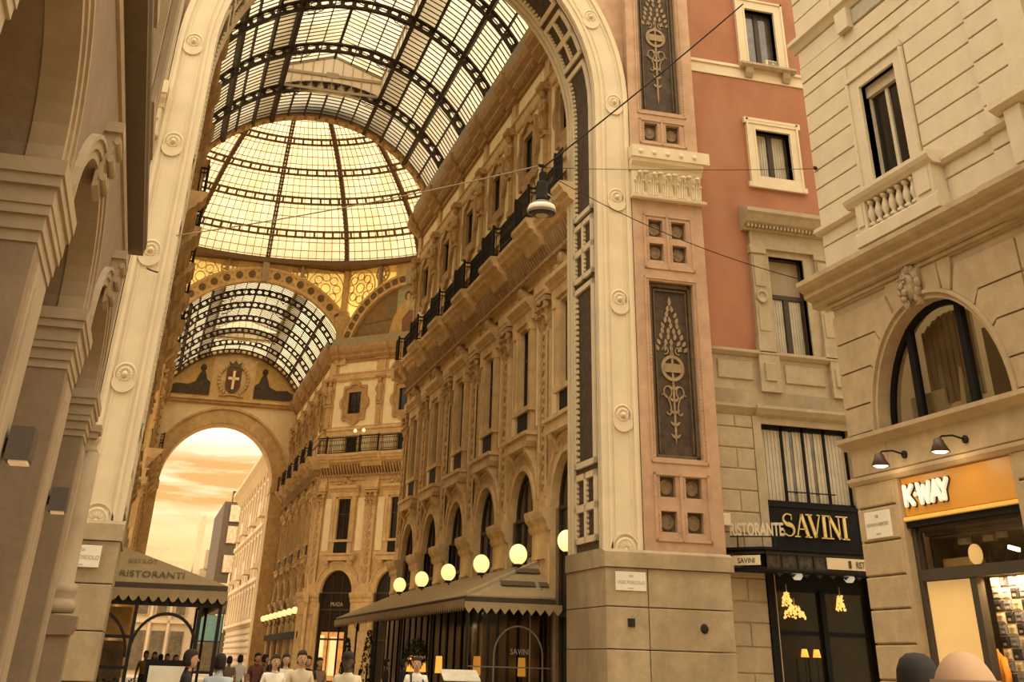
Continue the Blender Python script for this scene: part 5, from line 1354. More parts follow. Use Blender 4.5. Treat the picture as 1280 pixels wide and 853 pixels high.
    bs.inputs['Emission Color'].default_value = (1, .42, .05, 1); bs.inputs['Emission Strength'].default_value = .10
    q = P('sign_panel', MB().bbox(18.04, 21.46, -.25, -.03, 4.26, 4.92, .01, front=1), sg_m)
    P('sign_trim', MB().bbox(18.04, 21.46, -.25, .04, 4.17, 4.235, .01, front=1), mat('bright_amber_trim', (.85, .5, .12), bump=0, emit=(1, .55, .1), strength=.12), q)
    P('sign_ledge', MB().box(18.04, 21.46, -.29, -.01, 4.06, 4.165), blackp, q)
    lit = mat('lit_white_letter', (.9, .88, .8), bump=0, var=0, emit=(1, .92, .74), strength=.22)
    def rod(m, a, b, w=.115, y0=.0, y1=.05):
        n = 8; k = []
        (xa, za), (xb, zb) = a, b; t = atan2(zb-za, xb-xa)
        for i in range(n+1): u = t+pi/2+pi*i/n; k.append((xa+w/2*cos(u), za+w/2*sin(u)))
        for i in range(n+1): u = t-pi/2+pi*i/n; k.append((xb+w/2*cos(u), zb+w/2*sin(u)))
        m.prism(k, 'y', y0, y1)
    X0, Z0, H = 21.36, 4.44, .31
    def L(x, z): return (X0-x, Z0+z*H)
    strokes = {'K': [((.06, 0), (.06, 1)), ((.30, 1), (.10, .45)), ((.12, .55), (.30, 0))], 'dot': [((.40, .5), (.405, .5))],
               'W': [((.50, 1), (.58, 0)), ((.58, 0), (.68, .85)), ((.68, .85), (.77, 0)), ((.77, 0), (.86, 1))],
               'A': [((.92, 0), (1.05, 1)), ((1.05, 1), (1.18, 0)), ((.99, .32), (1.11, .32))], 'Y': [((1.18, 1), (1.30, .5)), ((1.42, 1), (1.30, .5)), ((1.30, .5), (1.30, 0))]}
    for nm, ss in strokes.items():
        m = MB()
        for a, b in ss: rod(m, L(*a), L(*b), .075 if nm == 'dot' else .082)
        P('letter' if nm != 'dot' else 'letter_dot', m, lit, q)
        m = MB()
        for a, b in ss: rod(m, (a_ := L(*a)), (b_ := L(*b)), .075+.035 if nm == 'dot' else .082+.035, -.05, -.01)
        P('letter_shadow', m, darkwood, q)  # brown shadow around the letters, put in as a wider dark outline
    # glazed front
    y = -.16
    f = MB()
    f.box(21.34, 21.5, y-.1, y+.06, 0, 4.05).box(18.0, 18.1, y-.1, y+.06, 0, 4.05).box(18.0, 21.3, y-.1, y+.1, 3.18, 3.36).box(19.72, 19.9, y-.08, y+.08, 0, 3.2).box(18, 21.3, y-.1, y+.1, 0, .2)
    f.box(18, 21.3, y-.1, y, 3.98, 4.06).box(18.0, 21.3, -1.0, y-.1, 3.92, 4.05)
    P('shopfront_frame', f, mat('dark_bronze_frame', (.06, .045, .03), bump=0))
    P('lit_panel', MB().box(19.92, 21.34, y-.05, y-.02, .25, 3.17), mat('amber_lit_panel', (.75, .50, .22), bump=0, var=.06, scale=.8, emit=(1, .62, .22), strength=.35))
    P('shop_interior', MB().box(17.8, 21.6, -3.1, -3.0, 0, 4.2).box(17.7, 17.8, -3, -.6, 0, 4.2).box(21.6, 21.7, -3, -.6, 0, 4.2).box(17.8, 21.6, -3, -.5, 3.9, 4.0), mat('shop_wall', (.20, .15, .10), bump=0))
    P('display_back', MB().box(18.04, 19.74, -.55, -.51, .2, 3.17), mat('pale_display_board', (.62, .48, .30), bump=0))
    sh = MB()
    for i in range(13): sh.box(18.04, 19.74, -.52, -.38, .888+i*.176, .898+i*.176)
    P('display_shelf', sh, mat('pale_display_board', (.62, .48, .30)))
    return T
kway_building()
d = bpy.data.lights.new('shop_light', 'AREA'); d.energy = 40; d.color = (1, .72, .38); d.size = .12; d.size_y = 1.5; d.shape = 'RECTANGLE'
o = bpy.data.objects.new('shop_light', d); COL.objects.link(o); o.location = (14.583+.24, 18.9, 3.14); o.rotation_euler = (0, radians(-20), 0)
ORD = ['first', 'second', 'third', 'fourth', 'fifth', 'sixth', 'seventh', 'eighth', 'ninth', 'tenth', 'eleventh', 'twelfth', 'thirteenth']
# folded jackets in pouches on the display shelves
cols = [('cream', (.72, .56, .34)), ('blue grey', (.20, .19, .21)), ('black', (.035, .028, .03))]
pm = []
for nm, c in cols:
    m = MB().bbox(-.115, .115, -.02, .06, 0, .165, .03, front=1).box(-.06, .06, .05, .075, .11, .15)
    pm.append((nm, m.mesh('jacket_pouch', [mat('pouch_'+nm.replace(' ', '_'), c, rough=.6, bump=0)]), MB().box(-.035, .035, .058, .068, .035, .075).mesh('label_patch', [mat('pouch_tag', (.30, .24, .16), bump=0)])))
for r in range(13):
    for k in range(7):
        i = (k+2*r) % 3; nm, me, tag = pm[i]
        o = put('jacket_pouch', me, None, KF.pt(18.16+k*.243, -.42, .90+r*.176)); o.rotation_euler = (0, 0, pi/2)
        o['label'] = '%s jacket pouch on the display, %s row down, %s from left' % (nm, ORD[12-r], ORD[6-k]); o['category'] = 'pouch'; o['group'] = 'pouches on the shop shelves'
        put('label_patch', tag, o)
# things above the transom and in the arched window
T = Thing('round_lamp', 'round glowing paper lamp behind the shop transom', 'lamp', KF, (20.35, -.75, 3.55))
T.part('lamp_shade', MB().ball((20.3, -.6, 3.58), .17, 14, 10, 1, .6, 1), mat('amber_lamp_glow', (.8, .5, .2), bump=0, emit=(1, .6, .2), strength=.55)); T.part('cord', MB().tube([(20.3, -.6, 3.75), (20.3, -.6, 3.9)], .01, 5), iron)
single('display_shelf', MB().box(20.45, 21.25, -.9, -.55, 3.42, 3.55), mat('amber_shelf', (.6, .38, .15), bump=0), 'lit amber shelf left of the round lamp above the transom', 'shelf', KF, (20.8, -.7, 3.4))
for i, (x, z, w) in enumerate(((20.5, 3.80, .28), (19.75, 3.80, .3), (19.4, 3.83, .2), (18.6, 3.80, .3))):
    single('spot_lamp', MB().bbox(x-w/2, x+w/2, -.6, -.5, z-.05, z+.05, .01, front=1), mat('spot_housing', (.30, .24, .17), bump=0), ('boxy ceiling spot lamp over the shop transom, leftmost of four', 'boxy ceiling spot lamp over the shop transom, second from left', 'small boxy ceiling spot lamp over the shop transom, third from left', 'boxy ceiling spot lamp over the shop transom, rightmost of four')[i], 'lamp', KF, (x, -.55, z), group='shop ceiling spots')
single('tube_lamp', MB().bar((18.95, -.5, 3.56), (19.2, -.5, 3.62), .06), bulb_m, 'short bright tube lamp behind the shop transom', 'lamp', KF, (19.1, -.5, 3.6))
for i, (x, z, w, h) in enumerate(((19.85, 3.4, .34, .3), (19.45, 3.4, .24, .22))):
    single('backpack_display', MB().ball((x, -.7, z+.1), .2, 8, 6, w/.4, .6, .9), blackp, ('larger dark bag on the shelf above the transom', 'smaller dark bag on the shelf above the transom')[i], 'bag', KF, (x, -.7, z))
T = Thing('drawn_curtain', 'brown gathered curtain behind the arched window', 'curtain', KF, (19.6, -.6, 5.9))
m = MB()
for i in range(16):
    x = 19.1+.1*i; m.box(x, x+.085, -.62+.03*(i % 2), -.56+.03*(i % 2), 6.15, 5.83+sqrt(max(.1, 1.95**2-(x-19.7)**2)))
T.part('curtain_cloth', m, mat('brown_curtain', (.23, .18, .12), bump=0))
single('cardboard_box', MB().bbox(20.2, 21.35, -.75, -.48, 5.9, 6.42, .01, front=1), mat('pale_card', (.50, .43, .31), bump=0), 'pale box on the sill behind the arched window', 'box', KF, (20.7, -.6, 5.9))
T = Thing('paper_bag', 'teal and cream bag standing on the sill inside the arched window', 'bag', KF, (19.3, -.5, 5.9))
T.part('bag_body', MB().prism([(19.12, 5.9), (19.52, 5.9), (19.46, 6.45), (19.05, 6.45)], 'y', -.5, -.42), mat('teal_print', (.10, .14, .14), bump=0, var=.5, scale=9))
T.part('bag_flap', MB().prism([(19.5, 5.9), (19.72, 5.9), (19.58, 6.7)], 'y', -.5, -.44), mat('cream_paper', (.66, .56, .38), bump=0))
single('display_board', MB().bbox(17.78, 17.92, -.30, -.26, 5.9, 6.5, .01, front=1), marble, 'narrow white board at the right end of the arched window', 'board', KF, (17.85, -.28, 5.9))
# street plate of the corner building
T = Thing('street_sign', 'pale marble street plate on the corner building left of the shop', 'sign', KF, (22.28, .1, 4.2))
T.part('marble_plate', MB().bbox(21.83, 22.73, .07, .10, 3.95, 4.42, .008, front=1), marble)
m = MB()
for s, size, dz in (('VIA', .085, .13), ('GIOVANNI BERCHET', .085, -.01), ('MUNICIPIO I', .03, -.18)): m.text(s, size, (22.28, .104, 4.2+dz-size*.35), (-1, 0, 0), (0, 0, 1), .004)
T.part('lettering', m, greyink)
# gooseneck lamps
for i, (x, lab) in enumerate(((21.1, 'dark gooseneck sign lamp over the shop sign, left one'), (19.15, 'dark gooseneck sign lamp over the shop sign, right one'))):
    T = Thing('sign_lamp', lab, 'lamp', KF, (x, .05, 5.3), group='gooseneck lamps over the shop sign')
    T.part('wall_mount', MB().lathe([(.07, .04), (.07, .1), (0, .11)], (x-.05, 0, 5.30), 10, 'y'), iron)
    T.part('arm', MB().tube([(x-.05, .08, 5.3), (x, .3, 5.36), (x+.05, .5, 5.34), (x+.05, .58, 5.28)], .018, 6), iron)
    T.part('lamp_shade', MB().lathe([(.05, .20), (.09, .17), (.10, .12), (.185, -.03), (.17, -.03), (.09, .11), (0, .12)], (x+.05, .58, 5.10), 16), mat('dark_bronze_shade', (.08, .05, .035), rough=.4, bump=0))
    T.part('bulb', MB().lathe([(.15, -.02), (.10, -.045), (0, -.05)], (x+.05, .58, 5.10), 12), bulb_m)
    p = KF.pt(x+.05, .58, 5.0); point_light('sign_lamp_light', p, 9, (1, .78, .45), .1)
# ------------------------------------------------------------------ left building (frame: x from its far corner back towards us, outward = +y)
LF = Frame(0, 0, -.0275)
LB = LF.sub(-1.5, 23.6, -pi/2)
def left_building():
    T = Thing('left_building', 'brown arcaded stone building at the left edge, seen along its facade', 'building', LB, (10, -2, 0))
    P = T.part
    S = lambda v: 23.6-v
    piers = [(22.1, 23.6), (16.5, 18.0), (10.9, 12.4), (5.3, 6.8), (-.3, 1.2)]
    ZS = 5.42; KZ = .58
    def squash(m):          # flattened arches
        m.v = [(x, y, z if z <= ZS else ZS+(z-ZS)*KZ) for x, y, z in m.v]; return m
    holes = []; arcs = []
    for (a, b), (c, d) in zip(piers[1:], piers[:-1]):
        s0, s1 = S(c), S(b); holes.append(('a', (s0+s1)/2, (s1-s0)/2, 0, 5.42)); arcs.append(((s0+s1)/2, (s1-s0)/2))
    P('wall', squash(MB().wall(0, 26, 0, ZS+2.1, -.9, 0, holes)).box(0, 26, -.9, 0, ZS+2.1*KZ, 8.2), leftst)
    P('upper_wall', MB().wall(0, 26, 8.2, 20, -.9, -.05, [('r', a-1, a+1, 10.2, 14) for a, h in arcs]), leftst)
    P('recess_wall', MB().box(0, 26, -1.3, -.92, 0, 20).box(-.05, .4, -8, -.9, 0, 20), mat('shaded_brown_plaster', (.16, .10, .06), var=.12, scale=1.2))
    for a, h in arcs:
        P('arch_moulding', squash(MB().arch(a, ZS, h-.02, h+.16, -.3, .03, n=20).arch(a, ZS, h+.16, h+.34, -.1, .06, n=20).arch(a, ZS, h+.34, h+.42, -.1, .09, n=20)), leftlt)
        m = MB()
        m.box(a-.55, a+.55, -.92, -.84, .3, 5.4); P('dark_window', MB().box(a-h+.5, a+h-.5, -.94, -.86, .6, 5.2).arch(a, 5.2, .05, h-.5, -.94, -.86, n=12), darkglass)
        P('reveal_moulding', MB().box(a-h, a-h+.12, -.9, -.7, 0, 5.5).box(a+h-.12, a+h, -.9, -.7, 0, 5.5), leftlt)
        k = MB().prism([(0, 6.35), (.07, 6.38), (.10, 6.55), (.08, 6.62), (.14, 6.8), (.2, 7.0), (.2, 7.12), (0, 7.15)], 'x', a-.3, a+.3)
        k.box(a-.36, a+.36, 0, .23, 7.05, 7.18)
        for z in (6.48, 6.72, 6.95): k.lathe([(.05, -.32), (.05, .32)], (a, .11+(z-6.48)*.16, z), 8, 'x')
        P('keystone_console', k, leftlt)
    def imp(s0, s1):
        m = MB()
        for z0, z1, d in ((4.7, 4.8, .02), (4.8, 4.93, .05), (4.93, 5.02, .09), (5.02, 5.18, .11), (5.18, 5.28, .16), (5.28, 5.42, .19)): m.box(s0-d, s1+d, -.9-d*.0, d*.6, z0, z1)
        return m
    for (a, b) in piers:
        s0, s1 = S(b), S(a)
        P('impost_capital', MB().prism([(-.9, 4.72), (.04, 4.72), (.08, 4.8), (.08, 4.95), (.16, 5.02), (.16, 5.2), (.26, 5.3), (.28, 5.5), (-.9, 5.5)], 'x', s0-.14, s1+.14) if False else imp(s0, s1), leftlt)
        P('pier_pilaster', MB().box(s0+.25, s1-.25, -.02, .03, .9, 4.6).box(s0+.40, s1-.40, .0, .05, 1.1, 4.4), leftlt)
        P('pier_base', MB().box(s0-.08, s1+.08, -.9, .14, 0, .8), leftst)
    P('entablature', MB().ext([(-.05, 8.28), (.27, 8.28), (.27, 8.36), (.30, 8.42), (.30, 8.55), (.22, 8.62), (-.05, 8.7)], -.25, 26), mat('dark_brown_cornice', (.13, .09, .055), scale=3))
    P('string_course', MB().ext([(0, 7.82), (.04, 7.82), (.06, 7.92), (0, 7.95)], 0, 26), leftlt)
    for a, h in arcs:
        P('window_frame', MB().box(a-1.25, a-1, -.1, .08, 9.6, 14.2).box(a+1, a+1.25, -.1, .08, 9.6, 14.2).box(a-1.3, a+1.3, -.1, .16, 14, 14.4).box(a-1.4, a+1.4, -.1, .2, 9.4, 9.6), leftlt)
        P('upper_pane', MB().box(a-1, a+1, -.5, -.46, 10.2, 14), darkglass)
    P('top_cornice', MB().ext([(-.05, 15.6), (.1, 15.6), (.2, 15.9), (.35, 16.0), (.35, 16.2), (-.05, 16.3)], -.2, 26), leftst)
    # corner column on a pedestal
    m = MB().box(-.05, .6, -.4, .40, 0, 1.9).prism([(-.4, 1.88), (.42, 1.9), (.48, 2.0), (.48, 2.15), (-.4, 2.2)], 'x', -.12, .66)
    P('pedestal', m, leftst)
    P('corner_column', MB().lathe([(.30, 2.2), (.34, 2.3), (.30, 2.38), (.24, 2.42), (.31, 2.5), (.29, 2.6), (.22, 2.64), (.21, 3.5), (.19, 4.62)], (.22, .08, 0), 18), leftlt)
    P('column_capital', MB().lathe([(.19, 4.6), (.23, 4.64), (.2, 4.69), (.2, 4.75), (.24, 4.85)], (.22, .0, 0), 18).box(-.03, .47, -.22, .18, 4.83, 4.93).box(-.07, .51, -.22, .22, 4.93, 5.04), leftlt)
    return T
left_building()
for v, z, lab in ((11.9, 3.18, 'boxy grey wall lamp on the left building, nearer one'), (17.6, 3.30, 'boxy grey wall lamp on the left building, farther one')):
    s = 23.6-v
    T = Thing('box_lamp', lab, 'lamp', LB, (s, .1, z), group='box lamps on the left building')
    T.part('housing', MB().bbox(s-.16, s+.16, .08, .30, z-.13, z+.14, .01, front=1), mat('grey_metal_box', (.085, .066, .052), rough=.5, bump=0))
    T.part('lens', MB().box(s-.12, s+.12, .12, .28, z-.15, z-.13), mat('warm_lens', (.8, .6, .4), bump=0, emit=(1, .7, .4), strength=.15))
    T.part('wall_mount', MB().box(s-.05, s+.05, .0, .09, z-.05, z+.05), iron)

# ------------------------------------------------------------------ awnings
def scallop(m, p, q, drop, n, z, amp, t=.02, sharp=True):
    """hanging valance between plan points p and q, zig-zag lower edge"""
    P, Q = Vector((*p, 0)), Vector((*q, 0)); k = 4
    nn = Vector((-(Q-P).y, (Q-P).x, 0)).normalized()*t
    for i in range(n):
        for j in range(k):
            a, b = (i+j/k)/n, (i+(j+1)/k)/n
            def dz(u): u = (u*n) % 1.0; return amp*(1-abs(2*u-1)) if sharp else amp*sin(pi*u)
            za, zb = z-drop-dz(a+1e-6), z-drop-dz(b-1e-6)
            A, B_ = P+(Q-P)*a, P+(Q-P)*b
            h = len(m.v)
            for off in (Vector((0, 0, 0)), nn):
                m.v += [(A.x+off.x, A.y+off.y, z), (B_.x+off.x, B_.y+off.y, z), (B_.x+off.x, B_.y+off.y, zb), (A.x+off.x, A.y+off.y, za)]
            m.face(h, h+1, h+2, h+3); m.face(h+7, h+6, h+5, h+4); m.face(h+3, h+2, h+6, h+7)
def right_awning():
    T = Thing('restaurant_awning', 'long tan awning along the right gallery facade with zigzag valance', 'awning', G, (10.7, 50, 0))
    u0, u1, v0, v1, ze, zr = 9.25, 12.0, 37.6, 63.4, 3.36, 4.42
    m = MB()
    def slab(*p):
        q = [(a, b, c-.05) for a, b, c in p]; k = len(m.v); n = len(p); m.v += list(p)+q
        m.face(*range(k, k+n)); m.face(*range(k+2*n-1, k+n-1, -1))
        for i in range(n): j = (i+1) % n; m.face(k+i, k+j, k+n+j, k+n+i)
    slab((u0, v0, ze), (u1, v0+1.6, zr), (u1, v1, zr), (u0, v1, ze)); slab((u0, v0, ze), (u1, v0, ze+.04), (u1, v0+1.6, zr))
    T.part('canvas_roof', m, awn_m)
    T.part('ridge_seam', MB().bar((u0, v0, ze+.03), (u1, v0+1.6, zr+.03), .07), mat('pale_awning_piping', (.52, .41, .26), bump=0))
    T.part('eave_beam', MB().box(u0-.02, u0+.08, v0, v1, ze-.16, ze-.03).box(u0, u1, v0-.02, v0+.08, ze-.16, ze-.03), mat('dark_awning_bar', (.07, .05, .035), bump=0))
    va = MB(); scallop(va, (u0-.05, v0-.06), (u1+.2, v0-.06), .14, 11, ze-.16, .15); scallop(va, (u0-.05, v0-.06), (u0-.05, v1), .14, 84, ze-.10, .15)
    T.part('valance', va, awn_m)
    sg = MB()
    for a, b, z in ((.42, .82, .30), (.86, .97, .30), (.64, .93, .66)):
        f = lambda t, zz: (u0+(u1-u0)*t, v0+1.6*(zz)*1.0-.03, ze+(zr-ze)*zz+.06)
        sg.quad(f(a, z-.06), f(b, z-.06), f(b, z+.06), f(a, z+.06))
    T.part('printed_strip', sg, mat('dark_awning_print', (.12, .085, .05), bump=0), label='dark printed strips on the near end')
    po = MB()
    for v in (v0+.1, 42.5, 47.5, 52.5, 57.5, 62.8): po.box(u0+.05, u0+.12, v-.035, v+.035, 0, ze-.1)
    T.part('post', MB().box(u0+.05, u0+.12, v0+.0, v0+.07, 0, ze-.1), iron)
    for v in (42.5, 47.5, 52.5, 57.5, 62.8): T.part('post', MB().box(u0+.05, u0+.12, v-.035, v+.035, 0, ze-.1), iron)
    return T
right_awning()
T = Thing('glass_screen', 'tall dark glass screen closing the near end of the restaurant terrace', 'screen', G, (10.6, 37.9, 0))
fr_ = MB()
for u in (9.42, 11.3, 12.0): fr_.box(u-.02, u+.02, 37.86, 37.92, 0, 3.2)
for z in (.05, 1.62, 3.14): fr_.box(9.4, 12.0, 37.87, 37.91, z, z+.03)
T.part('screen_frame', fr_, mat('steel_frame', (.16, .13, .10), rough=.4, bump=0))
smoke = bpy.data.materials.new('smoked_glass'); smoke.use_nodes = True
nt = smoke.node_tree; N_ = nt.nodes; N_.clear(); o_ = N_.new('ShaderNodeOutputMaterial'); t_ = N_.new('ShaderNodeBsdfTransparent'); g_ = N_.new('ShaderNodeBsdfGlossy'); x_ = N_.new('ShaderNodeMixShader'); fz_ = N_.new('ShaderNodeFresnel')
t_.inputs[0].default_value = (.42, .36, .30, 1); g_.inputs[0].default_value = (1, 1, 1, 1); g_.inputs['Roughness'].default_value = .03; fz_.inputs[0].default_value = 1.45; x_.inputs[0].default_value = .07
nt.links.new(t_.outputs[0], x_.inputs[1]); nt.links.new(g_.outputs[0], x_.inputs[2]); nt.links.new(x_.outputs[0], o_.inputs[0])
clear = smoke.copy(); clear.name = 'clear_shop_glass'; [n for n in clear.node_tree.nodes if n.type == 'BSDF_TRANSPARENT'][0].inputs[0].default_value = (.93, .92, .88, 1)
for a, b in ((9.44, 11.28), (11.32, 11.98)): T.part('pane', MB().quad((a, 37.89, .08), (b, 37.89, .08), (b, 37.89, 3.14), (a, 37.89, 3.14)), smoke)
T.part('lettering', MB().text('SAVINI', .2, (11.0, 37.86, 1.95), (1, 0, 0), (0, 0, 1), .004), mat('etched_lettering', (.30, .26, .21), bump=0))
T.part('etched_arch', MB().arch(10.95, 1.9, .72, .76, 37.865, 37.88, 0, 180, 20).box(10.19, 10.23, 37.865, 37.88, .1, 1.9).box(11.67, 11.71, 37.865, 37.88, .1, 1.9), mat('etched_line', (.20, .16, .12), bump=0))
T = Thing('shop_glazing', 'clear glass panes of the lit shop front below the orange sign', 'glass', KF, (19.6, -.38, .2))
for a, b, z0, z1 in ((18.1, 19.72, .2, 3.18), (19.9, 21.28, .2, 3.18), (18.1, 21.28, 3.36, 4.0)): T.part('pane', MB().quad((a, -.12, z0), (b, -.12, z0), (b, -.12, z1), (a, -.12, z1)), clear)
# restaurant front under the awning and planters along its edge
T = Thing('restaurant_shopfront', 'dark panelled restaurant front under the long awning', 'shopfront', G, (11.8, 50, 0))
m = MB(); v = 37.9
while v < 63:
    m.box(11.62, 11.7, v, v+.08, 0, 3.6); v += 1.22
m.box(11.62, 11.7, 37.9, 63, 3.3, 3.6).box(11.62, 11.7, 37.9, 63, 0, .5)
T.part('panelling', m, blackp)
for i in range(10): T.part('shop_pane', MB().box(11.66, 11.68, 38+i*2.5, 40.4+i*2.5, .5, 3.3), darkglass)
for i, v in enumerate((38.6, 42.8, 46.8, 50.8, 54.8, 58.8)):
    single('terrace_planter', MB().bbox(9.1, 9.45, v, v+2.6, 0, .95, .02), blackp, 'low black planter box along the terrace edge, %s from the near end' % ('first', 'second', 'third', 'fourth', 'fifth', 'sixth')[i], 'planter', G, (9.3, v+1.3, 0))
# terrace furniture
terr = [(9.9, 38.6, 'orange lantern lamp behind the near glass screen, left one'), (11.3, 38.7, 'orange lantern lamp behind the near glass screen, right one'), (9.8, 43.2, 'orange lantern lamp further in under the awning'), (9.75, 46.5, 'wide orange lantern lamp deep under the awning')]
for i, (u, v, lab) in enumerate(terr):
    T = Thing('lantern_lamp', lab, 'lamp', G, (u, v, 0), group='orange terrace lanterns')
    w = .10 if i < 3 else .3; h0, h1 = (1.42, 1.88)
    T.part('lamp_shade', MB().prism([(u-w, h0), (u+w, h0), (u+w*.85, h1), (u-w*.85, h1)], 'y', v-w*.8, v+w*.8), orange_lamp)
    T.part('stand', MB().box(u-.02, u+.02, v-.02, v+.02, .0, h0).box(u-.15, u+.15, v-.15, v+.15, 0, .03), iron)
    T.part('cap', MB().box(u-w, u+w, v-w*.85, v+w*.85, h1, h1+.03), iron)
for i, (u, v, h, lab) in enumerate(((9.3, 44.6, 2.3, 'clipped round potted tree at the terrace edge, nearest'), (9.1, 52.8, 2.7, 'tall conical potted tree at the terrace edge, middle'), (9.0, 57.5, 2.5, 'tall conical potted tree at the terrace edge, farthest'))):
    T = Thing('potted_tree', lab, 'plant', G, (u, v, 0))
    T.part('planter', MB().prism([(u-.28, 0), (u+.28, 0), (u+.34, .6), (u-.34, .6)], 'y', v-.3, v+.3), blackp)
    T.part('stem', MB().tube([(u, v, .6), (u, v, h*.6)], .04, 6), darkwood)
    lf = MB(); rng = random.Random(i)
    for k in range(420):
        if i == 0:
            d_ = Vector((rng.gauss(0, 1), rng.gauss(0, 1), rng.gauss(0, 1))).normalized()*.42*rng.uniform(.75, 1); c_ = Vector((u, v, h-.35))+d_
        else:
            z = rng.uniform(.65, h); r = .42*(h-z)/h+.06; a = rng.uniform(0, 6.28); c_ = Vector((u+r*cos(a), v+r*sin(a), z))
        e1 = Vector((rng.gauss(0, 1), rng.gauss(0, 1), rng.gauss(0, 1))).normalized()*.07; e2 = Vector((rng.gauss(0, 1), rng.gauss(0, 1), rng.gauss(0, 1))).normalized()*.04
        lf.quad(c_-e1, c_-e2, c_+e1, c_+e2)
    T.part('foliage', lf, mat('dark_leaves', (.035, .04, .018), var=.4, scale=4, bump=0), kind='stuff')
def table(u, v, lab):
    T = Thing('terrace_table', lab, 'table', G, (u, v, 0), group='terrace tables')
    T.part('table_top', MB().box(u-.4, u+.4, v-.4, v+.4, .72, .76), mat('table_cloth', (.58, .50, .38), bump=0)); T.part('leg', MB().box(u-.04, u+.04, v-.04, v+.04, 0, .72).box(u-.25, u+.25, v-.25, v+.25, 0, .03), iron)
for u, v, lab in ((10.4, 40.6, 'cloth covered table under the long awning, nearest'), (10.4, 44.0, 'cloth covered table under the long awning, second'), (10.4, 48.4, 'cloth covered table under the long awning, third')): table(u, v, lab)
T = Thing('menu_board', 'tilted white menu board on a stand before the terrace', 'board', G, (8.6, 35.2, 0))
T.part('menu_panel', MB().prism([(35.0, 1.30), (35.5, 1.52), (35.5, 1.55), (35.0, 1.33)], 'x', 8.1, 9.1), mat('white_menu_card', (.75, .68, .55), bump=0)); T.part('stand', MB().box(8.57, 8.63, 35.2, 35.26, 0, 1.4).box(8.3, 8.9, 35.0, 35.45, 0, .04), iron)
T = Thing('menu_board', 'framed white menu board left of the man in the light blue shirt', 'board', G, (.62, 22.4, 0))
T.part('board_frame', MB().box(.30, 1.02, 22.4, 22.46, .5, 1.60), blackp); T.part('menu_panel', MB().box(.36, .96, 22.37, 22.4, .58, 1.52), mat('white_menu_card', (.75, .68, .55), bump=0)); T.part('leg', MB().box(.62, .70, 22.4, 22.46, 0, .5), iron)

def left_awning():
    T = Thing('restaurant_awning', 'olive awning with restaurant lettering on its hipped end behind the left pier', 'awning', G, (.6, 40, 0))
    u0, u1, v0, v1, ze, zr = -1.25, 2.2, 35.4, 50, 3.22, 4.25
    m = MB()
    def slab(*p):
        q = [(a, b, c-.04) for a, b, c in p]; k = len(m.v); n = len(p); m.v += list(p)+q
        m.face(*range(k, k+n)); m.face(*range(k+2*n-1, k+n-1, -1))
        for i in range(n): j = (i+1) % n; m.face(k+i, k+j, k+n+j, k+n+i)
    slab((u1, v0, ze), (u1, v1, ze), (u0, v1, zr), (u0, v0+1.2, zr)); slab((u0, v0, ze), (u1, v0, ze), (u0, v0+1.2, zr))
    T.part('canvas_roof', m, awnl_m)
    T.part('eave_beam', MB().box(u0, u1+.03, v0-.04, v0+.04, ze-.14, ze-.01).box(u1-.05, u1+.03, v0, v1, ze-.14, ze-.01), mat('dark_awning_bar', (.07, .05, .035)))
    va = MB(); scallop(va, (u0, v0-.06), (u1+.05, v0-.06), .16, 14, ze-.13, .13, sharp=False); scallop(va, (u1+.05, v0-.06), (u1+.05, v1), .16, 50, ze-.13, .13, sharp=False)
    T.part('valance', va, awnl_m)
    up = Vector((0, 1.2, zr-ze)).normalized()
    def P3(u, t): return Vector((u, v0+1.2*t-.02, ze+(zr-ze)*t+.03))
    ink = mat('printed_awning_ink', (.11, .075, .04), bump=0)
    T.part('lettering', MB().text('RISTORANTI', .30, P3(.25, .10), (1, 0, 0), up, .006), ink)
    T.part('small_lettering', MB().text('BISTROT', .20, P3(-.05, .42), (1, 0, 0), up, .006), mat('faded_awning_ink', (.20, .145, .08), bump=0))
    # posts, beam and arched brace
    fr = MB()
    for u in (-.75, .0, 1.62, 2.12): T.part('post', MB().box(u-.045, u+.045, v0+.02, v0+.11, 0, ze-.12), iron)
    fr.box(-1.2, 2.15, v0+.03, v0+.1, 2.72, 2.86)
    fr.arch(.81, 1.75, .77, .84, v0+.03, v0+.1, 0, 180, 18)
    fr.arch(-1.1, 1.6, .98, 1.05, v0+.03, v0+.1, 0, 70, 12)
    for z in (1.35, 2.0): fr.box(-1.2, .0, v0+.03, v0+.1, z, z+.07)
    for z in (1.3,): fr.box(1.62, 2.12, v0+.03, v0+.1, z, z+.06)
    T.part('iron_frame', fr, iron)
    T.part('post', MB().box(2.08, 2.16, v0+7, v0+7.08, 0, ze-.1), iron); T.part('post', MB().box(2.08, 2.16, v0+14, v0+14.08, 0, ze-.1), iron)
    T.part('strip_light', MB().bar((1.75, v0+.5, 2.98), (1.95, v0+1.6, 3.02), .05), bulb_m)
    bar_ = MB(); scallop(bar_, (-1.2, v0+.15), (2.1, v0+.15), .1, 14, 2.95, .1, sharp=False); T.part('inner_valance', bar_, mat('dark_valance', (.07, .05, .03), bump=0))
    return T
left_awning()
T = Thing('cafe_screen', 'amber lit cafe screen under the left awning beside the pier', 'screen', G, (-.6, 36.5, 0))
T.part('screen_panel', MB().box(-1.2, -.1, 36.6, 36.65, 2.05, 2.7), mat('amber_screen', (.60, .36, .13), bump=0, var=.3, scale=3)); T.part('lower_panel', MB().box(-1.2, -.1, 36.6, 36.65, .2, 1.95), mat('dim_screen', (.16, .10, .05), bump=0, var=.4, scale=3)); T.part('lamp', MB().ball((-.85, 36.5, 1.7), .12, 8, 6), orange_lamp)
T = Thing('cafe_parapet', 'dark planter box wall with clutter at the foot of the left awning', 'planter', G, (.4, 35.0, 0))
T.part('planter', MB().box(-.9, 1.7, 34.9, 35.3, 0, .95), blackp)
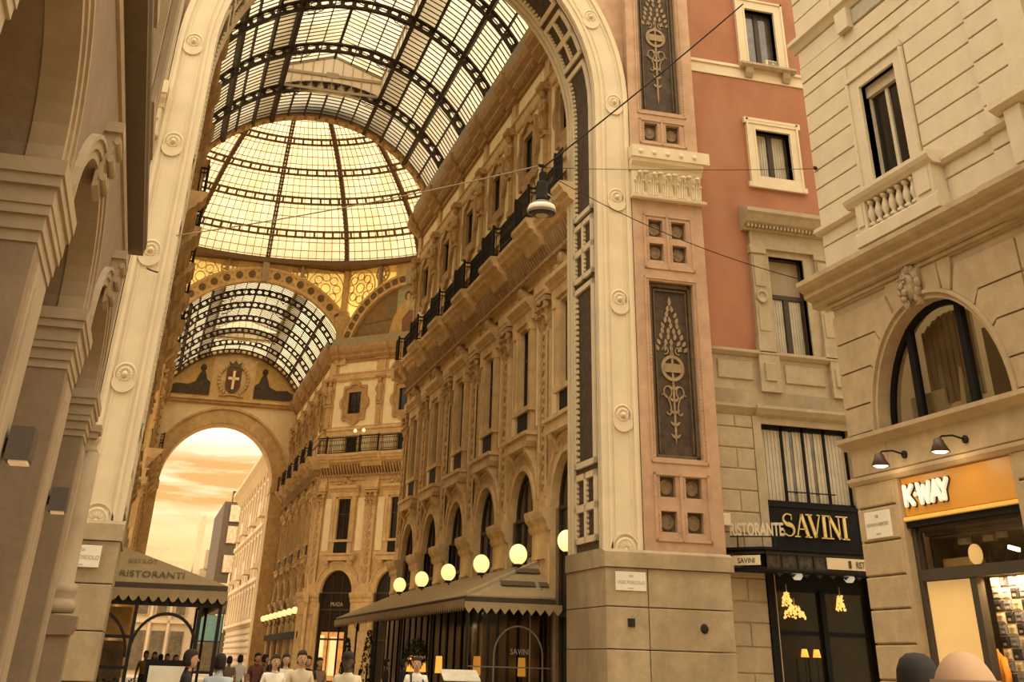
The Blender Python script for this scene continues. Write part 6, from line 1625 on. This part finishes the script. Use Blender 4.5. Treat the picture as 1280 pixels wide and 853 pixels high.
cl = MB(); rng = random.Random(4)
for k in range(160):
    c_ = Vector((rng.uniform(-.9, 1.7), rng.uniform(34.9, 35.3), .95+abs(rng.gauss(0, .12)))); e1 = Vector((rng.gauss(0, 1), rng.gauss(0, 1), rng.gauss(0, 1))).normalized()*.07; e2 = Vector((rng.gauss(0, 1), rng.gauss(0, 1), rng.gauss(0, 1))).normalized()*.05
    cl.quad(c_-e1, c_-e2, c_+e1, c_+e2)
T.part('foliage', cl, MATS['dark_leaves'], kind='stuff')

# ------------------------------------------------------------------ globe lamps on the facades
gl = MB().ball((0, 0, 0), .285, 18, 12).mesh('globe', globe_m)
gb = MB().tube([(0, -.5, -.55), (0, -.45, -.75), (0, -.2, -.62), (0, 0, -.34)], .025, 6).lathe([(.12, -.34), (.12, -.27), (.05, -.25)], (0, 0, 0), 10).box(-.06, .06, -.56, -.5, -.85, -.35).mesh('bracket', iron)
def globe(F, s, n, z, label, light=12, sc=1):
    o = bpy.data.objects.new('globe_lamp', None); COL.objects.link(o); o.location = F.pt(s, n, z); o.rotation_euler = (0, 0, F.a); o.scale = (sc,)*3
    o['label'] = label; o['category'] = 'lamp'; o['group'] = 'lit globe lamps of the gallery'
    put('globe', gl, o); put('bracket', gb, o)
    if light: point_light('globe_light', F.pt(s, n+.05, z), light, (1, .66, .25), .28)
FR = G.sub(12.15, 34.15, pi/2)
ords = ['partly hidden by the right arch pier', 'second from the pier', 'third from the pier', 'fourth from the pier', 'fifth from the pier', 'sixth from the pier']
for i, v in enumerate((35.25, 39.35, 44.0, 49.05, 53.95, 58.75)): globe(FR, v-34.15, .83 if i else .55, 4.59 if i else 4.68, 'glowing globe lamp above the long awning, %s' % ords[i])
FF = G.sub(12.1, 98.9, pi/2)
for i in range(8): globe(FF, .4+i*3.48, .75, 4.7, 'small glowing globe lamp on the far facade, %s of eight from the right' % ['first', 'second', 'third', 'fourth', 'fifth', 'sixth', 'seventh', 'eighth'][i], 14 if i % 2 == 0 else 0, .82)
FD = G.sub(*DO, 3*pi/4)
for i, (s, lab) in enumerate(((14.7-4.9, 'glowing globe lamp on the octagon facade, peeping over the awning'), (14.7-7.1, 'glowing globe lamp on the octagon facade, left of the close pair'), (14.7-7.75, 'glowing globe lamp on the octagon facade, right of the close pair'))): globe(FD, s, .9, (4.35, 4.75, 4.55)[i], lab, 10, 1.05)
FL2 = G.sub(-1.3, 63.9, -pi/2)
for i, s in enumerate((8.2, 13.0)): globe(FL2, s, .75, 4.6, ('glowing globe lamp above the left awning, upper of two', 'glowing globe lamp above the left awning, lower of two')[i], 10)
for s, lab in ((1.2, 'tiny lit bulb on the octagon balcony, right one'), (2.0, 'tiny lit bulb on the octagon balcony, left one')):
    single('balcony_bulb', MB().ball((12.5-s, .9, 16.55), .14, 8, 6), globe_m, lab, 'lamp', FD, (12.5-s, .9, 16.55))

# ------------------------------------------------------------------ hanging street lamp and span wires
T = Thing('hanging_street_lamp', 'dark bell shaped street lamp with white band hung on wires before the arch', 'lamp', W, (8.56, 26, 11))
c0 = (8.56, 26, 10.92)
T.part('bell_shade', MB().lathe([(.35, .04), (.355, .10), (.30, .24), (.20, .33), (.13, .37), (.13, .36), (.28, .2), (.33, .05), (.35, .04)], c0, 24), mat('grey_enamel', (.17, .145, .12), rough=.5, bump=0, spec=.15))
T.part('white_band', MB().lathe([(.35, .10), (.365, .11), (.335, .21), (.318, .24), (.30, .235)], c0, 24), mat('white_enamel', (.78, .70, .57), rough=.4, bump=0))
T.part('lamp_glass', MB().lathe([(.33, .06), (.26, .02), (.14, .0), (0, -.005)], c0, 20), mat('grey_lamp_glass', (.05, .04, .03), rough=.35, bump=0, spec=.15))
T.part('lamp_glass', MB().lathe([(.17, .0), (.12, -.035), (0, -.04)], c0, 16), mat('pale_lens', (.34, .29, .22), rough=.3, bump=0))
T.part('lamp_body', MB().lathe([(.15, .34), (.155, .42), (.14, .44), (.14, .80), (.12, .86), (.05, .88)], c0, 16).box(c0[0]-.05, c0[0]+.09, 25.9, 26.1, 11.78, 12.02), mat('black_lamp_body', (.018, .015, .013), rough=.7, bump=0, spec=.1))
T.part('hanger', MB().tube([(c0[0], 26, 11.78), (c0[0]+.0, 26, 12.12), (c0[0]+.07, 26, 12.2), (c0[0]-.1, 26, 12.22)], .03, 6).ball((c0[0], 26, 12.2), .07, 8, 5, 1.6, 1, .6).tube([(c0[0]-.1, 26, 12.1), (c0[0]-.22, 26, 11.8), (c0[0]-.16, 26, 11.55)], .015, 5), iron)
T.part('side_cable', MB().tube([(c0[0]+.12, 26, 11.5), (c0[0]+.26, 26, 11.42), (c0[0]+.3, 26, 11.3), (c0[0]+.12, 26, 11.25)], .015, 5), mat('pale_cable', (.45, .38, .28), bump=0))
def wire(name, p, q, sag, r, label, m=iron):
    P, Q = Vector(p), Vector(q); n = 14
    pts = [P+(Q-P)*i/n-Vector((0, 0, sag*4*(i/n)*(1-i/n))) for i in range(n+1)]
    single(name, MB().tube(pts, r, 5), m, label, 'cable', W, tuple((P+Q)/2))
# span wires of the street lamp
wire('span_wire', (8.5, 26, 12.2), (-.02, 31.55, 11.05), .12, .018, 'span wire from the hanging lamp to the left arch pier', mat('pale_wire', (.30, .24, .17), bump=0))
wire('span_wire', (8.63, 26, 12.2), (14.45, 25.4, 17.7), .06, .022, 'thick dark span wire rising from the hanging lamp to the upper right')
wire('span_wire', (8.7, 26, 12.0), (14.02, 23.35, 9.25), .25, .011, 'thin drooping cable from the hanging lamp to the corner building cornice')
wire('span_wire', (8.6, 26, 12.16), (14.57, 22.84, 11.82), .05, .008, 'thin level wire from the hanging lamp to the hook on the corner building')
wire('span_wire', (-.3, 31.6, 10.05), (-.6, 31.9, 10.2), .01, .02, 'short wire stub hooked into the left arch pier')
single('wire_hook', MB().tube([(14.583, 22.84, 11.82), (14.5, 22.84, 11.82), (14.46, 22.84, 11.86)], .025, 6).ball((14.5, 22.84, 11.82), .05, 6, 4), iron, 'small iron hook holding the wire on the corner building', 'hook', W, (14.5, 22.84, 11.82))

# ------------------------------------------------------------------ street beyond the far arch
pale_b = mat('pale_far_stone', (.62, .48, .32), var=.1, scale=1, bump=0); pale_d = mat('shaded_far_stone', (.45, .34, .22), var=.1, scale=1, bump=0)
farglass = mat('far_window_glass', (.16, .12, .08), rough=.2, var=.3, bump=0)
def corinthian():
    F = G.sub(12.0, 136, pi/2)          # x along the street, outward +y towards the nave axis
    T = Thing('street_building', 'pale columned street building seen through the far arch, right side', 'building', F, (22, -3, 0))
    P = T.part; L = 46
    P('wall', MB().box(0, L, -10, 0, 0, 20.2), pale_b)
    P('roof_cornice', MB().ext([(0, 19.0), (.4, 19.2), (1.0, 19.9), (1.5, 20.3), (1.5, 20.7), (0, 20.9)], -.8, L+1), pale_b)
    P('string_course', MB().ext([(0, 13.3), (.5, 13.6), (.5, 14), (0, 14.1)], -.4, L).ext([(0, 8.2), (.5, 8.5), (.5, 8.9), (0, 9)], -.4, L).ext([(0, 4.6), (.4, 4.8), (.4, 5.1), (0, 5.2)], -.4, L), pale_b)
    for i in range(12):
        s = 1.6+i*3.9
        P('pilaster', MB().box(s-.45, s+.45, 0, .35, 5.2, 19.2), pale_b)
        if i == 11: break
        for z0, z1 in ((15, 18), (10, 12.8), (5.8, 7.8)):
            q = P('window', MB().box(s+1.2, s+1.35, 0, .15, z0-.2, z1+.2).box(s+2.55, s+2.7, 0, .15, z0-.2, z1+.2).box(s+1.0, s+2.9, 0, .3, z1+.2, z1+.5), pale_b)
            P('pane', MB().box(s+1.35, s+2.55, 0, .05, z0, z1), farglass, q)
        if i in (0, 3, 6, 9):
            P('balcony', MB().box(s+.4, s+3.5, 0, 1.1, 9.5, 9.9).box(s+.4, s+3.5, 1.0, 1.1, 9.9, 10.8), pale_b)
            P('balcony', MB().box(s+.4, s+3.5, 0, 1.1, 14.3, 14.7).box(s+.4, s+3.5, 1.0, 1.1, 14.7, 15.6), pale_b)
    for i in range(22): P('ground_course', MB().box(0, L, 0, .12, .3+i*.2, .45+i*.2), pale_d) if i % 3 == 0 else None
    return T
corinthian()
def tower():
    T = Thing('dark_building', 'dark office block with pale paired windows beyond the far arch', 'building', G, (12, 190, 0))
    dk = mat('dark_far_wall', (.13, .09, .06), var=.15, bump=0)
    T.part('wall', MB().box(9.7, 17, 188, 214, 0, 20.4), dk)
    T.part('roof_frame', MB().box(10.6, 17, 188, 188.2, 21.5, 21.8).box(10.6, 10.8, 188, 188.2, 20.4, 21.8).box(12.5, 12.7, 188, 188.2, 20.4, 21.8).box(14.2, 14.4, 188, 188.2, 20.4, 21.8), dk)
    for z in (4.5, 8.2, 11.6, 15.2, 17.9):
        for x in (10.55, 12.35, 14.3):
            q = T.part('window', MB().box(x, x+1.55, 187.85, 188, z-.1, z+2.2), dk); T.part('pane', MB().box(x+.08, x+1.47, 187.8, 187.86, z, z+2.1), mat('bright_far_pane', (.72, .58, .40), rough=.2, var=.3, bump=0), q)
tower()
T = Thing('slab_tower', 'slender pale slab tower far beyond the arch against the orange sky', 'building', G, (9.9, 262, 0))
T.part('wall', MB().prism([(9.1, 0), (9.1, 23.6), (9.5, 24.6), (10.2, 24.6), (10.2, 0)], 'y', 258, 266), pale_b); T.part('ledge', MB().box(9.0, 10.3, 257.7, 258, 10, 10.3), pale_d)
T = Thing('stepped_building', 'small ornate stepped building between slab tower and dark block', 'building', G, (10, 226, 0))
T.part('wall', MB().box(9.0, 14, 222, 236, 0, 13.8).box(9.6, 12, 221.8, 226, 13.8, 16.5), pale_d); T.part('spire', MB().prism([(10.1, 16.5), (10.7, 16.5), (10.4, 19)], 'y', 222, 222.6), pale_d)
for z in (5, 9, 12.5): T.part('balcony', MB().box(9.2, 13, 220.8, 222, z, z+.9), pale_d); 
for z in (6.4, 10.2, 13.6): T.part('pane', MB().box(10, 11.4, 221.9, 222, z, z+1.6), farglass)
T = Thing('low_building', 'long low pale building closing the street at the horizon', 'building', G, (4, 258, 0))
T.part('wall', MB().box(-14, 8.3, 255, 266, 0, 16.6), pale_b); T.part('roof_storey', MB().box(-10, 4, 256, 264, 16.6, 19), pale_b)
for i in range(9): T.part('window', MB().box(-12+i*2.2, -10.9+i*2.2, 254.9, 255, 11.5, 14.5), farglass)
T = Thing('white_building', 'pale classical building across the street, framed by the left awning', 'building', G, (3, 152, 0))
T.part('wall', MB().box(-9, 6.2, 150, 158, 0, 9.0), pale_b)
T.part('cornice', MB().box(-9.2, 6.4, 149.6, 150, 8.6, 9.0).box(-9.2, 6.4, 149.7, 150, 4.6, 4.9), pale_b)
for i in range(7):
    q = T.part('window', MB().box(-8+i*2, -6.6+i*2, 149.85, 150, 5.3, 8), pale_d); T.part('pane', MB().box(-7.8+i*2, -6.8+i*2, 149.8, 149.86, 5.4, 7.9), farglass, q)
    T.part('pilaster', MB().box(-8.5+i*2, -8.2+i*2, 149.7, 150, 0, 8.8), pale_b)
    T.part('shop_pane', MB().box(-8+i*2, -6.6+i*2, 149.85, 150, .4, 3.9), farglass)
T = Thing('hoarding', 'turquoise scaffold hoarding across the street at the awning post', 'hoarding', G, (7.4, 146, 0))
T.part('sheet', MB().box(6.4, 9.2, 146, 146.1, 3.1, 5.4), mat('turquoise_sheet', (.16, .30, .29), bump=0)); T.part('scaffold_pole', MB().box(6.4, 6.5, 145.9, 146, 0, 6).box(9.1, 9.2, 145.9, 146, 0, 6).box(6.4, 9.2, 145.9, 146, 3, 3.1), iron); T.part('shop_window', MB().box(6.5, 9.1, 146, 146.1, .5, 2.8), farglass)
# ------------------------------------------------------------------ people
def M(n, c): return mat(n, c, rough=.8, var=.08, scale=12, bump=0)
SKIN = M('skin_tan', (.42, .25, .15)); SKIND = M('skin_dark', (.10, .06, .04))
def person(label, F, x, y, h, face, shirt, trousers, hair=None, skin=SKIN, sleeves='short', arms='down', stride=.0, hairlen='short', cap=None, look=0., build=1., group=None, bald=False):
    """standing or walking figure; face = heading of the gaze (0 looks to -y of the frame)"""
    ob_me = bpy.data.meshes.new('body_cage')
    V, E, Rr, Lb = [], [], [], []
    def v(p, r, lab, par=None):
        V.append(p); Rr.append(r if isinstance(r, tuple) else (r, r)); Lb.append(lab)
        if par is not None: E.append((par, len(V)-1))
        return len(V)-1
    b = build
    pel = v((0, 0, .95), (.155*b, .115*b), 'T')
    sp = v((0, .01, 1.12), (.135*b, .105*b), 'S', pel); ch = v((0, .015, 1.32), (.165*b, .115*b), 'S', sp); nb = v((0, .015, 1.445), (.085, .075), 'S', ch)
    nk = v((0, 0, 1.53), .052, 'K', nb); v((0, -.01, 1.60), .055, 'K', nk)
    for sg in (-1, 1):
        sh = v((sg*.185*b, .01, 1.40), .068*b, 'S', ch)
        if arms == 'phone': el = (sg*.25*b, -.02, 1.13); wr = (sg*.10, -.26, 1.20); hd = (sg*.05, -.31, 1.23)
        elif arms == 'carry' and sg > 0: el = (sg*.27*b, .02, 1.14); wr = (sg*.20, -.22, 1.08); hd = (sg*.17, -.29, 1.09)
        else: el = (sg*.245*b, .04-sg*stride*.25, 1.12); wr = (sg*.26*b, -.05-sg*stride*.7, .88); hd = (sg*.26*b, -.07-sg*stride*.8, .80)
        e = v(el, .046*b, 'S' if sleeves == 'long' else 'A', sh); w = v(wr, .030, 'S' if sleeves == 'long' else 'K', e); hh = v(hd, (.034, .022), 'K', w)
        d = (Vector(hd)-Vector(wr)).normalized(); side = d.cross(Vector((0, 0, 1)) if abs(d.z) < .8 else Vector((0, 1, 0))).normalized()
        for k in range(4):
            o = side*(.024-.016*k); a = v(tuple(Vector(hd)+d*.05+o), .0095, 'K', hh); L_ = (.04, .05, .045, .035)[k]
            c = v(tuple(Vector(hd)+d*(.05+L_)+o*1.05+Vector((0, -.012, -.004))), .0085, 'K', a)
        t = v(tuple(Vector(wr)+d*.05+side*.035), .011, 'K', hh); v(tuple(Vector(wr)+d*.085+side*.052), .010, 'K', t)
        hp = v((sg*.085, 0, .88), .098*b, 'T', pel); kn = v((sg*.10, -.02+sg*stride, .50), .063*b, 'T', hp); an = v((sg*.10, .03+sg*stride*1.5, .09), .043, 'T', kn)
        v((sg*.11, -.12+sg*stride*1.5, .045), .042, 'F', an)
    ob_me.from_pydata(V, E, [])
    ob = bpy.data.objects.new('body_cage', ob_me); COL.objects.link(ob)
    md = ob.modifiers.new('skin', 'SKIN'); md.use_smooth_shade = True
    if not ob_me.skin_vertices: ob_me.skin_vertices.new() if hasattr(ob_me.skin_vertices, 'new') else None
    for i, d in enumerate(ob_me.skin_vertices[0].data): d.radius = Rr[i]; d.use_root = (i == 0)
    sb = ob.modifiers.new('sub', 'SUBSURF'); sb.levels = 1; sb.render_levels = 1
    me = bpy.data.meshes.new_from_object(ob.evaluated_get(bpy.context.evaluated_depsgraph_get()))
    bpy.data.objects.remove(ob); bpy.data.meshes.remove(ob_me)
    # head joined into the same mesh
    hd = MB(); hc = Vector((0, -.02, 1.635))
    hd.ball(tuple(hc), .105, 24, 18, .78, .95, 1.12)
    hd.tube([hc+Vector((0, -.05, -.06)), hc+Vector((0, -.07, -.085))], [.055, .035], 10)
    hd.tube([hc+Vector((0, -.092, .015)), hc+Vector((0, -.118, -.025))], [.010, .017], 6)
    for sg in (-1, 1): hd.ball(tuple(hc+Vector((sg*.083, .005, -.01))), .03, 8, 6, .35, .7, 1.1)
    bm = bmesh.new(); bm.from_mesh(me); vs = [bm.verts.new(p) for p in hd.v]
    nbase = len(bm.faces)
    for f in hd.f:
        try: q = bm.faces.new([vs[i] for i in f]); q.smooth = True
        except ValueError: pass
    mats = [skin, shirt, trousers, M('dark_shoe', (.03, .025, .02))]
    bm.faces.ensure_lookup_table()
    for i, f in enumerate(bm.faces):
        if i >= nbase: f.material_index = 0; continue
        c = f.calc_center_median(); best = 9; lab = 'S'
        for (p, r, l) in zip(V, Rr, Lb):
            d = (c-Vector(p)).length-max(r)*.8
            if d < best: best = d; lab = l
        f.material_index = {'K': 0, 'S': 1, 'A': 0, 'T': 2, 'F': 3}[lab]
        f.smooth = True
    cz, sz = cos(look), sin(look)
    bm.to_mesh(me); bm.free()
    for m_ in mats: me.materials.append(m_)
    T = Thing('person', label, 'person', F, (x, y, 0), group=group, rot=face)
    T.base = (0, 0, 0); k = h/1.755; T.o.scale = (k, k, k)
    put('body', me, T.o)
    fm = M('dark_features', (.05, .03, .025))
    for sg in (-1, 1): put('eye', MB().ball(tuple(hc+Vector((sg*.033, -.088, .012))), .011, 6, 4, 1.3, .5, .7).mesh('eye', fm), T.o)
    put('mouth', MB().box(-.024, .024, hc.y-.101, hc.y-.09, hc.z-.062, hc.z-.055).mesh('mouth', fm), T.o)
    if hair:
        hm = MB(); n = 12
        hm.lathe([(.0, .134), (.04, .130), (.072, .108), (.092, .068), (.097, .02), (.095, -.03), (.086, -.085)], (0, 0, 0), 18)
        hv = []
        for (a, b_, c) in hm.v:
            front = b_ < -.015 and c < .065
            hv.append((hc.x+a, hc.y+.012+b_*1.2*(.25 if front else 1), hc.z+c))
        hm.v = hv
        if hairlen == 'long':
            lg = MB().lathe([(.098, .06), (.112, -.06), (.115, -.16), (.095, -.25), (.03, -.29)], (0, 0, 0), 14)
            lg.v = [(hc.x+a, hc.y+.055+(b_*.35 if b_ < 0 else b_*.6), hc.z+c) for a, b_, c in lg.v]; hm.merge(lg)
        put('hair', hm.mesh('hair', hair), T.o)
    if cap:
        cm = MB().lathe([(.0, .135), (.05, .128), (.082, .095), (.096, .05), (.094, .045)], (hc.x, hc.y, hc.z), 16); cm.v = [(a, (b_-hc.y)*1.15+hc.y, c) for a, b_, c in cm.v]
        cm.prism([(-.075, hc.y-.09), (.075, hc.y-.09), (.06, hc.y-.175), (-.06, hc.y-.175)], 'z', hc.z+.048, hc.z+.058); put('cap', cm.mesh('cap', cap), T.o)
    if bald:
        hm = MB().lathe([(.080, .06), (.0875, .02), (.086, -.03), (.072, -.08)], (hc.x, hc.y, hc.z), 20); hm.v = [(a, (b_-hc.y)*1.20+hc.y+.004 if b_ > hc.y-.03 else hc.y-.03, c) for a, b_, c in hm.v]; put('hair', hm.mesh('hair', M('cropped_hair', (.19, .115, .075))), T.o)
    return T
def at(px_bearing, D): return (px_bearing[0]*D, px_bearing[1]*D)
drk = M('black_cloth', (.025, .02, .02)); jean = M('dark_denim', (.05, .055, .07)); beige = M('beige_cloth', (.52, .42, .29)); creamc = M('cream_cloth', (.66, .56, .40)); whitec = M('white_cloth', (.72, .66, .56)); blue = M('light_blue_cloth', (.40, .44, .48)); oran = M('orange_cloth', (.75, .26, .03)); maroon = M('maroon_cloth', (.14, .05, .04)); brown = M('brown_cloth', (.20, .13, .08))
hb, hd_ = M('dark_hair', (.018, .014, .012)), M('brown_hair', (.03, .018, .012))
x, y = at((.5814, .8136), 3.3); person('bald man close to the camera, seen from behind, scalp in front of the shop', W, x, y, 1.71, pi-.62, M('grey_jacket', (.2, .19, .18)), jean, skin=M('skin_fair', (.44, .27, .155)), sleeves='long', build=1.05, bald=True)
x, y = at((.5560, .8312), 6.3); person('dark haired person seen from behind, left of the bald man', W, x, y, 1.735, pi-.55, drk, jean, hair=hb, sleeves='long')
T = Thing('display_torso', 'orange jacket with dark hood on a display torso in the shop window', 'mannequin', KF, (19.9, -.35, 0))
DX, DY, DZ = 19.9-18.87, .15, .42
m = MB().lathe([(.02, .9), (.14, .95), (.16, 1.2), (.20, 1.45), (.17, 1.58), (.07, 1.66), (.06, 1.7)], (0, 0, 0), 16); m.v = [(18.87+a*1.15, -.5+b_*.65, c) for a, b_, c in m.v]
for sg in (-1, 1): m.tube([(18.87+sg*.19, -.5, 1.56), (18.87+sg*.27, -.47, 1.3), (18.87+sg*.25, -.4, 1.02)], [.075, .065, .05], 8)
m.v = [(a+DX, b_+DY, c+DZ) for a, b_, c in m.v]; T.part('jacket', m, oran); T.part('hood', MB().ball((18.99+DX, -.46+DY, 1.70+DZ), .12, 10, 8, 1.2, .8, .75), drk); T.part('stand', MB().box(18.85+DX, 18.89+DX, -.37, -.33, 0, 1.4).box(18.7+DX, 19.05+DX, -.5, -.28, 0, .04), iron)
x, y = at((.0876, .9961), 21.5); person('man in light blue shirt seen from behind by the white menu board', W, x, y, 1.70, pi, blue, jean, hair=hb, sleeves='long', stride=.05)
x, y = at((.0660, .9978), 21.0); person('person in black clothes turned sideways under the left awning edge', W, x, y, 1.74, pi/2, drk, drk, hair=hd_, sleeves='long')
x, y = at((.1266, .9920), 27.5); person('long haired woman in white t-shirt walking towards us', W, x, y, 1.73, .1, whitec, jean, hair=hd_, hairlen='long', stride=.1)
x, y = at((.1453, .9894), 26.0); person('man in beige t-shirt looking down at his phone', W, x, y, 1.80, .0, beige, maroon, hair=hd_, arms='phone', look=.4)
x, y = at((.1787, .9839), 22.0); person('dark skinned man in cream shirt with dark cap and sling strap', W, x, y, 1.78, -.5, creamc, drk, skin=SKIND, hair=hb, cap=drk)
p = Vector((x, y)); T = Thing('sling_strap', 'dark sling strap across the cream shirt', 'strap', W, (x, y, 1.3))
T.part('strap', MB().tube([(x+.17, y-.02, 1.42), (x+.06, y-.19, 1.33), (x-.12, y-.17, 1.1), (x-.18, y-.04, 1.0)], .022, 6), drk)
x, y = at((.2278, .9737), 28.0); PT = person('person with light print t-shirt and backpack straps at the terrace edge', W, x, y, 1.77, -.25, whitec, drk, hair=hd_, cap=None)
put('shirt_print', MB().text('U', .17, (0, -.150, 1.22), (1, 0, 0), (0, 0, 1), .012, bold=.006).mesh('shirt_print', drk), PT.o)
T = Thing('backpack', 'black backpack worn by the person in the print t-shirt', 'bag', W, (x, y+.2, 1.2))
T.part('pack', MB().ball((x+.03, y+.24, 1.24), .24, 10, 8, .85, .55, 1.1), drk)
for sg in (-1, 1): T.part('strap', MB().tube([(x+sg*.12, y+.13, 1.45), (x+sg*.12, y-.03, 1.47), (x+sg*.13, y-.15, 1.3), (x+sg*.15, y-.02, 1.08)], .022, 6), drk)
crowd = [((.134, .991), 34, 'woman in pale top with long dark hair behind the man with the phone', creamc, hd_, 'long', .1), ((.150, .9887), 36, 'person in dark top, taller head just behind the man with the phone', drk, hb, 'short', .0), ((.158, .9874), 38, 'person in brown top at the right of the walking group', brown, hd_, 'long', .3),
         ((.1015, .9948), 46, 'person in white top walking away along the left of the crossing', whitec, hb, 'short', pi), ((.094, .9955), 45, 'person in brown shirt walking away beside the white topped one', brown, hd_, 'short', pi), ((.1135, .9935), 42, 'person in maroon top at the far side of the crowd', maroon, hb, 'short', .4), ((.119, .9929), 44, 'bulky person in dark brown jacket facing the facade', brown, hb, 'short', pi/2), ((.1255, .992), 52, 'small dark figure at the foot of the far facade', drk, hb, 'short', pi),
         ((.0352, .9994), 52, 'person in ochre top seen through the awning arch, leftmost', M('ochre_cloth', (.36, .24, .10)), hd_, 'short', 0), ((.0412, .9991), 54, 'person in brown top seen through the awning arch, second', brown, hb, 'long', 0), ((.0455, .999), 50, 'person in pale top seen through the awning arch, third', beige, hd_, 'short', pi), ((.0500, .9987), 53, 'person in dark top seen through the awning arch, fourth', drk, hb, 'short', 0), ((.0560, .9984), 55, 'person in maroon top seen through the awning arch, rightmost', maroon, hd_, 'long', .5)]
for bb, D, lab, sh, hr, hl, fc in crowd:
    x, y = at(bb, D); person(lab, W, x, y, 1.70+.12*((D*7) % 5)/5, fc, sh, jean if D % 2 else drk, hair=hr, hairlen=hl, stride=.08)
for (u, v, lab, sh) in ((8.2, 41.0, 'dark waiter figure standing by the terrace, nearest', drk), (8.6, 46.0, 'dark figure standing by the terrace, middle', drk), (8.3, 51.5, 'dark figure standing by the terrace, farthest', brown)):
    person(lab, G, u, v, 1.76, pi/2, sh, drk, hair=hb, sleeves='long')
